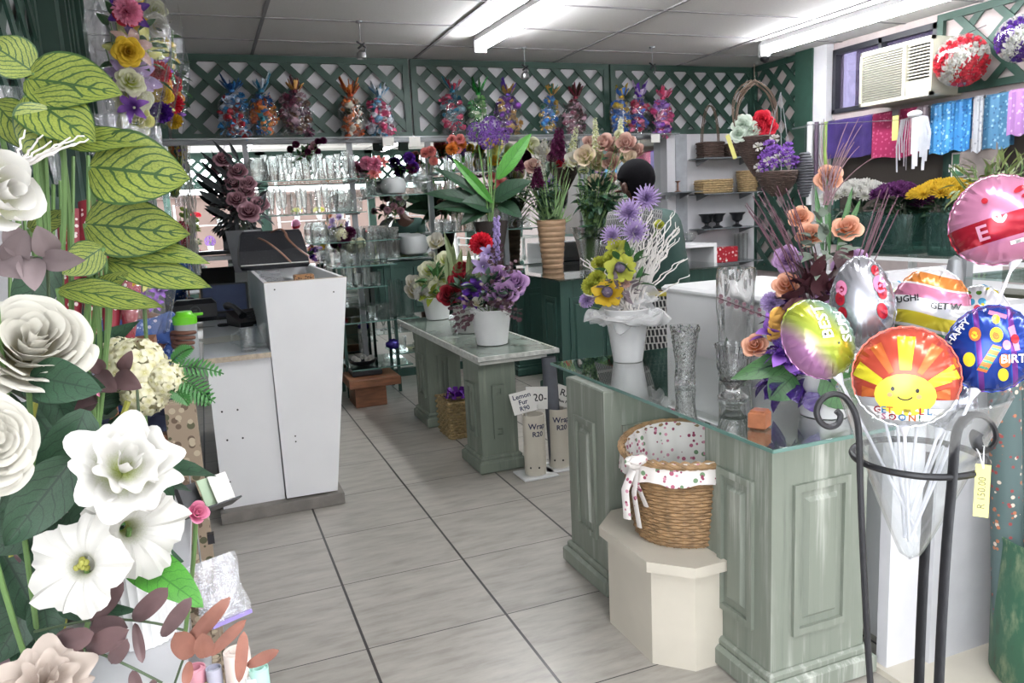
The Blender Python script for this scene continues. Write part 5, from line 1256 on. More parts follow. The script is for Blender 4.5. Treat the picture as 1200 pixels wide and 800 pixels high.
# ------------------------------------------------------------------ back right shelving
def wshelf(x0, x1, z, label):
    r = empty('grey_shelf', ((x0+x1)/2, 7.0, z), label, 'shelf', 'shelves on the white wall in the far right corner')
    MB().box(x0, 6.72, z-.010, x1, 6.99, z).build('board', plain('smoky_shelf', S('6c7276'), .25), r, smooth=False)
    for x in (x0+.1, x1-.1): mb = MB(); mb.add([(x-.006, 6.985, z-.011), (x+.006, 6.985, z-.011), (x+.006, 6.985, z-.07), (x-.006, 6.985, z-.07), (x-.006, 6.76, z-.011), (x+.006, 6.76, z-.011)], [(0, 1, 2, 3), (0, 4, 5, 1), (3, 2, 5, 4), (0, 3, 4), (1, 5, 2)]); mb.build('bracket', M_grey, r, smooth=False)
for z, lb in ((1.93, 'top'), (1.57, 'second'), (1.21, 'third'), (.85, 'lowest')): wshelf(4.80, 5.55, z, lb+' grey shelf beside the corner trellis')
for z, lb in ((1.60, 'upper'), (1.08, 'lower')): wshelf(4.42, 4.79, z, lb+' short grey shelf behind the woman\'s head')
def rbasket(c, r0, r1, h, M, label, grp=None, rows=9, square=False, handle=False):
    c = V(c); r = empty('woven_basket', c, label, 'basket', grp); mb = MB(); n = 28
    for k in range(rows):
        z = h*(k+.5)/rows; q = r0+(r1-r0)*z/h
        if isinstance(square, tuple): fx, fy = square
        else: fx = fy = 1
        pts = []
        for i in range(n+1):
            a = 2*PI*i/n; o_ = .003*(1 if (i+k) % 2 else -1); cx, cy = math.cos(a), math.sin(a)
            if square: m_ = max(abs(cx), abs(cy))**.7; cx /= m_; cy /= m_
            pts.append(c+V(((q+o_)*cx*fx, (q+o_)*cy*fy, z)))
        mb.tube(pts, h/rows*.56, 4, cap=False)
    mb.lathe([(0, .004), (r0*.9, .004)], 12, M=Matrix.Translation(c) @ Matrix.Diagonal((square[0] if square else 1, square[1] if square else 1, 1, 1))); mb.build('woven_body', M, r)
    if handle:
        mb = MB()
        for s_ in (-.3, .3):
            mb.tube([c+V((math.cos(t)*r1*.8+s_*.06, s_*r1*.3, h*.8+math.sin(t)*handle)) for t in [PI*i/12 for i in range(13)]], .006, 5)
        mb.build('handle', M_twigb, r)
    return r
Ys = 6.86
rbasket((4.98, Ys, 1.931), .12, .13, .16, M_wickerd, 'dark woven basket with tall hoop handles on the top grey shelf', None, 7, (1, .7), .40)
rbasket((5.28, Ys, 1.931), .10, .11, .14, M_wickerd, 'smaller dark woven basket without handle on the top grey shelf', None, 7, (1, .8))
rbasket((5.02, Ys, 1.571), .19, .20, .14, M_wickerl, 'wide flat honey coloured basket on the second grey shelf', None, 6, (1, .5))
rbasket((5.45, Ys, 1.571), .09, .11, .22, M_wickerl, 'tall round pale wicker basket at the right of the second grey shelf', None, 10)
for x, o_ in ((4.93, 'left'), (5.07, 'middle'), (5.32, 'right')):
    r = tag(MB().vessel([(.05, 0), (.055, .012), (.02, .03), (.02, .05), (.05, .07), (.06, .12), (.085, .145), (.085, .15)], .005, 16, c=(x, Ys, 1.211), base=.07).build('black_urn', M_blackp), 'small black garden urn, %s of the three on the third grey shelf' % o_, 'urn', 'black urns on the third shelf')
M_rb = spots('red_white_print', S('a8202e'), [S('e8e2dc'), S('d8b8b4')], 22, .3, .4)
tag(MB().box(4.93, 6.76, .851, 5.25, 6.9, 1.01, bev=.005).build('red_box', M_rb, smooth=False), 'red box with white pattern lying on the lowest grey shelf', 'box')
for i, x in enumerate((5.31, 5.37, 5.43)): glass('tallcyl', (x, Ys, .851), 'slim clear glass cylinder right of the red box, %s of three' % ('left', 'middle', 'right')[i], 'slim cylinders beside the red box', (.45, .45, .95))
glass('goblet', (4.56, Ys, 1.081), 'clear glass goblet on the lower short shelf behind the woman'); glass('bowl', (4.7, Ys, 1.081), 'clear glass bowl on the lower short shelf behind the woman')
r = tag(MB().vessel([(.015, 0), (.04, .005), (.008, .015), (.008, .09), (.03, .11)], .003, 12, c=(4.58, Ys, 1.601), base=.1).build('brass_candlestick', M_wood), 'small brown candlestick on the upper short shelf', 'candlestick')
r = empty('white_cube_shelf', (4.6, 6.3, .35), 'open white box shelf with a blue book, right of the woman', 'shelf')
q = ony(778, 292, 6.0); mb = MB(); x0, x1, z0, z1 = q.x+.12, q.x+.50, .62, q.z+.03
mb.box(x0-.5, 5.9, z1-.03, x1, 6.3, z1); mb.box(x1-.03, 5.9, 0, x1, 6.3, z1-.03); mb.box(x0-.5, 5.9, 0, x0-.47, 6.3, z1-.03); mb.box(x0-.47, 6.27, 0, x1-.03, 6.3, z1-.03); mb.box(x0-.47, 5.9, z0-.03, x1-.03, 6.27, z0); r.location = ((x0+x1)/2, 6.1, 0)
mb.build('carcass', M_white, r, smooth=False)
tag(MB().box(x1-.16, 6.0, z0+.001, x1-.11, 6.2, z0+.26).build('blue_book', plain('navy_cover', S('24304e'), .5), smooth=False), 'dark blue book standing in the open white box shelf', 'book')
# hanging baskets in the corner
def hang_basket_cone():
    d = 6.3; top = at(884, 92, d); a = at(885, 205, d); rim = at(886, 162, d); R_ = pxr(d, 25)
    r = empty('hanging_cone_basket', top, 'dark cone-shaped wicker basket with twig handle holding white and red artificial peonies', 'hanging basket')
    mb = MB()
    for k in range(22):
        t = k/21; q = rim+(V((rim.x, rim.y, a.z))-rim)*t; rad = R_*(1-t)**.9+.01; pts = [q+V(((rad+.003*(-1)**(i+k))*math.cos(2*PI*i/22), (rad+.003*(-1)**(i+k))*math.sin(2*PI*i/22), 0)) for i in range(23)]
        mb.tube(pts, .011, 4, cap=False)
    mb.build('woven_cone', M_wickerd, r)
    mb = MB(); rw = random.Random(2)
    for k in range(14):
        s_ = -1 if k % 2 else 1; o_ = V((rw.uniform(-.05, .05), rw.uniform(-.05, .05), rw.uniform(-.05, .05)))
        mb.tube(bez(rim+V((s_*R_, 0, -.02)), rim+V((s_*R_*1.6, 0, .35))+o_, top+V((0, 0, -.02))+o_*.4, 10), .006, 4)
    mb.tube([top, top+V((0, 0, .12))], .003, 4); mb.build('twig_handle', M_twigb, r)
    for (px, py, m_, rp) in ((871, 146, P_mint, 15), (879, 152, P_mint, 13), (866, 156, P_mint, 11), (893, 140, P_redb, 14), (900, 147, P_redb, 12), (888, 149, P_redb, 12)):
        q = at(px, py, d-.12); inst('peony_bloom', head('open', m_), frame(q, towards(q)+V((0, 0, .3)), pxr(d, rp)), r)
    q = at(857, 172, d-.15); MB().add([V((-.02, 0, -.10)), V((.02, 0, -.10)), V((.02, 0, .10)), V((-.02, 0, .10))], [(0, 1, 2, 3)], M=Matrix.Translation(q) @ Matrix.Rotation(-.4, 4, 'Y')).build('paper_tag', M_yellow, r)
hang_basket_cone()
d = 6.1; rim = at(911, 202, d); R_ = pxr(d, 22); top = at(915, 108, d)
r = empty('hanging_bowl_basket', top, 'round dark wicker hanging basket full of violet and white flowers in the corner', 'hanging basket')
mb = MB()
for k in range(14):
    t = k/13; rad = R_*math.cos(t*1.35)+.008; pts = [rim+V(((rad+.003*(-1)**(i+k))*math.cos(2*PI*i/22), (rad+.003*(-1)**(i+k))*math.sin(2*PI*i/22), -t*pxr(d, 26))) for i in range(23)]; mb.tube(pts, .011, 4, cap=False)
mb.build('woven_bowl', M_wickerd, r)
mb = MB()
for k in range(3): a = k*2.1; mb.tube([rim+V((R_*math.cos(a), R_*math.sin(a), 0)), top], .004, 4)
mb.build('cords', M_grey, r)
mb = MB()
for k in range(40):
    a = k*2.4; q = rim+V((math.cos(a)*R_*math.sqrt(k/40)*1.05, math.sin(a)*R_*math.sqrt(k/40), .06+.10*(1-k/40)+rr(-.03, .03)))
    if k % 6 == 0: q += V((-.03, 0, .1))
    c_ = daisy_core = SP_CORE; mb.add(c_.v, c_.f, c_.uv, M=frame(q, towards(q)+V((0, 0, .6)), .042), m=(1 if k % 5 == 0 else 0))
mb.build('violet_flowers', [P_viol2, P_white], r)
d = 6.05; q = at(943, 205, d); mb = MB()
for k in range(16):
    t = k/15; z = (.5-t)*pxr(d, 48); rad = pxr(d, 9)*math.sin(PI*(.12+.8*t))**.6
    mb.tube([q+V((rad*math.cos(a), rad*math.sin(a), z)) for a in [2*PI*i/12 for i in range(13)]], .012, 4, cap=False)
mb.tube([q+V((0, 0, .1)), q+V((0, 0, .38)), V((5.61, q.y, q.z+.42))], .003, 4)
tag(mb.build('wicker_ornament', plain('grey_wicker', S('55565c'), .7, var=.3)), 'grey wicker cocoon ornament hanging on the green pier', 'ornament')
def smooth(pts, n=4):
    out = []
    P = [pts[0]]+pts+[pts[-1]]
    for i in range(1, len(P)-2):
        for k in range(n):
            t = k/n; a, b, c, d_ = P[i-1], P[i], P[i+1], P[i+2]; out.append(.5*((2*b)+(c-a)*t+(2*a-5*b+4*c-d_)*t*t+(-a+3*b-3*c+d_)*t**3))
    out.append(pts[-1]); return out
# ------------------------------------------------------------------ cellophane bags on the trellis
def sweet_bag(px, py0, py1, w, cols, label, ribbon, d=None, Y=6.93, grp='wrapped gift bags hanging on the back trellis', seed=0, rootname='gift_bag', blob=.022):
    top = ony(px, py0, Y); bot = ony(px, py1, Y); d = camd(bot); H_ = (top.z-bot.z); W_ = pxr(d, w)
    c = V((bot.x, Y, bot.z)); r = empty(rootname, c, label, 'gift bag', grp); rd = random.Random(seed)
    nz = .72*H_
    def rad(t): return W_/2*(math.sin(PI*min(1, .22+.62*t))**.75)*(1 if t < .75 else 1-(t-.75)*2.4)
    def wall(u, v):
        a = 2*PI*u; q = rad(v)*(1+.07*math.sin(5*a+seed)+.05*math.sin(9*a+v*7)); return (c.x+q*math.cos(a), c.y+q*.55*math.sin(a), c.z+v*nz*1.04)
    mb = MB(); mb.grid(wall, 22, 12, closed=True)
    # flared skirts of film at the foot and the neck
    mb.grid(lambda u, v: (c.x+(u-.5)*W_*(1.0+.35*v)+.01*math.sin(v*9), c.y-.05+.03*math.sin(u*12), c.z+.06*H_-v*.09*H_+.01*math.sin(u*15)), 12, 3)
    mb.build('cellophane', M_cello, r)
    mb = MB(); n = 64
    for k in range(n):
        t = rd.uniform(.04, .88)**.9; q = rad(t)*.85*math.sqrt(rd.random()); a = rd.uniform(0, 2*PI)
        s = blob*rd.uniform(.7, 1.5)*W_/.22; mi = rd.choice(range(len(cols)))
        ax = V((rd.uniform(-1, 1), rd.uniform(-1, 1), rd.uniform(-1, 1))); M = frame((c.x+q*math.cos(a), c.y+q*.5*math.sin(a), c.z+t*nz), ax, 1)
        ph = rd.uniform(0, 6)
        if rd.random() < .55: mb.ball((0, 0, 0), (s*1.3, s, s*.8), 7, 5, m=mi, M=M, fn=lambda q_, ph=ph: 1+.25*math.sin(q_.x*5+ph)*math.sin(q_.y*6))
        else:
            c_ = SP_CORE; mb.add(c_.v, c_.f, c_.uv, m=mi, M=M @ Matrix.Scale(s*1.7, 4))
    mb.build('contents', [foil(cc) for cc in cols], r)
    mb = MB(); nb = V((c.x, c.y-.02, c.z+nz))
    for k in range(12):
        a = k*2*PI/12+rd.uniform(-.3, .3); L = H_*.26*rd.uniform(.7, 1.2); e = nb+V((math.cos(a)*L*.6, -.02+math.sin(a)*L*.3, L*rd.uniform(.3, 1.0)))
        m_ = nb+(e-nb)*.5+V((math.cos(a)*.02, 0, .02)); mb.tube([nb, m_, e, nb+(e-nb)*.45+V((0, -.02, -.02))], [.006, .026, .022, .008], 5, flat=(1, .25), m=k % len(ribbon))
    mb.lathe([(.022, -.012), (.026, 0), (.022, .012)], 10, c=tuple(nb)); mb.build('bow', [foil(x) for x in ribbon], r); return r
def foil(h): return plain('foil_'+h, S(h), .3, metal=.35, var=.25, scale=50, bump=.3)
B = [(277, 86, 160, 36, ('2f6a9c', '3f83b8', '9c1c2c', 'b8c6d8'), 'blue gift bag with red hearts, leftmost on the back trellis', ('2f6fae', '1f4f86')),
     (311, 86, 160, 33, ('2c7a86', 'c65a2a', '2f5f9c', 'e08a3a'), 'teal gift bag with orange sweets, second from the left on the trellis', ('3f86a8', 'c9d3dc')),
     (350, 88, 158, 36, ('4f2a44', '7a3a54', 'a88a96', '6a4a3a'), 'maroon and mauve gift bag, third from the left on the trellis', ('6a2438', 'b88a4a')),
     (414, 92, 163, 30, ('b8562a', '3a3a2a', 'd8753a', 'c8c0b0'), 'orange and dark gift bag, fourth from the left on the trellis', ('b8481c', 'c87838')),
     (447, 94, 163, 34, ('b83a64', '3a7aa0', 'd05a84', 'c8ccd8'), 'pink and blue gift bag, fifth from the left on the trellis', ('6fa0c4', 'cfd6de')),
     (532, 88, 157, 30, ('a83a58', '2f6f88', 'c04a6a', '6f8a94'), 'pink and teal gift bag, just right of the first panel joint', ('3a86a0', 'b83a50')),
     (562, 92, 156, 28, ('2f8a44', '8fc07a', '3a6a3f', 'c8d8b8'), 'green gift bag, the only one all in green', ('2f9a3f', '1f6a2f')),
     (596, 93, 158, 34, ('5a2a7a', '7a3f9a', 'b08a50', '3a2050'), 'deep purple gift bag with gold specks, right of the green one', ('5a3a9a', 'a8843a')),
     (646, 95, 154, 28, ('2f6fb8', '3f8fd0', 'b8984a', '2a5a4a'), 'bright blue gift bag with gold bow', ('c8984a', '2f6f5a')),
     (675, 97, 160, 29, ('5a2030', '8a4a60', '3a2a28', 'b08a98'), 'dark maroon gift bag, right of the bright blue one', ('7a2438', '3a2a20')),
     (728, 97, 157, 28, ('b89a3a', '2f6ab8', 'd0b860', '2f5aa0'), 'yellow and blue gift bag near the right panel joint', ('c8a83a', '3a6ab8')),
     (749, 95, 158, 26, ('5a2f94', 'a02f4a', '3f5fb0', 'c86a8a'), 'purple and red gift bag, between the yellow and the pink ones', ('5a2fa0', 'c8b8d8')),
     (776, 98, 160, 30, ('d04f88', '7a3fa0', 'e080a8', '9a6fc0'), 'pink and violet gift bag, rightmost on the trellis', ('d84f78', 'e08aa8'))]
for i, (px, a, b, w, cols, lb, rib) in enumerate(B): sweet_bag(px, a, b, w, cols, lb, rib, seed=i+1)
# shelf ledge the bags stand on
mb = MB(); mb.box(-.38, 6.866, TZ-.012, 4.62, 6.955, TZ-.0); r = empty('bag_ledge', (2, 6.95, TZ), 'long narrow clear ledge under the back trellis carrying the gift bags', 'ledge'); mb.build('ledge_strip', clear('clear_ledge', (.75, .8, .8), 1.2, .1, haze=.25), r, smooth=False)
for i, (x, lb) in enumerate(((455, 'left'), (486, 'middle'), (768, 'right'))):
    q = ony(x, 165, 6.87); tag(MB().box(q.x-.05, 6.865, TZ-.09, q.x+.05, 6.872, TZ-.010).build('price_card', M_paper, smooth=False), 'small white price card hanging below the trellis, %s of three' % lb, 'price card', 'price cards below the trellis')
# ------------------------------------------------------------------ left wall bouquets
def film_bouquet(base, top, wb, wt, blooms, label, seed):
    base, top = V(base), V(top); ax = (top-base); L = ax.length; axn = ax.normalized(); r = empty('film_wrapped_bouquet', base, label, 'bouquet', 'bouquets hanging along the left wall')
    M = frame(base, axn, 1); rd = random.Random(seed)
    def rad(v): return (wb+(wt-wb)*min(1, v*1.6))/2*(1-.25*max(0, v-.75)*4*.6)
    mb = MB(); mb.grid(lambda u, v: (M @ V((rad(v)*(1+.08*math.sin(6*2*PI*u+seed))*math.cos(2*PI*u), rad(v)*(1+.08*math.sin(7*2*PI*u))*math.sin(2*PI*u), v*L))), 28, 10, closed=True)
    mb.build('film_wrap', M_cello, r)
    mb = MB()
    for k in range(18):
        v = rd.uniform(.3, .9); a = rd.uniform(0, 6.3); q = rad(v)*.6; mb.tube([base+axn*.02, M @ V((q*math.cos(a), q*math.sin(a), v*L))], .003, 4)
    mb.build('stems', M_stem, r)
    for k, (t, side, kd, m_, s) in enumerate(blooms):
        q = M @ V((side*rad(t)*.9, 0, t*L)); q += towards(q)*rad(t)*.55; inst(HN[kd], head(kd, m_), frame(q, towards(q)+V((rd.uniform(-.4, .4), 0, rd.uniform(-.2, .5))), s*1.45, rd.uniform(0, 6)), r)
    foliage_part('leaves', base+ax*.55, (wt*.4, wt*.4, L*.35), 30, .08, .04, M_leafm, r, seed, -1)
    return r
film_bouquet(at(160, 178, 3.6), at(150, -15, 3.6), .12, .36, [(.98, -.3, 'open', P_yelo, .055), (.97, .35, 'open', P_yelw, .055), (.85, -.6, 'lily', P_yelo, .06), (.84, .1, 'lily', P_violet, .065), (.8, .55, 'open', P_redb, .045), (.78, .8, 'carn', P_pink, .045), (.66, -.5, 'lily', P_yelg, .085), (.62, .05, 'lily', P_blush, .07), (.48, -.5, 'lily', P_lilac2, .085), (.45, .2, 'lily', P_lilac2, .07), (.40, .7, 'open', P_yelw, .05), (.33, .2, 'open', P_yelw, .07), (.20, -.1, 'open', P_yelg, .06), (.25, .6, 'lily', P_viol2, .05), (.55, .85, 'open', P_yelo, .05), (.07, .4, 'open', P_yelw, .05)], 'large film-wrapped bouquet of yellow, lilac and violet flowers, nearest on the left wall', 3)
film_bouquet(at(190, 148, 4.5), at(184, 5, 4.5), .10, .28, [(.95, 0, 'open', P_yelw, .05), (.8, .4, 'open', P_whitec, .055), (.7, -.3, 'lily', P_yelo, .06), (.6, .3, 'carn', P_yelg, .04), (.5, -.2, 'lily', P_viol2, .055), (.42, .4, 'carn', P_redb, .045), (.32, 0, 'open', P_orange, .06), (.25, .4, 'open', P_yelo, .05), (.15, -.2, 'lily', P_yelg, .05), (.1, .3, 'carn', P_violet, .045)], 'film-wrapped bouquet with an orange bloom, second along the left wall', 4)
film_bouquet(at(207, 155, 5.4), at(196, 45, 5.4), .08, .26, [(.9, 0, 'carn', P_yelg, .04), (.75, .4, 'lily', P_yelo, .05), (.6, -.2, 'carn', P_plum, .045), (.5, .3, 'open', P_redb, .05), (.36, 0, 'open', P_orange, .05), (.28, .5, 'carn', P_redb, .05), (.18, 0, 'lily', P_viol2, .05), (.1, .4, 'carn', P_yelo, .04)], 'film-wrapped bouquet of dark red and yellow flowers, farthest along the left wall', 5)
# clear plastic sleeves under the bouquets
for i, (x, y0_, y1_, d, w) in enumerate(((130, 135, 180, 3.4, 45), (172, 150, 200, 3.3, 40))):
    q = at(x, y1_, d); hh = pxr(d, y1_-y0_); ww = pxr(d, w); mb = MB(); mb.grid(lambda u, v: (q.x+(u-.5)*ww, q.y+.02*math.sin(u*20), q.z+v*hh), 20, 2); mb.grid(lambda u, v: (q.x+(u-.5)*ww, q.y+.05+.02*math.sin(u*20), q.z+v*hh), 20, 2)
    tag(mb.build('plastic_sleeves', M_cello2), 'stack of milky plastic sleeves %s the nearest wrapped bouquet' % ('left of', 'under')[i], 'plastic sleeves')
# ------------------------------------------------------------------ counter things
p = onz(296, 405, .857)
def mug(c, label):
    r = empty('glass_mug', c, label, 'mug', 'glass mugs on the low counter'); MB().vessel([(.040, 0), (.040, .12)], .005, 16, c=tuple(c), base=.02).build('body', M_glassb, r)
    MB().tube([c+V((-.038, 0, .10)), c+V((-.075, -.01, .09)), c+V((-.08, -.01, .05)), c+V((-.04, 0, .03))], .006, 6).build('handle', M_glassb, r)
mug(onz(292, 411, .857), 'clear glass mug with handle, left of the two on the low counter'); mug(onz(309, 406, .857), 'clear glass mug half behind the tall counter panel')
c = onz(246, 410, .857)
r = empty('telephone', onz(292, 380, .857), 'black desk telephone with its handset resting, on the low counter', 'telephone'); q = r.location
M = Matrix.Translation(q) @ Matrix.Rotation(.35, 4, 'Z') @ Matrix.Rotation(-.0, 4, 'X')
mb = MB(); mb.add([(-.10, -.11, 0), (.10, -.11, 0), (.10, .11, 0), (-.10, .11, 0), (-.10, -.11, .03), (.10, -.11, .03), (.10, .11, .09), (-.10, .11, .09)], [(3, 2, 1, 0), (4, 5, 6, 7), (0, 1, 5, 4), (1, 2, 6, 5), (2, 3, 7, 6), (3, 0, 4, 7)], M=M); mb.build('base', M_blackp, r, smooth=False)
MB().tube([M @ V(p_) for p_ in ((-.085, -.12, .075), (-.085, -.10, .09), (-.085, .0, .125), (-.085, .10, .13), (-.085, .12, .12))], [.026, .020, .014, .020, .026], 10).build('handset', M_blackp, r)
mb = MB()
for i in range(4):
    for j in range(3): mb.box(-.02+j*.035, -.07+i*.032, .045+i*.0087, .0+j*.035, -.05+i*.032, .053+i*.0087, M=M)
mb.build('keypad', M_greyp, [o for o in r.children if o.name.startswith('base')][0], smooth=False)
r = empty('laptop', onz(262, 372, .857), 'black laptop with open screen at the back of the low counter', 'laptop'); q = V(r.location); M = Matrix.Translation(q) @ Matrix.Rotation(-.1, 4, 'Z')
MB().box(-.15, -.12, .001, .17, .12, .02, M=M, bev=.004).build('keyboard_deck', M_blackp, r, smooth=False)
S_ = M @ Matrix.Translation((0, .12, .02)) @ Matrix.Rotation(-.35, 4, 'X'); MB().box(-.15, -.0, 0, .17, .012, .22, M=S_, bev=.004).build('lid', M_blackp, r, smooth=False)
MB().box(-.135, -.0025, .015, .155, -.0005, .205, M=S_).build('screen', plain('dim_blue_screen', S('3c4560'), .25), [o for o in r.children if o.name.startswith('lid')][0], smooth=False)
r = empty('card_terminal_box', onz(232, 376, .857), 'black rounded speaker box with a ringed badge at the left of the counter', 'speaker'); q = V(r.location)
mb = MB(); mb.box(-.15, -.07, 0, .13, .07, .15, M=Matrix.Translation(q), bev=.03); mb.build('case', M_blackp, r)
mb = MB(); mb.tube([q+V((-.01+.032*math.cos(a), -.072, .075+.032*math.sin(a))) for a in [2*PI*i/24 for i in range(25)]], .002, 4); mb.box(-.022, -.073, .068, .004, -.0705, .073, M=Matrix.Translation(q)); mb.box(-.022, -.073, .08, .004, -.0705, .085, M=Matrix.Translation(q)); mb.build('badge_ring', M_greyp, r)
q = onz(257, 398, .858); tag(MB().box(-.10, -.12, 0, .12, .12, .0015, M=Matrix.Translation(q) @ Matrix.Rotation(.2, 4, 'Z')).build('paper_sheet', M_paper, smooth=False), 'white paper sheet lying on the low counter in front of the telephone', 'paper')
q = onz(252, 382, .861); r = empty('scissors', q, 'pair of scissors with black handles lying on the low counter', 'scissors'); mb = MB()
mb.tube([q, q+V((-.10, .03, 0))], .006, 4, flat=(1, .3)); mb.tube([q, q+V((-.11, -.01, 0))], .006, 4, flat=(1, .3)); mb.build('blades', M_steel, r)
mb = MB()
for s_ in (-1, 1): mb.tube([q+V((.05+.03*math.cos(a), s_*.022+.016*math.sin(a), .003)) for a in [2*PI*i/12 for i in range(13)]], .006, 5)
mb.build('handles', M_blackp, r)
# leopard box and clear tray in the tray top
q = V((.47, 4.18, 1.1155)); tag(MB().box(q.x-.045, q.y-.03, q.z, q.x+.055, q.y+.05, q.z+.105, bev=.004).build('leopard_box', spots('leopard_print', S('a87a50'), [S('2a1a14'), S('3a261c')], 90, .33, .6, density=.9), smooth=False), 'small leopard print box in the tray top of the tall counter', 'box')
mb = MB(); q = V((.36, 4.22, 1.116)); mb.add([(q.x-.07, 4.10, 1.12), (q.x+.04, 4.10, 1.12), (q.x+.02, 4.5, 1.215), (q.x-.09, 4.5, 1.215)], [(0, 1, 2, 3)]); mb.add([(q.x-.07, 4.10, 1.14), (q.x+.04, 4.10, 1.14), (q.x+.02, 4.5, 1.235), (q.x-.09, 4.5, 1.235)], [(0, 1, 2, 3)]); tag(mb.build('plastic_folder', M_cello2, smooth=False), 'clear plastic folder slanting in the tray top left of the leopard box', 'folder')
# handbag
bc = V((.41, 5.35, 1.201)); d = camd(bc); r = empty('handbag', bc, 'large dark handbag with brown leather handles on the tall white counter', 'handbag')
x0, x1 = ony(281, 300, 5.3).x, ony(357, 300, 5.3).x; zb = 1.203; zt = ony(320, 270, 5.3).z
mb = MB(); vs = []
for (z, a, b, y0_, y1_) in ((zb, x0+.0, x1, 5.18, 5.50), (zb+.02, x0-.01, x1+.01, 5.16, 5.52), ((zb+zt)/2, x0-.005, x1+.005, 5.20, 5.48), (zt-.02, x0+.015, x1-.01, 5.28, 5.40), (zt, x0+.03, x1-.02, 5.31, 5.37)): vs += [(a, y0_, z), (b, y0_, z), (b, y1_, z), (a, y1_, z)]
fs = [(3, 2, 1, 0), (16, 17, 18, 19)]+[(k*4+i, k*4+(i+1) % 4, k*4+4+(i+1) % 4, k*4+4+i) for k in range(4) for i in range(4)]
mb.add(vs, fs); mb.build('bag_body', spots('dark_monogram_canvas', S('15161c'), [S('24242c')], 60, .25, .5), r, smooth=False)
hp_ = lambda *q: [ony(x, y, Y_) for x, y, Y_ in q]
mb = MB(); mb.tube(smooth(hp_((303, 279, 5.2), (312, 283, 5.14), (326, 293, 5.13), (341, 307, 5.13))), .010, 6, flat=(1, .5)); mb.tube(smooth(hp_((312, 277, 5.3), (318, 272, 5.3), (328, 268, 5.3), (334, 272, 5.26), (337, 279, 5.2), (348, 290, 5.14), (362, 300, 5.13))), .010, 6, flat=(1, .5)); mb.build('handles', plain('brown_leather', S('6a4634'), .45, var=.2), r)
MB().box(x0-.005, 5.155, zb+.03, x1+.005, 5.17, zb+.036).build('piping', M_paper, r, smooth=False)
# grey shelf and standing plastic near the mirror edge
q = ony(250, 300, 6.5); tag(MB().box(q.x-.25, 6.35, q.z-.03, q.x+.18, 6.6, q.z).build('grey_ledge', M_wallg, smooth=False), 'grey ledge in front of the mirror, left of the handbag', 'ledge')
mb = MB(); q = ony(226, 300, 6.3)
rw = random.Random(8)
for k in range(14): mb.tube([ony(217+rw.uniform(-6, 6), 170, 6.3), ony(222+rw.uniform(-8, 8), 230, 6.3), ony(228+rw.uniform(-8, 8), 320, 6.3)], .009, 4, flat=(1, .2))
tag(mb.build('ribbon_strands', plain('white_ribbon', S('d6d4cc'), .4)), 'bundle of pale ribbon strands hanging at the left edge of the mirror', 'ribbon')
# ------------------------------------------------------------------ people
def skin_body(name, joints, edges, rads, M, parent=None, sub=2, root=0):
    me = bpy.data.meshes.new(name); me.from_pydata([tuple(j) for j in joints], edges, []); o = bpy.data.objects.new('tmp', me); COL.objects.link(o)
    md = o.modifiers.new('s', 'SKIN'); md.use_smooth_shade = True
    for i, rd in enumerate(rads): me.skin_vertices[0].data[i].radius = rd if isinstance(rd, tuple) else (rd, rd)
    me.skin_vertices[0].data[root].use_root = True
    sb = o.modifiers.new('b', 'SUBSURF'); sb.levels = sub; sb.render_levels = sub
    dg = bpy.context.evaluated_depsgraph_get(); dg.update(); m2 = bpy.data.meshes.new_from_object(o.evaluated_get(dg)); bpy.data.objects.remove(o); bpy.data.meshes.remove(me)
    off = wloc(parent) if parent else V((0, 0, 0)); m2.transform(Matrix.Translation(-off)); m2.name = name; m2.materials.clear(); m2.materials.append(M)
    o2 = bpy.data.objects.new(name, m2); COL.objects.link(o2)
    if parent: o2.parent = parent
    for p_ in m2.polygons: p_.use_smooth = True
    return o2
def face_parts(c, fwd, s, M, root):
    fwd = V(fwd).normalized(); rt = fwd.cross(V((0, 0, 1))).normalized(); up = rt.cross(fwd)
    mb = MB()
    for k in (-1, 1): mb.ball(tuple(c+fwd*s*.92+rt*(k*s*.34)+up*s*.05), s*.13, 8, 6)
    mb.build('eye', M_paper, root)
    mb = MB()
    for k in (-1, 1): mb.ball(tuple(c+fwd*s*1.02+rt*(k*s*.34)+up*s*.05), s*.065, 8, 6)
    mb.build('pupil', M_inkk, root)
    mb = MB(); mb.ball(tuple(c+fwd*s*.95-up*s*.45), (s*.28, s*.12, s*.08), 10, 6); mb.build('mouth', plain('lips', S('5a3028'), .5), root)
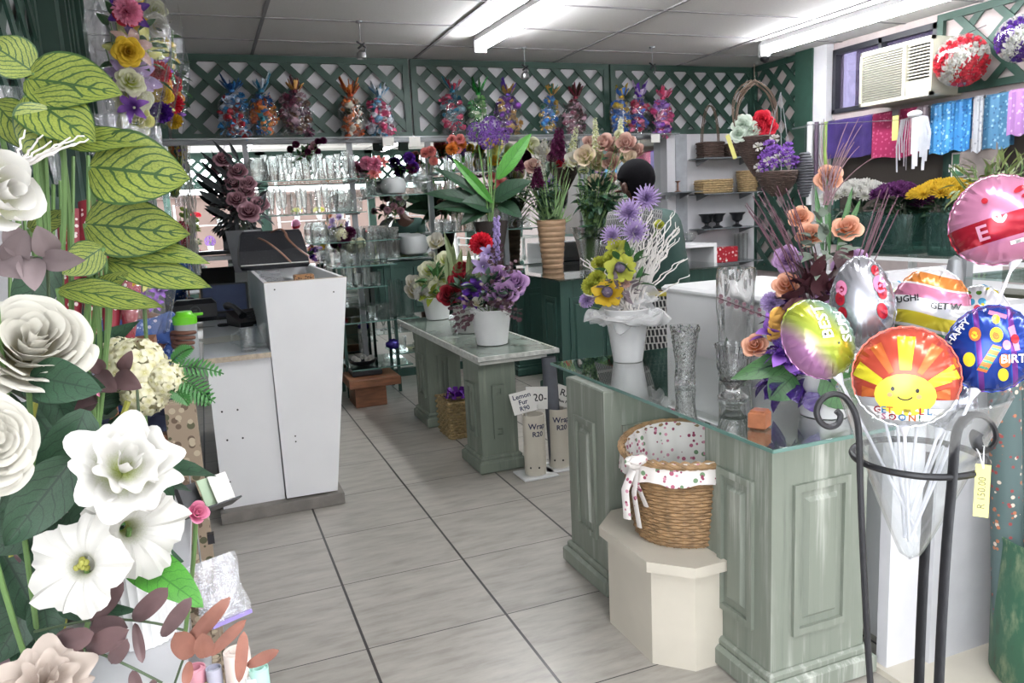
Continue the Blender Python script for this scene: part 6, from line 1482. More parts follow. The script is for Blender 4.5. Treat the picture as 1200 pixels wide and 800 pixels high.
# woman at the back, seen from behind, leaning left
hp = at(742, 216, 4.6); gx, gy = hp.x+.10, hp.y
r = empty('person', (gx, gy, 0), 'person seen from behind with black hair, dark green top and black patterned skirt', 'person')
H0 = V((gx, gy, 0)); k = hp-H0
fw = V((-.55, .75, 0)).normalized(); rt = V((.85, .5, 0)).normalized()
pel = H0+V((.08, -.06, .93)); sp1 = pel+V((-.01, .01, .18)); sp2 = pel+V((-.05, .05, .38)); neck = pel+V((-.10, .10, .52)); hd = V((hp.x, hp.y, hp.z+.01))
js = [pel, sp1, sp2, neck, (neck+hd)*.5+V((0, 0, .0)), hd, hd+V((0, 0, .07)),
      sp2+rt*.15+V((0, 0, .07)), sp2+rt*.24+V((0, 0, -.16)), sp2+rt*.20+fw*.16+V((0, 0, -.30)), sp2+rt*.12+fw*.30+V((0, 0, -.30)),
      sp2-rt*.15+V((0, 0, .07)), sp2-rt*.23+V((0, 0, -.16)), sp2-rt*.20+fw*.16+V((0, 0, -.28)), sp2-rt*.12+fw*.30+V((0, 0, -.28)),
      pel+rt*.10+V((0, 0, -.06)), pel+rt*.11+V((0, 0, -.46)), pel+rt*.11+V((0, 0, -.86)), pel+rt*.11+fw*.14+V((0, 0, -.89)),
      pel-rt*.10+V((0, 0, -.06)), pel-rt*.11+V((0, 0, -.46)), pel-rt*.11+V((0, 0, -.86)), pel-rt*.11+fw*.14+V((0, 0, -.89)),
      hd-V((0, 0, .06))+fw*.03]
es = [(0, 1), (1, 2), (2, 3), (3, 4), (4, 5), (5, 6), (2, 7), (7, 8), (8, 9), (9, 10), (2, 11), (11, 12), (12, 13), (13, 14), (0, 15), (15, 16), (16, 17), (17, 18), (0, 19), (19, 20), (20, 21), (21, 22), (5, 23)]
rs = [.15, .12, .14, .055, .05, .095, .07, .075, .055, .042, .03, .075, .055, .042, .03, .10, .065, .05, .035, .10, .065, .05, .035, .06]
skin_body('body', js, es, rs, M_skin2, r)
mb = MB(); mb.ball(tuple(hd+V((0, 0, .025))-fw*.02), (.112, .118, .115), 24, 16, fn=lambda q_: 1 if (q_.z > -.15 or (q_.x*fw.x+q_.y*fw.y) < .2) else .8); mb.build('hair', M_hair, r)
mb = MB()
for s_ in (-1, 1): mb.ball(tuple(hd+rt*(s_*.105)-V((0, 0, .03))), (.016, .026, .034), 8, 6)
mb.build('ear', M_skin2, r); face_parts(hd, fw, .1, M_skin2, r)
M_top = plain('bottle_green_cloth', S('1d3a34'), .8, var=.15, scale=6, bump=.2)
skin_body('top', [pel+V((0, 0, -.02)), sp1, sp2, neck+V((0, 0, -.06)), js[7], js[8], js[9], js[11], js[12], js[13]], [(0, 1), (1, 2), (2, 3), (2, 4), (4, 5), (5, 6), (2, 7), (7, 8), (8, 9)], [.185, .165, .175, .085, .10, .085, .065, .10, .085, .065], M_top, r)
def dash_mat(sx=30, sy=20, mort=S('b9b7b4')):
    m, nt, out = newmat('black_dash_print'); N = NT(nt); uv = N.n('UVMap'); mp = N.n('Mapping'); mp.inputs['Scale'].default_value = (sx, sy, 1); mp.inputs['Rotation'].default_value = (0, 0, .12); N.l(uv.outputs[0], mp.inputs[0])
    br = N.n('TexBrick'); br.inputs['Color1'].default_value = c4(S('191a1e')); br.inputs['Color2'].default_value = c4(S('1f2024')); br.inputs['Mortar'].default_value = c4(mort); br.inputs['Scale'].default_value = 1.0; br.inputs['Mortar Size'].default_value = .10; br.inputs['Brick Width'].default_value = .5; br.inputs['Row Height'].default_value = 1.2
    N.l(mp.outputs[0], br.inputs['Vector']); b = N.n('BsdfPrincipled'); b.inputs['Roughness'].default_value = .8; N.l(br.outputs[0], b.inputs['Base Color']); N.l(b.outputs[0], out.inputs[0]); return m
M_dash = dash_mat()
mb = MB(); mb.grid(lambda u, v: (pel.x+(.20+.10*v)*math.cos(2*PI*u)*(1+.03*math.sin(2*PI*u*9)*v), pel.y+(.19+.09*v)*math.sin(2*PI*u), pel.z+.05-.68*v), 60, 12, closed=True); mb.build('skirt', M_dash, r)
mb = MB(); mb.lathe([(.202, 0), (.208, .012), (.202, .024)], 40, c=(pel.x, pel.y, pel.z+.03)); mb.build('belt', plain('yellow_belt', S('b8aa4a'), .5), r)
# striped shawl over the left shoulder
a = js[11]; mb = MB()
mb.grid(lambda u, v: tuple(a+V((-.02, -.02, .02))+(-rt)*(.05+.20*v)*1.0+fw*(-.16+.34*u)+V((0, -.06*math.sin(PI*v), .09-.40*v*v-.06*abs(u-.5)))), 16, 14); mb.build('shawl', dash_mat(14, 10, S('7c7b7a')), r)
# white table leg etc handled elsewhere. Seated person behind the low counter at the left
hp = at(152, 330, 3.75)
r = empty('person', (hp.x-.02, hp.y, 0), 'person in blue patterned shirt, hidden by leaves, holding a bottle with green lid', 'person')
hand = at(200, 396, 3.78); pel = V((hp.x-.04, hp.y+.02, .55)); 
js = [pel, pel+V((0, 0, .2)), V((hp.x-.02, hp.y, .98)), V((hp.x, hp.y, 1.10)), V((hp.x, hp.y-.01, 1.17)), V((hp.x, hp.y, 1.26)), V((hp.x, hp.y, 1.34))]
sh1 = js[2]+V((.15, -.02, .04)); el = (sh1+hand)*.5+V((.02, -.06, -.13)); wr = hand+V((-.065, .0, -.02))
js += [sh1, el, wr, hand+V((-.02, .0, 0)), js[2]+V((-.13, 0, .04)), js[2]+V((-.14, -.1, -.22)), js[2]+V((-.03, -.22, -.28)), js[2]+V((.02, -.26, -.28)), pel+V((.1, -.02, -.03)), pel+V((.12, -.38, -.04)), pel+V((.12, -.40, -.48)), pel+V((.12, -.52, -.52)), pel+V((-.1, -.02, -.03)), pel+V((-.12, -.38, -.04)), pel+V((-.12, -.40, -.48)), pel+V((-.12, -.52, -.52))]
es = [(0, 1), (1, 2), (2, 3), (3, 4), (4, 5), (5, 6), (2, 7), (7, 8), (8, 9), (9, 10), (2, 11), (11, 12), (12, 13), (13, 14), (0, 15), (15, 16), (16, 17), (17, 18), (0, 19), (19, 20), (20, 21), (21, 22)]
rs = [.14, .12, .13, .055, .05, .09, .065, .065, .048, .03, .028, .065, .048, .03, .028, .09, .07, .045, .035, .09, .07, .045, .035]
skin_body('body', js, es, rs, M_skin, r)
# fingers closing round the bottle
bt = at(219, 396, 3.74); fj = []; fe = []; fr_ = []
palm = hand+V((.012, -.012, 0)); fj.append(palm); fr_.append(.022)
ac = V((bt.x, bt.y, 0)); 
for i in range(4):
    z = bt.z+.036-.024*i; k0 = len(fj); R_ = .062
    for j, an in enumerate((PI*1.10, PI*1.32, PI*1.55, PI*(1.78-.04*i))): fj.append(V((bt.x+R_*math.cos(an), bt.y+R_*math.sin(an), z-.002*j))); fr_.append((.0125, .0115, .0105, .0095)[j])
    fe += [(0, k0), (k0, k0+1), (k0+1, k0+2), (k0+2, k0+3)]
k0 = len(fj)
for j, an in enumerate((PI*.9, PI*.68, PI*.48)): fj.append(V((bt.x+.062*math.cos(an), bt.y+.062*math.sin(an), bt.z+.02+.012*j))); fr_.append((.014, .0125, .011)[j])
fe += [(0, k0), (k0, k0+1), (k0+1, k0+2)]
skin_body('hand', fj, fe, fr_, M_skin, r)
MB().ball(tuple(js[5]+V((0, .02, .045))), (.10, .105, .10), 20, 14).build('hair', M_hair, r); face_parts(js[5], (.3, -1, 0), .09, M_skin, r)
M_shirt = spots('blue_print_cloth', S('3c5a9c'), [S('7f95c8'), S('28407c'), S('c8c4dc')], 26, .3, .8, density=.5)
skin_body('shirt', [pel+V((0, 0, -.02)), js[1], js[2], js[3]+V((0, 0, -.05)), js[7], js[8], js[9]*.75+js[8]*.25, js[11], js[12]], [(0, 1), (1, 2), (2, 3), (2, 4), (4, 5), (5, 6), (2, 7), (7, 8)], [.17, .16, .165, .08, .095, .085, .062, .09, .075], M_shirt, r)
skin_body('trousers', [pel, pel+V((.1, -.02, -.03)), js[16], js[17], pel+V((-.1, -.02, -.03)), js[20], js[21]], [(0, 1), (1, 2), (2, 3), (0, 4), (4, 5), (5, 6)], [.16, .11, .085, .06, .11, .085, .06], plain('navy_cloth', S('20253a'), .8), r)
r = empty('stool', (pel.x, pel.y, 0), 'plain dark stool under the person behind the left counter', 'stool'); MB().lathe([(0, 0), (.17, 0), (.17, .03), (0, .03)], 24, c=(pel.x, pel.y, .37)).build('seat', M_blackp, r)
for i in range(4): a = PI/4+i*PI/2; MB().tube([(pel.x+.12*math.cos(a), pel.y+.12*math.sin(a), .37), (pel.x+.17*math.cos(a), pel.y+.17*math.sin(a), 0)], .012, 6).build('leg', M_blackp, r)
r = empty('drink_bottle', (bt.x, bt.y, bt.z-.12), 'clear shaker bottle with a bright green lid in the hand of the person in blue', 'bottle')
MB().vessel([(.040, 0), (.050, .01), (.052, .19)], .003, 20, c=(bt.x, bt.y, bt.z-.12)).build('bottle_body', clear('milky_plastic', (.8, .84, .82), 1.2, .2, haze=.35), r)
mb = MB(); mb.lathe([(0, .19), (.055, .19), (.056, .225), (.04, .235), (.035, .25), (0, .25)], 20, c=(bt.x, bt.y, bt.z-.12)); mb.box(bt.x, bt.y-.012, bt.z+.105, bt.x+.085, bt.y+.012, bt.z+.118, bev=.003); mb.build('lid', plain('lime_plastic', S('6fce2a'), .35, var=.03), r)
# ------------------------------------------------------------------ balloons on the wrought iron stand
DS = 1.45
ring_c = at(1075, 535, DS); rim_c = at(1079, 457, DS); tip = at(1066, 655, DS)
cx, cy = ring_c.x, ring_c.y
def foilbody(name, fn, metal=.55, rough=.2):
    m, nt, out = newmat(name); N = NT(nt); tc = N.n('TexCoord'); sep = N.n('SeparateXYZ'); N.l(tc.outputs['Object'], sep.inputs[0])
    col = fn(N, tc.outputs['Object'], sep.outputs[0], sep.outputs[1], sep.outputs[2])
    b = N.n('BsdfPrincipled'); b.inputs['Roughness'].default_value = rough; b.inputs['Metallic'].default_value = metal
    if isinstance(col, tuple): b.inputs['Base Color'].default_value = c4(tuple(q*.72 for q in col))
    else: N.l(N.mix(.28, col, (0, 0, 0)), b.inputs['Base Color'])
    N.l(b.outputs[0], out.inputs[0]); return m
def bsurf(x, y, T, nw=26, side=1, egg=.12):
    xx = x/(1-egg*y); rho = min(1, math.sqrt(xx*xx+y*y)); th = math.atan2(y, xx)
    z = T*math.sqrt(max(0, 1-rho*rho))*(1+.0*rho)+T*.13*(math.sin(nw*th)+.5*math.sin(nw*1.7*th+1))*rho**6*math.sqrt(max(0, 1-rho**8))
    return side*z
def balloon(px, py, d, ax_px, ay_px, T, up, nrm, mat, label, decals=None, egg=.12, nw=26, stick=True, grp='foil balloons on white sticks'):
    c = at(px, py, d); n_ = towards(c)+V(nrm); n_.normalize(); u_ = V(up); u_ = (u_-n_*u_.dot(n_)).normalized(); x_ = u_.cross(n_); sx, sy = pxr(d, ax_px), pxr(d, ay_px)
    M = Matrix.Translation(c) @ Matrix((x_, u_, n_)).transposed().to_4x4() @ Matrix.Diagonal((sx, sy, sx, 1))
    r = empty('foil_balloon', c-u_*sy, label, 'balloon', grp)
    mb = MB(); nr, na = 14, 78
    for side in (1, -1):
        def f(u, v, side=side):
            a = 2*PI*u*side; rho = 1-(1-v)**1.6; y = rho*math.sin(a); x = rho*math.cos(a)*(1-egg*y); s_ = 1+.012*math.cos(nw*a)*rho**8
            return (x*s_, y*s_, bsurf(x, y, T, nw, side, egg))
        mb.grid(f, na, nr, closed=True)
    def fl(u, v):
        a = 2*PI*u; y = math.sin(a); x = math.cos(a)*(1-egg*y); s_ = (1+.012*math.cos(nw*a))*(1+.02*v); return (x*s_, y*s_, .02*math.sin(nw*a*1.0)*v)
    mb.grid(fl, na, 1, closed=True)
    me = mb.mesh('balloon_skin', mat); skin = inst('balloon_skin', me, M, r)
    if decals:
        groups = {}
        for dc in decals: groups.setdefault((dc[0], dc[1]), []).append(dc[2:])
        mb = MB(); mlist = []
        for (nm, mt), items in groups.items():
            if mt not in mlist: mlist.append(mt)
            for it in items:
                f0 = len(mb.f)
                kind = it[0]
                def mp(x, y, off=.03):
                    z = bsurf(x, y, T, nw, 1, egg); return (x, y, z+off)
                if kind == 'e':
                    _, ex, ey, rx, ry, rot = it; nn = 20
                    vs = [mp(ex, ey)]; fs = []
                    for k in range(1, 4):
                        for j in range(nn):
                            a = 2*PI*j/nn; dx, dy = rx*k/3*math.cos(a), ry*k/3*math.sin(a); vs.append(mp(ex+dx*math.cos(rot)-dy*math.sin(rot), ey+dx*math.sin(rot)+dy*math.cos(rot)))
                    for j in range(nn): j2 = (j+1) % nn; fs.append((0, 1+j, 1+j2)); [fs.append((1+k*nn+j, 1+(k+1)*nn+j, 1+(k+1)*nn+j2, 1+k*nn+j2)) for k in range(2)]
                    mb.add(vs, fs)
                elif kind == 'q':
                    _, pts = it; P = [V((*p, 0)) for p in pts]; n1 = 12
                    vs = []; fs = []
                    for i in range(n1+1):
                        for j in range(7):
                            s1, s2 = i/n1, j/6; q = (P[0]*(1-s1)+P[3]*s1)*(1-s2)+(P[1]*(1-s1)+P[2]*s1)*s2; vs.append(mp(q.x, q.y, .02))
                    for i in range(n1):
                        for j in range(6): a = i*7+j; fs.append((a, a+1, a+8, a+7))
                    mb.add(vs, fs)
                elif kind == 't':
                    _, txt, size, ex, ey, rot = it
                    text_on(mb, txt, size, lambda x, y: mp(ex+x*math.cos(rot)-y*math.sin(rot), ey+x*math.sin(rot)+y*math.cos(rot), .045), bold=size*.02)
                for fi in range(f0, len(mb.f)): mb.m[fi] = mlist.index(mt)
        me = mb.mesh('printed_design', mlist); po = bpy.data.objects.new('printed_design', me); COL.objects.link(po); po.parent = skin
    if stick:
        b = c-u_*sy; e = V((tip.x+rr(-.014, .014), tip.y+rr(-.014, .014), tip.z+rr(.03, .07))); mb = MB(); mb.tube([b, e], .0028, 8); mb.lathe([(.003, -.01), (.010, .012), (.012, .016)], 12, M=frame(b-(b-e).normalized()*.01, (b-e))); mb.build('stick', plain('white_stick', S('dcdce4'), .3), r)
    return r
mt = lambda h, n, me=.35, ro=.25: plain('print_'+n, tuple(q*.78 for q in S(h)), ro, metal=me, var=.04)
K_white, K_black, K_yel, K_red, K_pink, K_blue, K_or, K_grn = mt('f2f2f2', 'white', 0), mt('1c1c20', 'black', 0), mt('e6d838', 'yellow'), mt('b02030', 'red'), mt('e08ab0', 'pink'), mt('4a90c8', 'blue'), mt('dd7a3a', 'orange'), mt('4a9a7a', 'green')
# sun balloon
M_sun = foilbody('coral_foil', lambda N, o, x, y, z: N.ramp(y, [(.0, S('d8d8dc')), (.001, S('cf5a48'))]) if False else N.mix(N.math('LESS_THAN', y, -.42), S('cf5440'), S('d9dbe0')), .45)
sun = []
for (a, b, w1, w2) in ((90, 90, .10, .17), (152, 152, .08, .16), (28, 28, .08, .16)):
    ar = math.radians(a); ux, uy = math.cos(ar), math.sin(ar); px_, py_ = -uy, ux; o = (0, -.34)
    sun.append(('yellow_ray', K_yel, 'q', [(o[0]+ux*.50+px_*w1, o[1]+uy*.50+py_*w1), (o[0]+ux*.50-px_*w1, o[1]+uy*.50-py_*w1), (o[0]+ux*1.15*(.9 if a != 90 else 1)-px_*w2, o[1]+uy*1.15*(.9 if a != 90 else 1)-py_*w2), (o[0]+ux*1.15*(.9 if a != 90 else 1)+px_*w2, o[1]+uy*1.15*(.9 if a != 90 else 1)+py_*w2)]))
for (a) in (120, 60, 3, 178):
    ar = math.radians(a); ux, uy = math.cos(ar), math.sin(ar); px_, py_ = -uy, ux; o = (0, -.34)
    L = 1.12 if a in (120, 60) else .80
    sun.append(('orange_ray', mt('d4703a', 'sunorange'), 'q', [(ux*.5+px_*.05, o[1]+uy*.5+py_*.05), (ux*.5-px_*.05, o[1]+uy*.5-py_*.05), (ux*L-px_*.12, o[1]+uy*L-py_*.12), (ux*L+px_*.12, o[1]+uy*L+py_*.12)]))
mb_face = []
sun.append(('sun_face', mt('ecd64a', 'face', .1), 'e', .0, -.34, .56, .42, 0))
K_b2 = K_black
sun += [('face_marks', K_b2, 'e', -.22, -.22, .035, .045, 0), ('face_marks', K_b2, 'e', .22, -.24, .035, .045, 0), ('cheek', mt('e8a06a', 'cheek', 0), 'e', -.27, -.34, .05, .045, 0), ('cheek', mt('e8a06a', 'cheek', 0), 'e', .25, -.36, .05, .045, 0)]
for k in range(9):
    t = -.9+1.8*k/8; sun.append(('face_marks', K_b2, 'e', .0+.15*math.sin(t), -.33-.12*math.cos(t)+.02, .022, .014, t*.8))
sun.append(('white_lower_band', K_white, 'q', [(-.70, -.60), (-.45, -.86), (.45, -.86), (.70, -.60)]))
for i, (ch, x, cc) in enumerate((('G', -.50, K_red), ('E', -.38, K_blue), ('T', -.27, K_or), ('L', .30, K_red), ('L', .44, K_blue))): sun.append(('greeting_'+str(cc.name)[6:], cc, 't', ch, .19, x, -.66, 0))
for i, (ch, x, cc) in enumerate((('S', -.38, K_pink), ('O', -.22, K_red), ('O', -.04, K_blue), ('N', .14, K_or), ('!', .27, K_grn))): sun.append(('greeting_'+str(cc.name)[6:], cc, 't', ch, .19, x, -.80, 0))
sun.append(('price_sticker', K_white, 'q', [(-.10, -.60), (-.10, -.72), (.18, -.72), (.18, -.60)]))
sun.append(('barcode', K_black, 't', '|||||||', .07, .04, -.645, 0))
bs = [x for x in sun]
balloon(1061, 441, 1.34, 57, 58, .62, (-.02, 0, 1), (0, 0, -.05), M_sun, 'coral foil balloon with a smiling yellow sun, in front of the other balloons', bs, 0.02, 30)
K = None
# green-lilac balloon at the left
M_b1 = foilbody('rainbow_foil', lambda N, o, x, y, z: N.ramp(N.math('ADD', N.math('MULTIPLY', N.math('ADD', x, N.math('MULTIPLY', y, .35)), .5), .5), [(.14, S('b57fae')), (.36, S('a8b84a')), (.62, S('b9bf38')), (.85, S('8fb0a0'))]), .5)
balloon(958, 397, 1.42, 40, 48, .8, (-.42, 0, 1), (.35, 0, .1), M_b1, 'lime and lilac foil balloon with white lettering, leftmost of the bunch', [('lettering', K_white, 't', 'BEST', .42, .12, .32, 1.3), ('lettering', K_white, 't', 'SUN', .42, .60, .02, 1.3), ('dots', K_black, 'e', -.05, .1, .03, .03, 0), ('dots', K_black, 'e', -.05, .02, .03, .03, 0), ('dots', K_black, 'e', .2, -.3, .03, .03, 0)], .02)
# silver one with roses
M_b2 = foilbody('silver_foil', lambda N, o, x, y, z: S('a9a9b0'), .75, .26)
dec = []
for (x, y, s_) in ((.55, .30, .26), (.62, .12, .2), (-.60, .28, .24), (-.66, .05, .2), (.58, -.28, .22), (-.62, -.28, .2), (-.5, -.55, .15), (.45, .62, .16)): dec.append(('printed_rose', K_pink if s_ > .23 else K_red, 'e', x, y, s_*.7, s_*.8, .5)); dec.append(('rose_heart', mt('8a1a34', 'roseheart'), 'e', x+.02, y-.02, s_*.3, s_*.3, 0))
balloon(1010, 353, 1.46, 35, 53, .85, (-.12, 0, 1), (0, 0, .1), M_b2, 'silver egg-shaped foil balloon printed with pink and red roses', dec, .14, 22)
# banded get well balloon
def bands(N, o, x, y, z): return N.ramp(N.math('ADD', N.math('MULTIPLY', N.math('ADD', y, N.math('MULTIPLY', N.math('SINE', N.math('MULTIPLY', x, 2.2)), .10)), .5), .5), [(.0, S('3f8a6a')), (.14, S('3f8a6a')), (.145, S('e8e8ea')), (.19, S('d8c83a')), (.36, S('d8c83a')), (.365, S('e8e8ea')), (.56, S('c87a9a')), (.72, S('c87a9a')), (.725, S('e0e0e0')), (.75, S('d0803a')), (.90, S('d0803a')), (.905, S('e8e8ea'))], 'CONSTANT')
M_b3 = foilbody('banded_foil', bands, .4)
balloon(1090, 357, 1.50, 41, 43, .8, (.10, 0, 1), (0, 0, 0), M_b3, 'foil balloon with orange, pink, white and yellow bands reading ugh get well', [('lettering', K_black, 't', 'GET W', .24, .38, -.02, .02), ('lettering', K_black, 't', 'UGH!', .24, -.58, .12, .2)], .10)
def dots(N, o, x, y, z):
    col = S('e2e2e6')
    for i, cc in enumerate((S('4aa0c8'), S('d84a5a'), S('d8c83a'), S('5a8a3a'))):
        vo = N.n('TexVoronoi'); vo.inputs['Scale'].default_value = 2.2+.3*i; mp = N.n('Mapping'); mp.inputs['Location'].default_value = (i*2.1, i*1.3, i); N.l(o, mp.inputs[0]); N.l(mp.outputs[0], vo.inputs['Vector'])
        sx = N.n('SeparateColor'); N.l(vo.outputs['Color'], sx.inputs[0]); col = N.mix(N.math('MULTIPLY', N.math('LESS_THAN', vo.outputs['Distance'], .27), N.math('LESS_THAN', sx.outputs[0], .55)), col, cc)
    return col
M_b4 = foilbody('dotted_foil', dots, .3)
balloon(1048, 372, 1.62, 32, 42, .7, (0, 0, 1), (0, 0, 0), M_b4, 'white foil balloon with small coloured dots, mostly hidden behind the banded one')
balloon(1147, 372, 1.60, 34, 38, .75, (0, 0, 1), (0, 0, 0), M_b4, 'white foil balloon with big coloured dots, behind the blue one')
def blues(N, o, x, y, z):
    c = N.ramp(N.math('FRACT', N.math('MULTIPLY', N.math('ADD', N.math('MULTIPLY', x, .8), N.math('MULTIPLY', y, .35)), 1.6)), [(.0, S('1f3f9a')), (.52, S('2a5ab8')), (.56, S('7a3a9a')), (.72, S('1f3f9a'))], 'CONSTANT')
    return c
M_b6 = foilbody('blue_foil', blues, .5)
dec = [('lettering', K_white, 't', 'BIRTH', .26, .62, -.10, .35), ('lettering', K_white, 't', 'HAPPY', .22, -.78, .15, 1.2)]
for (x, y, s_, cc, nm) in ((-.42, .18, .15, K_or, 'orange'), (.02, .28, .16, K_yel, 'yellow'), (.02, .26, .09, K_or, 'orange'), (-.42, .16, .08, K_yel, 'yellow'), (-.35, -.40, .15, K_yel, 'yellow'), (.38, -.22, .14, K_or, 'orange'), (.45, -.52, .13, K_yel, 'yellow'), (.30, .12, .10, K_pink, 'pink'), (.42, .30, .10, K_red, 'red'), (-.1, .62, .1, K_yel, 'yellow')): dec.append((nm+'_drop', cc, 'e', x, y, s_*.85, s_*1.1, .5))
dec.append(('striped_gift', K_or, 'q', [(-.12, -.58), (.10, -.58), (.22, .05), (.02, .05)])); dec += [('gift_stripe', K_grn, 'q', [(-.10+.035*k, -.52+.15*k), (.11+.035*k, -.52+.15*k), (.12+.035*k, -.46+.15*k), (-.09+.035*k, -.46+.15*k)]) for k in range(4)]
dec += [('ribbon_stripe', K_pink, 'q', [(.2, .5), (.3, .6), (.6, .1), (.5, .05)]), ('ribbon_stripe', K_pink, 'q', [(-.3, .8), (.1, .78), (.1, .68), (-.3, .70)])]
balloon(1160, 408, 1.32, 46, 51, .8, (.45, 0, 1), (.05, 0, .05), M_b6, 'blue foil balloon with bright confetti shapes and white birthday lettering, at the right', dec, .04)
M_b7 = foilbody('plain_silver_foil', lambda N, o, x, y, z: S('c4c8d2'), .85, .2)
balloon(1112, 472, 1.40, 30, 32, .8, (.4, 0, 1), (.2, 0, -.1), M_b7, 'plain silver foil balloon low in the cone between the sun and the blue balloon')
M_b8 = foilbody('pink_foil', lambda N, o, x, y, z: N.mix(N.math('MULTIPLY', N.math('GREATER_THAN', y, -.48), N.math('LESS_THAN', y, .02)), S('d48aae'), S('a8182e')), .45)
dec = [('heart', K_red, 'e', -.2, .42, .06, .07, 0), ('heart', K_red, 'e', .45, .45, .12, .06, .4), ('heart', K_red, 'e', .52, .28, .08, .05, .2), ('lettering', mt('e8a8c4', 'lightpink'), 't', 'E', .46, -.42, -.26, .0),
       ('white_petals', K_white, 'e', -.12, -.05, .035, .10, .5), ('white_petals', K_white, 'e', -.05, -.05, .035, .10, -.1), ('white_petals', K_white, 'e', .02, -.08, .035, .10, -.7), ('price_sticker', K_white, 'q', [(.0, -.58), (.0, -.66), (.28, -.66), (.28, -.58)]), ('barcode', K_black, 't', '|||||', .07, .14, -.62, 0)]
balloon(1172, 257, 1.5, 54, 52, .8, (-.5, 0, 1), (.05, 0, .1), M_b8, 'pink foil balloon with a dark red band and hearts, highest at the right edge', dec, .12)
# cone vase
r = empty('cone_vase', tip, 'tall clear cone-shaped glass vase hanging in the iron ring, holding the balloon sticks', 'vase')
mb = MB(); hh = rim_c.z-tip.z; rt_ = pxr(DS, 92); ax0 = V((tip.x, tip.y, tip.z))
def cone(u, v, o=0):
    a = 2*PI*u; rad = (.012+(rt_-.012)*(v**.92))+o if v > .03 else .012*math.sqrt(max(0, v/.03))+o; sh = (rim_c-tip)*v
    return (tip.x+sh.x*1+rad*math.cos(a), tip.y+sh.y+rad*math.sin(a), tip.z+hh*v)
mb.grid(lambda u, v: cone(u, v), 40, 24, closed=True); mb.grid(lambda u, v: cone(1-u, max(v, .0), -.003), 40, 24, closed=True)
mb.tube([cone(i/40, 1, -.0015) for i in range(41)], .0025, 5, cap=False); mb.build('glass_cone', clear('clear_cone', (.97, .98, .98), 1.6, .03, haze=.03), r)
# wrought iron stand
base = V((cx, cy, 0)); r = empty('wrought_iron_stand', base, 'black wrought iron stand with scrolls and a ring, holding the glass cone of balloons', 'stand')
mb = MB(); Rr = pxr(DS, 70); mb.tube([(cx+Rr*math.cos(a), cy+Rr*math.sin(a), ring_c.z) for a in [2*PI*i/48 for i in range(49)]], .0065, 8, cap=False); mb.build('ring', M_black, r)
def post(pxs, d, name, w, flat):
    pts = [at(x, y, d+dd) for x, y, dd in pxs]; mb = MB(); mb.tube(pts, w, 8 if not flat else 4, flat=flat); return mb.build(name, M_black, r)
def spiral(c, rad0, a0, turns, d, shrink=.55, n=40):
    out = []
    for i in range(n+1):
        t = i/n; a = a0+turns*2*PI*t; q = rad0*(1-shrink*t); out.append((c[0]+q*math.cos(a), c[1]-q*math.sin(a), 0))
    return out
lp = [(1022, 830, .0), (1016, 740, 0), (1011, 640, 0), (1008, 560, 0), (1007, 520, 0), (1004, 490, 0), (994, 470, 0)]
sp = [(983, 462, 0), (970, 463, 0), (960, 472, 0), (957, 484, 0), (962, 495, 0), (972, 500, 0), (982, 496, 0), (985, 487, 0), (980, 481, 0)]
ptsL = [at(x, y, DS-.09) for x, y, _ in lp+sp]; bot = V((ptsL[0].x, ptsL[0].y, 0))
mb = MB(); mb.tube([bot]+smooth(ptsL), .0055, 8); mb.build('scroll_leg', M_black, r)
ptsR = [at(x, y, DS-.11) for x, y in ((1099, 830), (1103, 740), (1109, 640), (1116, 560), (1119, 520), (1124, 499), (1136, 487), (1152, 487), (1164, 499), (1167, 515), (1158, 527), (1147, 524), (1143, 512), (1146, 506))]
mb = MB(); sm = smooth(ptsR); mb.tube([V((sm[0].x, sm[0].y, 0))]+sm, .0105, 6, flat=(1.0, .45)); mb.build('scroll_leg', M_black, r)
ptsM = [at(x, y, DS+.12) for x, y in ((1076, 830), (1079, 740), (1084, 640), (1089, 560), (1091, 530))]
mb = MB(); mb.tube([V((ptsM[0].x, ptsM[0].y, 0))]+smooth(ptsM), .0125, 6, flat=(1.0, .45)); mb.build('leg', M_black, r)
q = at(1152, 552, DS-.12); t_ = empty('price_tag', q-V((0, 0, .05)), 'pale yellow price tag tied with white string to the right iron scroll', 'price tag')
n_ = towards(q); M = frame(q+V((0, 0, -.035)), n_, 1, 0, (0, 0, 1)); MB().box(-.0115, -.045, -.0007, .0115, .045, .0007, M=M).build('card', M_yellow, t_, smooth=False)
mb = MB(); top = at(1147, 524, DS-.11); mb.tube([M @ V((0, .038, .001)), (q+top)/2+V((.006, 0, .01)), top+V((0, -.01, .005)), top+V((0, .01, .005)), (q+top)/2+V((-.004, 0, .01)), M @ V((0, .038, .001))], .0015, 5); mb.build('string', M_organza, t_)
mb = MB(); text_on(mb, 'R 150.00', .017, lambda x, y: M @ V((-y, x*.9-.004, .0012))); mb.build('handwriting', plain('pencil', S('4a4a3a'), .6), t_, smooth=False)
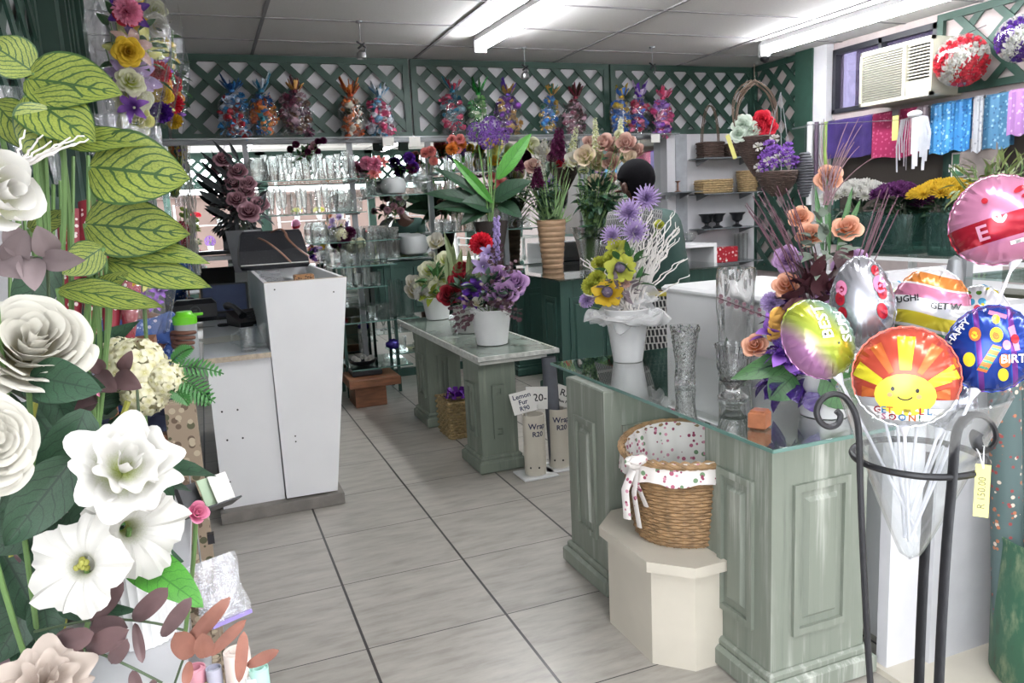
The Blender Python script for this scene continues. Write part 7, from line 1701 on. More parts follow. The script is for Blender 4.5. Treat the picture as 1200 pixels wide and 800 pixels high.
# ------------------------------------------------------------------ barrel with paper rolls, right edge
bc = V((2.245, 1.40, .021)); 
r = empty('green_barrel', bc, 'tall green and rust worn metal bin holding wrapping paper rolls at the right edge', 'bin')
M_bar = worn('green_rusty_paint', S('2f5a44'), S('c8c8a0'), S('3a2a22'), amt=.9, zs=9)
mb = MB(); mb.vessel([(.152, 0), (.166, .02), (.17, .25), (.165, .44), (.168, .46)], .006, 40, c=tuple(bc)); mb.build('body', M_bar, r)
def roll(a, b, rad, M, label, n=20, name='wrapping_paper_roll', grp='wrapping paper rolls in the green bin'):
    mb = MB(); a, b = V(a), V(b); ax = (b-a); Mx = frame(a, ax, 1); L = ax.length
    mb.lathe([(rad*.55, 0), (rad, 0), (rad, L), (rad*.9, L), (rad*.9, L-.004), (rad*.7, L-.002), (rad*.55, L), (rad*.5, L-.05)], n, M=Mx); o = mb.build(name, M); return tag(o, label, 'paper roll', grp)
M_wp1 = spots('christmas_paper', S('4a5c5c'), [S('c8b8a8'), S('a8684a'), S('8a3a3a')], 40, .25, .6, density=.45)
M_wp2 = spots('flower_paper', S('d8d4cc'), [S('a82a4a'), S('c8a83a'), S('3a3a40'), S('8a8a8a')], 42, .28, .5, density=.45)
roll((2.15, 1.47, .05), (2.12, 1.52, .98), .042, M_wp1, 'slate wrapping roll with small animals print, leftmost in the green bin'); roll((2.25, 1.50, .05), (2.24, 1.54, 1.0), .045, M_wp1, 'slate wrapping roll with small animals print, second in the green bin')
roll((2.22, 1.36, .05), (2.16, 1.30, .62), .038, M_wp2, 'white flower-print wrapping roll leaning at the front of the green bin'); roll((2.29, 1.32, .05), (2.26, 1.27, .60), .040, M_wp2, 'white flower-print wrapping roll farther right at the front of the green bin')
# ------------------------------------------------------------------ glass display counter, mums
XC = 3.8
z1 = onx(1060, 302, XC).z; z2 = onx(1060, 324, XC).z; ya = onx(960, 300, XC).y; yb = 2.2
r = empty('glass_display_counter', (4.2, 3.2, 0), 'long glass display counter with white rails along the right wall, under the buckets of chrysanthemums', 'display counter')
mb = MB(); mb.box(XC, yb, z1-.02, XC+.04, ya, z1); mb.box(XC, yb, z2-.02, XC+.03, ya, z2); mb.box(XC+.8, yb, z1-.02, XC+.84, ya, z1)
for y in (yb, 3.0, ya-.04): mb.box(XC, y, 0, XC+.04, y+.04, z1-.02); mb.box(XC+.8, y, 0, XC+.84, y+.04, z1-.02)
mb.build('rails', M_white, r, smooth=False)
MB().box(XC+.01, yb, z1-.018, XC+.82, ya, z1-.008).build('top_pane', M_shelf, r, smooth=False); MB().box(XC+.01, yb+.04, .3, XC+.016, ya-.04, z2-.02).build('front_pane', M_pane, r, smooth=False)
MB().box(XC+.02, yb+.02, .0, XC+.82, ya-.02, .30).build('base', M_wallg, r, smooth=False); MB().box(XC+.05, yb+.04, z2-.20, XC+.80, ya-.04, z2-.19).build('inner_shelf', M_pane, r, smooth=False)
rw = random.Random(12)
for k in range(6):
    y = 2.5+k*.27; tag(MB().box(XC+.1, y, z2-.189, XC+.28, y+.2, z2-.189+rw.uniform(.06, .12), bev=.004).build('gift_box', plain('boxcol%d' % k, S(rw.choice(['b8b0a0', '6a5a4a', 'c8c0b4', '8a3a3a', 'a8a090'])), .6), smooth=False), 'small %s in the glass display counter, %s' % ('gift box', ORD[5-k]), 'box', 'boxes in the glass display counter')
def mum_bucket(px, d_, w_px, top_y, base_y, dome, pm, label, lab2, second=None, y0=None):
    q = onx(px, base_y, XC+.28); q.z = z1; d = camd(q); h = at(px, top_y, d).z-q.z; rad = pxr(d, w_px/2)
    r = empty('glass_bucket', q, label, 'vase', 'tall glass buckets of chrysanthemums'); mb = MB(); mb.vessel([(rad*.86, 0.001), (rad*.9, .02), (rad, h)], .006, 24, c=tuple(q)); mb.build('vessel', M_glassg, r)
    for (hx, hy, hr, m_, lb) in dome:
        p_ = at(hx, hy, d); rt = empty('chrysanthemum_bunch', (q.x, q.y, q.z+.01), lb, 'flowers'); n_ = V((0, 0, 1))+towards(p_)*.3
        for k in range(int(34*(hr/40)**1.4)+8):
            a = k*2.39996; q_ = math.sqrt((k+.5)/(int(34*(hr/40)**1.4)+8)); R_ = pxr(d, hr)
            pos = p_+V((math.cos(a)*q_*R_, math.sin(a)*q_*R_*.8, R_*.35*(1-q_*q_)-R_*.1)); nn = V((math.cos(a)*q_*.8, math.sin(a)*q_*.8, 1))+towards(pos)*.6
            inst('chrysanthemum_bloom', head('mum', m_), frame(pos, nn, pxr(d, 9.5)*rr(.85, 1.1), a), rt)
        foliage_part('leaves', p_+V((0, 0, -pxr(d, hr*.55))), (pxr(d, hr*.75), pxr(d, hr*.6), pxr(d, hr*.45)), 60, .07, .04, M_leafd, rt, int(hx), -1)
        st = MB()
        for k in range(10): st.tube([V((q.x+rr(-.05, .05), q.y+rr(-.05, .05), q.z+.02)), p_+V((rr(-.08, .08), rr(-.06, .06), -.06))], .004, 4)
        st.build('stems', M_stemd, rt)
mum_bucket(1018, 0, 62, 248, 298, [(1008, 226, 42, P_white, 'white chrysanthemums in a green glass bucket on the display counter')], P_white, 'green tinted glass bucket of white chrysanthemums', '')
mum_bucket(1058, 0, 60, 250, 298, [(1052, 226, 30, P_mumv, 'dark purple chrysanthemums just right of the white ones'), (1080, 236, 13, P_mumv, 'small purple chrysanthemum sprig between the purple and yellow bunches')], P_violet, 'green tinted glass bucket of purple chrysanthemums, in the middle', '')
mum_bucket(1112, 0, 52, 248, 296, [(1108, 224, 40, P_yelo, 'golden yellow chrysanthemums in the rightmost green glass bucket')], P_yelo, 'green tinted glass bucket of yellow chrysanthemums under the sign', '')
mum_bucket(1185, 0, 50, 250, 300, [(1195, 222, 22, P_plum, 'dark plum flowers at the right edge behind the pink balloon')], P_plum, 'green tinted glass bucket behind the pink balloon', '')
q = onx(1165, 215, XC+.3); r = empty('greenery_bunch', q, 'loose green filler foliage behind the pink balloon at the right edge', 'greenery'); foliage_part('leaves', q, (.3, .25, .16), 120, .10, .02, plain('pale_filler_green', S('7c8a55'), .6, var=.25), r, 77, -1)
st = MB(); [st.tube([q+V((rr(-.2, .2), rr(-.1, .1), -.30)), q+V((rr(-.25, .25), rr(-.15, .15), .1))], .003, 4) for k in range(20)]; st.build('stems', M_stem, r)
# glass shelf on a post, right edge
q = at(1140, 325, 2.9); r = empty('glass_wall_shelf', q, 'glass shelf on a grey steel post above the white panel at the right edge', 'glass shelf')
MB().box(q.x, q.y-.35, q.z-.008, q.x+.7, q.y+.1, q.z).build('shelf_pane', M_shelf, r, smooth=False); MB().box(q.x, q.y-.353, q.z-.009, q.x+.7, q.y-.35, q.z+.001).build('front_edge', M_gedge, r, smooth=False)
q2 = at(1133, 300, 2.95); MB().box(q2.x-.018, q2.y-.015, 0, q2.x+.018, q2.y+.015, q2.z+.15).build('steel_post', M_grey, r, smooth=False)
q = at(1118, 330, 2.6); tag(MB().lathe([(.0, -.06), (.022, -.06), (.028, .02), (.02, .075), (.0, .09)], 16, c=tuple(q)).build('grey_vase', M_grey), 'slim blue grey pointed vase behind the banded balloon', 'vase'); 
MB2 = MB().box(2.62, 2.4, 0, 3.3, 2.46, 1.17).build('white_back_panel', M_wallw, smooth=False); tag(MB2, 'white panel under the glass shelf at the right edge', 'panel')
tag(MB().box(q.x-.1, q.y-.1, 0, q.x+.1, q.y+.1, q.z-.061).build('narrow_plinth', M_wallw, smooth=False), 'narrow white plinth behind the balloons carrying the slim grey vase', 'plinth')
# sign and round paper fan on the window
q = onx(1125, 193, 5.62); r = empty('window_sign', q, 'green and white sign on the right window ending in the letters NCE', 'sign')
y0_, y1_ = onx(1134, 193, 5.62).y, onx(1117, 193, 5.62).y; z0_, z1_ = onx(1126, 208, 5.62).z, onx(1126, 178, 5.62).z
MB().box(5.60, y0_, z0_, 5.615, y1_, z1_, bev=.004).build('sign_board', M_paper, r, smooth=False); MB().box(5.594, y0_+.015, z0_+.015, 5.60, y1_-.015, z1_-.015).build('green_field', plain('sign_green', S('4a7a5c'), .5), r, smooth=False)
mb = MB(); text_on(mb, 'NCE', .085, lambda x, y: (5.592, (y0_+y1_)/2-x, z0_+.075+y), bold=.002); mb.build('lettering', M_paper, r, smooth=False)
# sheets of film and fabric hanging on a rail
r = empty('hanging_rail', (5.6, 4.3, 2.12), 'thin grey rail under the air conditioner carrying sheets of foil and fabric', 'rail'); MB().tube([(5.55, 2.6, 2.16), (5.55, 6.3, 2.16)], .008, 8).build('rod', M_grey, r)
for y in (2.7, 4.2, 5.9): MB().tube([(5.55, y, 2.16), (5.7, y, 2.2)], .006, 6).build('bracket', M_grey, r)
def sheet(pxl, pxr_, pyt, pyb, M, label, X=5.54, name='hanging_film', cat='film'):
    a = onx(pxl, pyt, X); b = onx(pxr_, pyt-5, X); zt = 2.155; zb = onx((pxl+pxr_)/2, pyb, X).z; mb = MB()
    mb.grid(lambda u, v: (X-.015-.005*math.sin(u*11+pxl)-.002*math.sin(u*31), a.y+(b.y-a.y)*u, zb+(zt-zb)*v+(.01*math.sin(u*7))*(1-v)), 20, 8)
    mb.grid(lambda u, v: (X+.03+.008*math.sin(u*9), a.y+(b.y-a.y)*u, zb+.02+(zt-zb-.02)*v), 8, 2)
    mb.grid(lambda u, v: (X-.015-.005*math.sin(u*11+pxl)+(.045+.004*math.sin(u*11))*v-.0, a.y+(b.y-a.y)*u, zt+.02*math.sin(v*PI)), 20, 3)
    return tag(mb.build(name, M), label, cat, 'sheets on the rail under the air conditioner')
def film(n, h, cols=None, sc=30, me=.2): return spots('film_'+n, S(h), [S(c_) for c_ in cols], sc, .3, .3, metal=me) if cols else plain('film_'+n, S(h), .3, metal=me, var=.3, scale=6, bump=.3)
sheet(971, 1024, 137, 184, film('purple', '43356e'), 'dark purple sheet of foil, leftmost wide one on the rail')
sheet(1024, 1078, 134, 184, film('crimson', 'a0305a', ['c06080']), 'crimson dotted sheet beside the purple one')
sheet(1076, 1089, 130, 160, film('pale', 'b8a8b0'), 'pale grey pink strip between crimson and blue sheets')
sheet(1092, 1116, 120, 180, film('sky', '4a96d0', ['a8d0ec', '2f6fb0']), 'sky blue patterned sheet, left half of the blue ones')
sheet(1116, 1141, 118, 176, film('azure', '3a82c0', ['78b8e0', '2a60a0']), 'azure patterned sheet, in the middle of the blue ones')
sheet(1142, 1154, 116, 178, film('silver', 'a8aab0', ['8a8c94']), 'narrow silver sheet between the blue ones', X=5.50)
sheet(1155, 1188, 113, 174, film('denim', '4a7a9c', ['8ab0c8', '3a6084']), 'denim blue dotted sheet right of the silver one')
sheet(1184, 1206, 108, 158, film('lilac', 'a87ab4', ['c8a8cc']), 'lilac sheet at the right edge', X=5.48)
for i, (x, w, h_, lb) in enumerate(((948, 7, 'd8d8da', 'white'), (956, 5, '4a3a4c', 'dark plum'), (962, 3, 'b8bab8', 'pale grey'), (967, 5, '7f9a4a', 'lime striped'))):
    a = onx(x, 143, 5.53); b_ = onx(x, 240 if i < 1 else 205, 5.53); rd = pxr(camd(a), w/2); roll(b_, V((b_.x, b_.y, a.z)), rd, plain('roll_'+lb.replace(' ', '_'), S(h_), .35), lb+' paper roll standing upright on the right wall beside the green pier', name='paper_roll', grp='upright paper rolls by the green pier')
q = onx(1050, 150, 5.45); r = empty('clip_tag', q, 'yellow price tag on a bulldog clip over the crimson sheet', 'price tag')
z_ = q.z; MB().box(5.44, q.y-.03, z_-.10, 5.445, q.y+.03, z_+.10).build('card', M_yellow, r, smooth=False); MB().box(5.435, q.y-.03, z_+.10, 5.46, q.y+.03, z_+.15, bev=.004).build('clip', M_steel, r, smooth=False)
q = onx(1074, 138, 5.44); r = empty('ribbon_tassel', q, 'white gathered ribbon tassel hanging over the crimson sheet', 'ribbon'); mb = MB(); rw = random.Random(2)
for k in range(14):
    y = (k-6.5)*.015; L = .26+.16*math.sin(k*2.3)**2; mb.tube([q+V((0, 0, .02)), q+V((-.03, y*1.2, .0)), q+V((-.03, y*1.6, -L*.5)), q+V((-.03, y*1.5, -L))], .013, 4, flat=(1, .15))
mb.ball(tuple(q+V((-.02, 0, .03))), (.03, .07, .03), 10, 6); mb.build('ribbons', plain('white_satin', S('d8d8dc'), .35), r)
for (px, py, rp, cols, lb) in ((1127, 71, 31, (P_redb, P_white), 'ball of red and white artificial petals in a net on the right trellis'), (1196, 45, 28, (P_violet, P_white), 'ball of purple and white artificial petals at the top right corner')):
    q = onx(px, py, 5.42); d = camd(q); R_ = pxr(d, rp)*.92; r = empty('petal_ball', q-V((0, 0, R_)), lb, 'petal ball', 'petal balls on the right trellis'); mb = MB(); 
    for k in range(110):
        z = 1-2*(k+.5)/110; a = k*2.39996; s_ = math.sqrt(1-z*z); dd = V((s_*math.cos(a), s_*math.sin(a), z)); c_ = SP_CORE
        mb.add(c_.v, c_.f, c_.uv, M=frame(q+dd*R_*.80, dd, R_*.26), m=(0 if (math.sin(dd.z*4+dd.y*3)+math.sin(a*3)*.3) > 0 else 1))
    mb.build('petals', list(cols), r); MB().ball(tuple(q), R_*1.04, 24, 16).build('clear_ball', clear('clear_ball', (.92, .93, .93), 1.5, .06, bump=.3), r); MB().tube([q+V((0, 0, R_)), (5.66, q.y, 2.7)], .003, 4).build('string', M_grey, r)
q = onx(1150, 185, 5.55); mb = MB(); mb.lathe([(0, 0), (.17, .0), (.17, .02), (0, .02)], 32, M=frame(q, (-1, 0, 0))); tag(mb.build('round_paper_fan', plain('taupe_paper', S('6f6662'), .7)), 'round taupe paper disc hanging in the right window', 'paper disc')
# ------------------------------------------------------------------ stock behind the viewer, seen in the mirror
for i, (x0, lb) in enumerate(((-.45, 'left'), (1.45, 'middle'), (3.7, 'right'))):
    y = -2.05; r = empty('window_display_stand', (x0+.7, y, 0), 'white display stand before the shop window behind the viewer, %s one' % lb, 'display stand')
    for z in (.5, 1.0, 1.5): MB().box(x0, y-.15, z-.02, x0+1.4, y+.15, z).build('shelf', M_white, r, smooth=False)
    for x in (x0, x0+1.37): MB().box(x, y-.15, 0, x+.03, y+.15, 1.9).build('upright', M_white, r, smooth=False)
    rw = random.Random(30+i)
    for k in range(6):
        xx = x0+.15+k*.22; z = (1.0, 1.5)[k % 2]; kd, m_ = rw.choice([('mumdome', P_pink), ('hydr', P_white), ('mumdome', P_redb), ('mumdome', P_yelg), ('allium', P_viol2), ('hydr', P_orange)])
        t = empty('flower_pot', (xx, y, z), '%s flowers in a small pot on the %s window stand, %s' % (m_.name.split('_petal')[0].replace('_', ' '), lb, ORD[k]), 'potted flowers'); MB().vessel([(.045, .001), (.06, .10)], .004, 14, c=(xx, y, z)).build('pot', M_potw, t)
        inst('flower_head', head(kd, m_), frame((xx, y, z+.19), (0, 0, 1), .10), t); MB().tube([(xx, y, z+.01), (xx, y, z+.18)], .02, 6).build('stem', M_stem, t)
# ------------------------------------------------------------------ foreground at the left
DL = .85
def leaf_obj(name, M, parent, specs, d, oval=0):
    """specs: (base px, base py, tip px, tip py, width px, depth shift, tilt x, tilt z, heart)"""
    for s in specs:
        bx_, by_, tx_, ty_, w = s[:5]; dd = s[5] if len(s) > 5 else 0; nx = s[6] if len(s) > 6 else 0; nz = s[7] if len(s) > 7 else 0; ht = s[8] if len(s) > 8 else 0
        a, b = at(bx_, by_, d+dd), at(tx_, ty_, d+dd-.03); Mx, L = leafdir(a, b, towards(a)+V((nx, 0, nz)), 1)
        mb = MB(); leaf_mb(mb, Mx, L*1.03, pxr(d, w*(1.2 if M is M_calad else 1)), .12, .12, 1.25, 8, 12, wave=.02, heart=ht, ph=bx_, oval=oval); mb.build(name, M, parent)
# variegated caladium
pot = at(60, 700, 1.25); r = empty('caladium_plant', pot, 'variegated lime and dark green caladium plant with large veined leaves at the upper left', 'plant')
d = 1.15
cal = [(40, 85, -18, 45, 46, 0, .1, .3), (32, 92, 132, 102, 62, 0, 0, .4, 0), (68, 130, 30, 178, 55, -.02, -.1, .3, 0), (30, 112, 105, 158, 62, -.02, .1, .3), (-8, 118, 40, 172, 40, .02), (70, 165, 165, 160, 32, .0, 0, .6), (105, 195, 212, 205, 76, .0, 0, .25), (100, 262, 212, 272, 62, .02, 0, .1), (108, 285, 234, 298, 34, .03, 0, .5), (125, 305, 238, 330, 36, .02, 0, .3), (120, 290, 75, 320, 34, .0), (68, 338, 182, 352, 30, .0, 0, .5), (110, 342, 145, 322, 20, .02), (34, 268, 78, 250, 24, .1)]
leaf_obj('leaf', M_calad, r, cal, d)
st = MB()
for s in cal: a = at(s[0], s[1], d+(s[5] if len(s) > 5 else 0)); st.tube(bez(a, a+V((.01, .03, -.12)), pot+V((rr(-.04, .04), rr(-.03, .03), 0)), 10), .0042, 6)
st.build('stalks', M_stem, r)
MB().vessel([(.09, -.22), (.12, 0)], .006, 24, c=tuple(pot)).build('pot', M_potg, r)
# big white blossoms: each one a stem of its own
def bloom(name, px, py, d, rp, kind, mat, nrm, label, cat='flower', foot=(60, 860), stem=True, roll=0, grp='white artificial blooms in the foreground', part='blossom', centre=None):
    c = at(px, py, d); n_ = towards(c)+V(nrm); n_.normalize(); r = empty(name, c-V((0, 0, .1)), label, cat, grp)
    rad = pxr(d, rp); inst(part, head(kind, mat), frame(c-n_*rad*.15, n_, rad, roll), r)
    if centre: mb = MB(); [mb.ball(tuple(c-n_*rad*.35+V((rr(-1, 1), rr(-1, 1), rr(-1, 1)))*rad*.09), rad*.06, 6, 4) for k in range(9)]; mb.build('stamens', plain('olive_stamen', S('8a8a3a'), .6), r)
    f = at(foot[0], foot[1], d+.15); mb = MB(); mb.tube(bez(c-n_*rad*.5, c-n_*rad-V((0, 0, .06)), f, 10), .0032, 7); mb.build('stem', M_stem, r); return r
bloom('white_rose', 36, 395, .86, 78, 'bigrose', P_whitec, (.25, 0, .75), 'large white artificial rose at the left edge below the variegated leaves', roll=.5)
bloom('white_peony', -14, 520, .78, 70, 'bigrose', P_whitec, (.5, 0, .1), 'large white artificial peony cut off by the left edge, lower than the rose', roll=2)
bloom('white_rose', 150, 540, .88, 76, 'ruffle', P_pet, (.3, 0, .5), 'open white artificial bloom with green throat, biggest in the middle of the foreground spray', roll=1.1)
bloom('white_petunia', 84, 664, .84, 66, 'trumpet', P_pet, (-.45, 0, .05), 'white trumpet-shaped petunia with dark green throat at the lower left', centre=1)
bloom('white_petunia', 165, 625, .90, 68, 'trumpet', P_pet, (.35, 0, -.25), 'white trumpet-shaped petunia facing down, right of the dark-throated one')
bloom('white_tulip', 4, 224, .80, 50, 'roseb', P_white, (.9, 0, .2), 'white closed artificial bloom at the upper left edge')
bloom('white_rose', 55, 795, .80, 62, 'ruffle', P_beige, (.2, 0, .6), 'creamy beige artificial bloom at the bottom left corner', foot=(60, 900))
bloom('pink_bloom', 232, 600, 1.05, 14, 'roseb', P_pink, (.5, 0, .2), 'small bright pink artificial flower beside the rustic wooden post', grp=None, foot=(200, 860))
bloom('pink_bloom', 108, 455, 1.0, 12, 'lily', P_pink, (.2, 0, .2), 'small pink bud peeping between the white rose and hydrangea', grp=None, foot=(120, 800))
# dark leaves of the spray
r = empty('rose_leaf_spray', at(60, 840, .95), 'spray of dark green serrated rose leaves behind the white blooms', 'leaf spray')
sp_ = [(25, 440, 112, 452, 60, .03), (50, 430, 90, 520, 40, .05), (88, 535, 5, 640, 60, -.04), (100, 480, 52, 600, 60, .0, .2), (35, 440, 108, 455, 50, -.06), (60, 590, -10, 650, 60, .0), (20, 560, 60, 680, 60, .05), (80, 600, 120, 700, 50, .06), (40, 700, -10, 780, 50, .05), (70, 715, 150, 715, 24, .0), (50, 700, 60, 760, 40, .02), (110, 560, 90, 620, 40, .05), (0, 640, 50, 730, 60, .06), (20, 740, 90, 800, 60, .08), (150, 500, 200, 600, 50, .08), (-20, 700, 40, 800, 70, .1), (60, 300, 20, 380, 60, .25), (30, 470, 100, 560, 60, .08)]
leaf_obj('leaf', M_leafd, r, sp_, .92)
mb = MB()
for (pts) in ([(60, 840), (55, 700), (30, 560), (50, 430)], [(60, 840), (80, 700), (120, 560), (150, 470)], [(-10, 665), (60, 625), (130, 600), (170, 590)]): mb.tube(smooth([at(x, y, .98) for x, y in pts]), .004, 6)
mb.build('stem', plain('yellow_stem', S('8a8a3a'), .6), r)
r = empty('bright_leaf', at(215, 690, .95), 'single bright green pointed leaf under the white petunias', 'leaf'); leaf_obj('leaf_blade', M_leafb, r, [(172, 664, 234, 704, 52, .0, .2, .2, 1)], .95); mb = MB(); mb.tube([at(172, 664, .95), at(150, 640, .99), at(100, 700, 1.0)], .002, 5); mb.build('stalk', M_stem, r)
# mauve-brown leaf pairs over the white rose
r = empty('mauve_leaf_sprig', at(60, 300, .9), 'grey mauve velvety leaves in front of the green stalks, above the white rose', 'leaf sprig'); M_mv = plain('grey_mauve_leaf', S('6e6162'), .7, var=.15, scale=20)
leaf_obj('leaf', M_mv, r, [(30, 300, 8, 262, 30, 0), (10, 310, 28, 275, 32, 0), (60, 300, 45, 268, 30, 0), (50, 305, 92, 305, 26, 0), (35, 300, 40, 335, 30, 0), (0, 300, 22, 322, 34, 0)], .93); MB().tube([at(5, 305, .93), at(55, 300, .93), at(60, 420, .97)], .0022, 5).build('stalk', M_stemd, r)
r = empty('mauve_leaf_sprig', at(130, 450, .9), 'dusky mauve leaves between the white rose and the hydrangea', 'leaf sprig')
leaf_obj('leaf', M_euca, r, [(110, 440, 132, 455, 28, 0), (120, 435, 105, 420, 18, 0), (135, 440, 160, 452, 26, 0), (142, 435, 152, 415, 16, 0), (95, 480, 108, 455, 24, 0), (75, 462, 108, 470, 30, .0)], .98); MB().tube([at(95, 445, .98), at(160, 445, .98), at(170, 600, 1.0)], .002, 5).build('stalk', M_stemd, r)
# hydrangea
c = at(165, 428, 1.3); r = empty('cream_hydrangea', c-V((0, 0, .1)), 'cream artificial hydrangea head with fern, beside the white counter', 'flower'); 
for (x, y, rp) in ((160, 430, 33), (195, 444, 22), (170, 460, 26), (140, 415, 20)):
    q = at(x, y, 1.3); inst('hydrangea_head', head('hydr', P_hyd), frame(q, towards(q), pxr(1.3, rp), x), r)
mb = MB(); mb.tube(bez(c, c+V((0, 0, -.2)), at(140, 800, 1.35), 8), .005, 6); mb.build('stem', M_stem, r)
def fern(specs, d, label):
    r = empty('fern_fronds', at(specs[0][0], specs[0][1], d), label, 'fern'); 
    for (x0_, y0_, x1_, y1_, w) in specs:
        mb = MB(); a, b = at(x0_, y0_, d), at(x1_, y1_, d-.03); pts = bez(a, (a+b)/2+V((0, 0, .01)), b, 22); mb.tube(pts, .0012, 4); ax = (b-a).normalized(); n_ = towards(a); sd = ax.cross(n_)
        for k in range(2, 22, 2):
            t = k/22; L = pxr(d, w*.8)*math.sin(PI*(.25+.70*t))
            for s_ in (-1, 1): Mx, l = leafdir(pts[k], pts[k]+(sd*s_+ax*.5).normalized()*L, n_, 1); leaf_mb(mb, Mx, l, .0045, .1, .1, 1.1, 2, 3)
        mb.build('frond', leafmat('fern_green', S('3f7a3a'), S('356a32'), nv=3, vw=.02), r)
fern([(205, 440, 252, 472, 22), (205, 430, 262, 438, 18), (203, 452, 245, 475, 18), (200, 455, 222, 475, 16), (200, 425, 226, 408, 14)], 1.3, 'green fern fronds at the right of the cream hydrangea, over the counter')
# white dried twigs at the top left
r = empty('white_twig_spray', at(20, 200, 1.0), 'spray of whitened dry twigs at the upper left', 'twigs'); mb = MB(); rw = random.Random(6)
for (tx, ty) in ((105, 163), (98, 158), (90, 168), (82, 162), (50, 158), (28, 152), (60, 165), (72, 170)):
    a = at(18, 200, 1.0); b = at(tx, ty, 1.0+rw.uniform(-.04, .04)); pts = bez(a, (a+b)/2+V((0, 0, .004)), b, 14); pts = [q+V((rw.uniform(-1, 1), 0, rw.uniform(-1, 1)))*.0016 for q in pts]; mb.tube(pts, [.0022-.0012*i/14 for i in range(15)], 5)
mb.tube([at(18, 200, 1.0), at(-20, 300, 1.02), at(0, 500, 1.05)], .003, 5); mb.build('twigs', M_twigw, r)
# eucalyptus at the bottom left
def euc(stem, leaves, d, M, label):
    r = empty('eucalyptus_branch', at(stem[0][0], stem[0][1], d), label, 'branch'); mb = MB(); mb.tube(smooth([at(x, y, d) for x, y in stem]), .0016, 5); mb.build('twig', M_stemd, r); leaf_obj('leaf', M, r, leaves, d, 1)
euc([(40, 740), (110, 726), (170, 728), (215, 738)], [(155, 728, 190, 695, 22), (158, 730, 166, 772, 12), (190, 745, 218, 708, 18), (108, 728, 138, 690, 20), (105, 735, 142, 735, 26), (85, 735, 70, 772, 30)], .9, M_euca, 'dark brown eucalyptus branch with oval leaves crossing the lower left')
euc([(90, 755), (140, 775), (190, 800)], [(100, 762, 142, 742, 26), (130, 778, 145, 755, 18), (155, 785, 162, 815, 14), (180, 795, 178, 815, 10), (70, 745, 90, 790, 30), (60, 760, 100, 745, 26)], .86, M_euca, 'second brown eucalyptus branch along the bottom edge at the left')
euc([(205, 800), (225, 750), (260, 712)], [(215, 760, 262, 708, 18), (225, 770, 208, 745, 26), (240, 770, 238, 748, 22), (245, 768, 282, 732, 14), (280, 800, 285, 748, 14), (290, 780, 320, 765, 14), (222, 775, 218, 800, 12)], .95, M_eucar, 'rust brown eucalyptus branch over the ribbon rolls at the bottom left')
euc([(45, 700), (58, 640), (72, 600)], [(50, 640, 75, 595, 26), (60, 620, 62, 570, 20), (20, 700, -5, 660, 26), (50, 660, 20, 640, 24), (55, 740, 30, 715, 22), (20, 790, -5, 730, 30)], 1.0, plain('dusky_mauve_leaf', S('7a6468'), .6, var=.2), 'dusky mauve eucalyptus behind the petunias at the left edge')
# rustic display shelf: post, rails and boards
r = empty('rustic_display_shelf', (-.1, 1.7, 0), 'rustic wooden display shelf with flecked uprights behind the foreground flowers', 'display shelf')
M_rust = spots('flecked_wood', S('8a7a68'), [S('4a4a34'), S('5a4a3c'), S('a89a84')], 40, .35, .8, density=.6)
pa = at(212, 470, 1.75); pb = at(222, 800, 1.75); zx = pa.x
MB().box(zx-.035, pa.y-.02, 0, zx+.03, pa.y+.03, pa.z, bev=.003).build('upright', M_rust, r, smooth=False); MB().box(zx-.50, pa.y-.02, 0, zx-.44, pa.y+.03, pa.z, bev=.003).build('upright', M_rust, r, smooth=False)
MB().box(zx+.015, pa.y-.9, .62, zx+.03, pa.y-.02, .66).build('side_rail', M_rust, r, smooth=False)
for z in (.10, .52, .90): MB().box(zx-.5, pa.y-.95, z-.02, zx+.0, pa.y-.021, z).build('board', M_wallg, r, smooth=False)
for z in (pa.z-.10,): MB().box(zx-.44, pa.y-.015, z, zx-.035, pa.y+.02, z+.03).build('crossbar', M_wood, r, smooth=False)
# pleated white vase panel low left
q = at(172, 740, 1.15); d = 1.15; r = empty('pleated_white_vase', V((q.x, q.y, .901)), 'tall pleated white vase behind the eucalyptus at the lower left', 'vase')
tp = at(160, 668, d).z
mb = MB(); mb.vessel([(pxr(d, 32), 0), (pxr(d, 36), max(.12, tp-.90))], .004, 72, c=(q.x, q.y, .901), fn=lambda a, t: 1+.035*math.cos(a*24)); mb.build('vessel', plain('white_pleated', S('d6d6d6'), .5), r)
# ribbon rolls bottom
for i, (px, py, rp, h_, lb, top) in enumerate(((228, 782, 12, 'd89aa8', 'pink', 0), (250, 782, 9, 'b8b8c8', 'lilac grey', 0), (277, 762, 15, 'ddd0c8', 'cream tall', 1), (298, 790, 11, 'd8dcdc', 'white', 0), (237, 797, 13, 'd8d49a', 'pale yellow', 0), (303, 782, 11, 'a8d0c4', 'mint', 0))):
    q = at(px, py, 1.12); z0_ = q.z-.16-.02*(i % 3); roll((q.x, q.y, z0_), (q.x, q.y, q.z), pxr(1.12, rp), plain('tube_'+lb.replace(' ', '_'), S(h_), .45, var=.04), lb+' ribbon tube standing at the bottom left, beside the eucalyptus', name='ribbon_tube', grp='ribbon tubes at the bottom left')
zmin = at(250, 782, 1.12).z-.22; qa, qb = at(215, 800, 1.0), at(325, 800, 1.25)
r = empty('ribbon_shelf', ((qa.x+qb.x)/2, 1.05, zmin), 'low wooden tray under the ribbon tubes', 'tray'); MB().box(qa.x-.06, .93, zmin-.01, qb.x+.03, 1.22, zmin).build('tray_board', M_wood, r, smooth=False); mb = MB(); [mb.box(qa.x-.06+k*(qb.x-qa.x+.07), 1.0, 0, qa.x-.04+k*(qb.x-qa.x+.07), 1.03, zmin-.01) for k in (0, 1)]; mb.build('leg', M_wood, r, smooth=False)
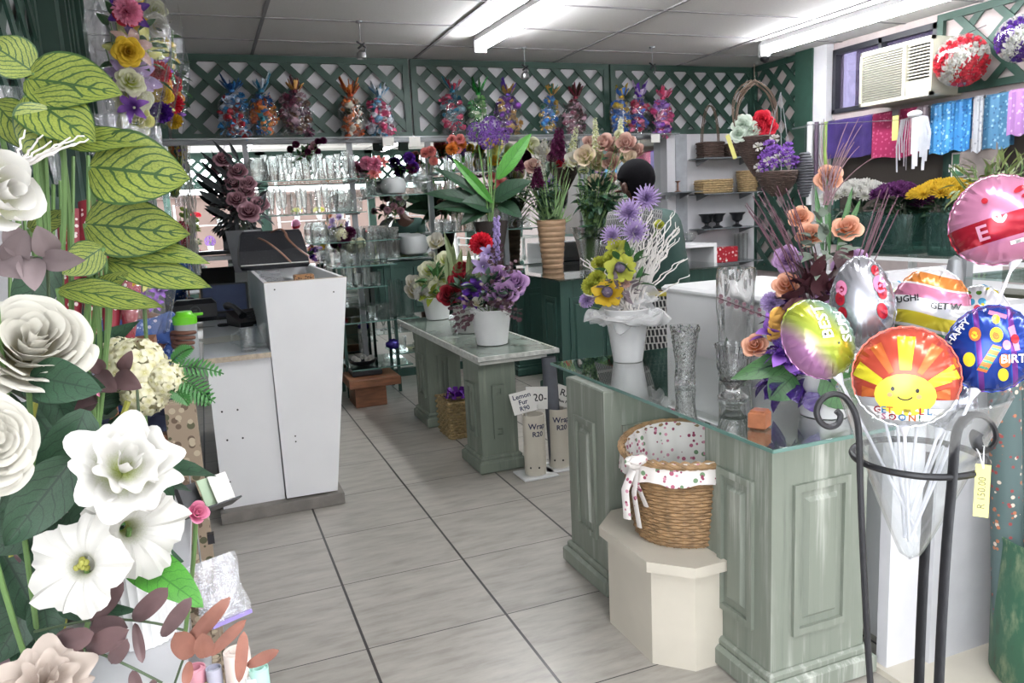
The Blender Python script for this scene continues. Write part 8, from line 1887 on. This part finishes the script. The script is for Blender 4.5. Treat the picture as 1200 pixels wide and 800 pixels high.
# cards holder, film bag
q = at(245, 575, 1.55); d = 1.55; r = empty('card_rack', q, 'dark card holder with white and green gift cards sticking out beside the white counter', 'card rack')
w = pxr(d, 34); h = pxr(d, 34); M = frame(q, towards(q)*.6+V((.3, 0, .2)), 1, 0, (0, 0, 1))
MB().box(-w*.75, -h*.55, -.05, -w*.1, h*.55, -.03, M=M).build('dark_board', M_blackp, r, smooth=False); MB().box(-w*.6, -h*.62, -.03, w*.85, -h*.56, .02, M=M).build('tray', M_blackp, r, smooth=False); MB().box(zx+.03, q.y-.03, q.z-.10, q.x, q.y-.015, q.z-.08).build('arm', M_blackp, r, smooth=False)
c1 = empty('gift_card', M @ V((w*.45, -h*.5, 0)), 'plain white gift card standing in the dark card rack', 'card', 'gift cards in the dark rack'); MB().box(w*.12, -h*.52, -.002, w*.8, h*.48, .0, M=M).build('card', M_paper, c1, smooth=False)
c2 = empty('gift_card', M @ V((-w*.1, -h*.5, 0)), 'pale green gift card standing in the dark card rack', 'card', 'gift cards in the dark rack'); MB().box(-w*.2, -h*.52, -.012, w*.2, h*.5, -.01, M=M).build('card', plain('sage_card', S('a8bca0'), .7), c2, smooth=False)
q = at(262, 690, 1.35); d = 1.35; w, h = pxr(d, 24), pxr(d, 38); r = empty('film_packet', q-V((0, 0, h)), 'clear packet of cellophane bags with a lilac base hanging by the wooden post', 'packet'); M = frame(q, towards(q)+V((.4, 0, 0)), 1, .0, (0, 0, 1))
mb = MB()
for k in range(4): mb.grid(lambda u, v, k=k: M @ V(((u-.5)*2*w+.004*math.sin(v*9+k), (v-.5)*2*h, -.012*k+.003*math.sin(u*12+k*2))), 6, 8)
mb.build('film', M_cello2, r); MB().box(-w, -h, -.04, w, -h*.88, .004, M=M).build('lilac_base', plain('lilac_card', S('8a7ab8'), .5), r, smooth=False); MB().box(-w*.7, h*.78, -.038, -w*.4, h*1.0, .004, M=M).build('header', M_organza, r, smooth=False); MB().tube([M @ V((-w*.5, h*.9, -.02)), (zx+.0, pa.y-.03, q.z+h+.05)], .0015, 4).build('string', M_grey, r)
# red dotted paper cones and clear sleeves behind the stalks
M_reddot = spots('red_dot_paper', S('8e2434'), [S('e4d8d4')], 60, .3, .5, density=.9)
for i, (x, y0_, y1_, w_) in enumerate(((84, 250, 395, 20), (108, 240, 400, 19), (130, 262, 400, 20), (151, 280, 400, 17))):
    b = at(x, y1_, 1.9); t = at(x+4, y0_, 1.95); rd = pxr(1.9, w_); mb = MB(); mb.lathe([(rd*.35, 0), (rd, (t-b).length), (rd*.96, (t-b).length), (rd*.3, .01)], 16, M=frame(b, t-b)); tag(mb.build('paper_cone', M_reddot), 'red paper cone with white dots, %s behind the green stalks' % ORD[i], 'paper cone', 'red dotted paper cones')
q0 = at(120, 400, 1.92); r = empty('cone_rack', (q0.x, q0.y, q0.z-.02), 'thin wooden bar carrying the red paper cones', 'rack'); MB().box(q0.x-.14, q0.y-.05, q0.z-.03, q0.x+.12, q0.y+.05, q0.z-.001).build('bar', M_wood, r, smooth=False); mb = MB(); mb.box(q0.x-.01, q0.y+.02, .0, q0.x+.01, q0.y+.04, q0.z-.03); mb.build('leg', M_wood, r, smooth=False)
q = at(170, 345, 1.8); r = empty('wrapped_posy', q-V((0, 0, .1)), 'film-wrapped posy with violet and yellow petals above the blue shirt', 'posy')
mb = MB(); mb.grid(lambda u, v: (q.x+(.04+.04*v)*(1+.1*math.sin(5*2*PI*u))*math.cos(2*PI*u), q.y+(.04+.03*v)*math.sin(2*PI*u), q.z-.09+.16*v), 20, 6, closed=True); mb.build('film', M_cello, r)
for k, (x, y, m_) in enumerate(((160, 325, P_yelo), (172, 332, P_yelg), (186, 340, P_viol2), (180, 355, P_viol2), (190, 330, P_lilac2), (165, 350, P_viol2))): p_ = at(x, y, 1.78); inst('bloom', head('lily', m_), frame(p_, towards(p_)+V((.2, 0, .2)), pxr(1.8, 11)), r)
MB().tube([q+V((0, 0, .05)), q+V((-.02, .02, -.25)), V((zx-.1, pa.y, pa.z))], .005, 6).build('stems', M_stem, r)
mb = MB()
for k in range(8):
    x = 14+k*15+rr(-4, 4); a = at(x, 180+rr(0, 40), 1.6+rr(0, .3)); b = at(x+rr(-12, 20), 420+rr(0, 60), 1.6+rr(0, .2)); mb.tube([a, b], .004, 5)
tag(mb.build('flower_stalks', M_stem), 'upright green stalks behind the variegated leaves', 'stalks')
for i, (x, y, w, h) in enumerate(((15, 130, 30, 60), (30, 175, 34, 50), (65, 180, 26, 70))):
    q = at(x, y, 2.0); ww, hh = pxr(2.0, w), pxr(2.0, h); mb = MB(); mb.grid(lambda u, v: (q.x+(u-.5)*ww*(.4+.6*v), q.y+.03*math.sin(u*PI), q.z+(v-.5)*hh), 8, 4); tag(mb.build('film_cone', M_cello2), 'clear film cone behind the caladium leaves, %s of three' % ('left', 'middle', 'right')[i], 'film cone', 'clear film cones')
mb = MB(); q = at(60, 560, 1.3); r = empty('leafy_bush', V((q.x, q.y, .9)), 'mass of dark green filler leaves low behind the white blooms', 'greenery')
foliage_part('leaves', at(60, 560, 1.3), (.16, .12, .26), 110, .12, .06, M_leafd, r, 91, -1); foliage_part('leaves', at(20, 700, 1.2), (.14, .12, .18), 70, .12, .06, M_leafm, r, 92, -1); MB().tube([V((q.x, q.y, .9)), at(60, 480, 1.3)], .01, 6).build('stem', M_stemd, r)

# ------------------------------------------------------------------ light
w = bpy.data.worlds.new('daylight'); sc.world = w; w.use_nodes = True; nt = w.node_tree; nt.nodes.clear(); N = NT(nt)
sky = N.n('TexSky'); sky.sky_type = 'HOSEK_WILKIE'; sky.turbidity = 4; sky.sun_direction = V((-.3, -.7, .65)).normalized()
mixn = N.mix(.75, sky.outputs[0], (.93, .96, 1.0)); bg = N.n('Background'); bg.inputs[1].default_value = 8.5; N.l(mixn, bg.inputs[0]); ow = N.n('OutputWorld'); N.l(bg.outputs[0], ow.inputs[0])
def area(name, loc, rot, sx, sy, e, col=(1, 1, 1)):
    l = bpy.data.lights.new(name, 'AREA'); l.shape = 'RECTANGLE'; l.size = sx; l.size_y = sy; l.energy = e; l.color = col; o = bpy.data.objects.new(name, l); COL.objects.link(o); o.location = loc; o.rotation_euler = rot; return o
o = area('window_portal', (2.5, Y0-.02, 1.3), (PI/2, 0, 0), 6.0, 1.9, 1, (1, 1, 1)); o.data.cycles.is_portal = True
o = area('side_window_portal', (X0-.01, -.95, 1.5), (PI/2, 0, -PI/2), 2.4, 2.1, 1); o.data.cycles.is_portal = True  # portal for the daylight opening added in the left wall
sc.view_settings.view_transform = 'Standard'; sc.view_settings.look = 'None'; sc.view_settings.exposure = .62; sc.view_settings.gamma = 1; sc.view_settings.use_curve_mapping = False
sc.cycles.max_bounces = 8; sc.cycles.transparent_max_bounces = 24; sc.cycles.diffuse_bounces = 3; sc.cycles.glossy_bounces = 4; sc.cycles.transmission_bounces = 8; sc.cycles.caustics_reflective = False; sc.cycles.caustics_refractive = False; sc.cycles.sample_clamp_indirect = 4
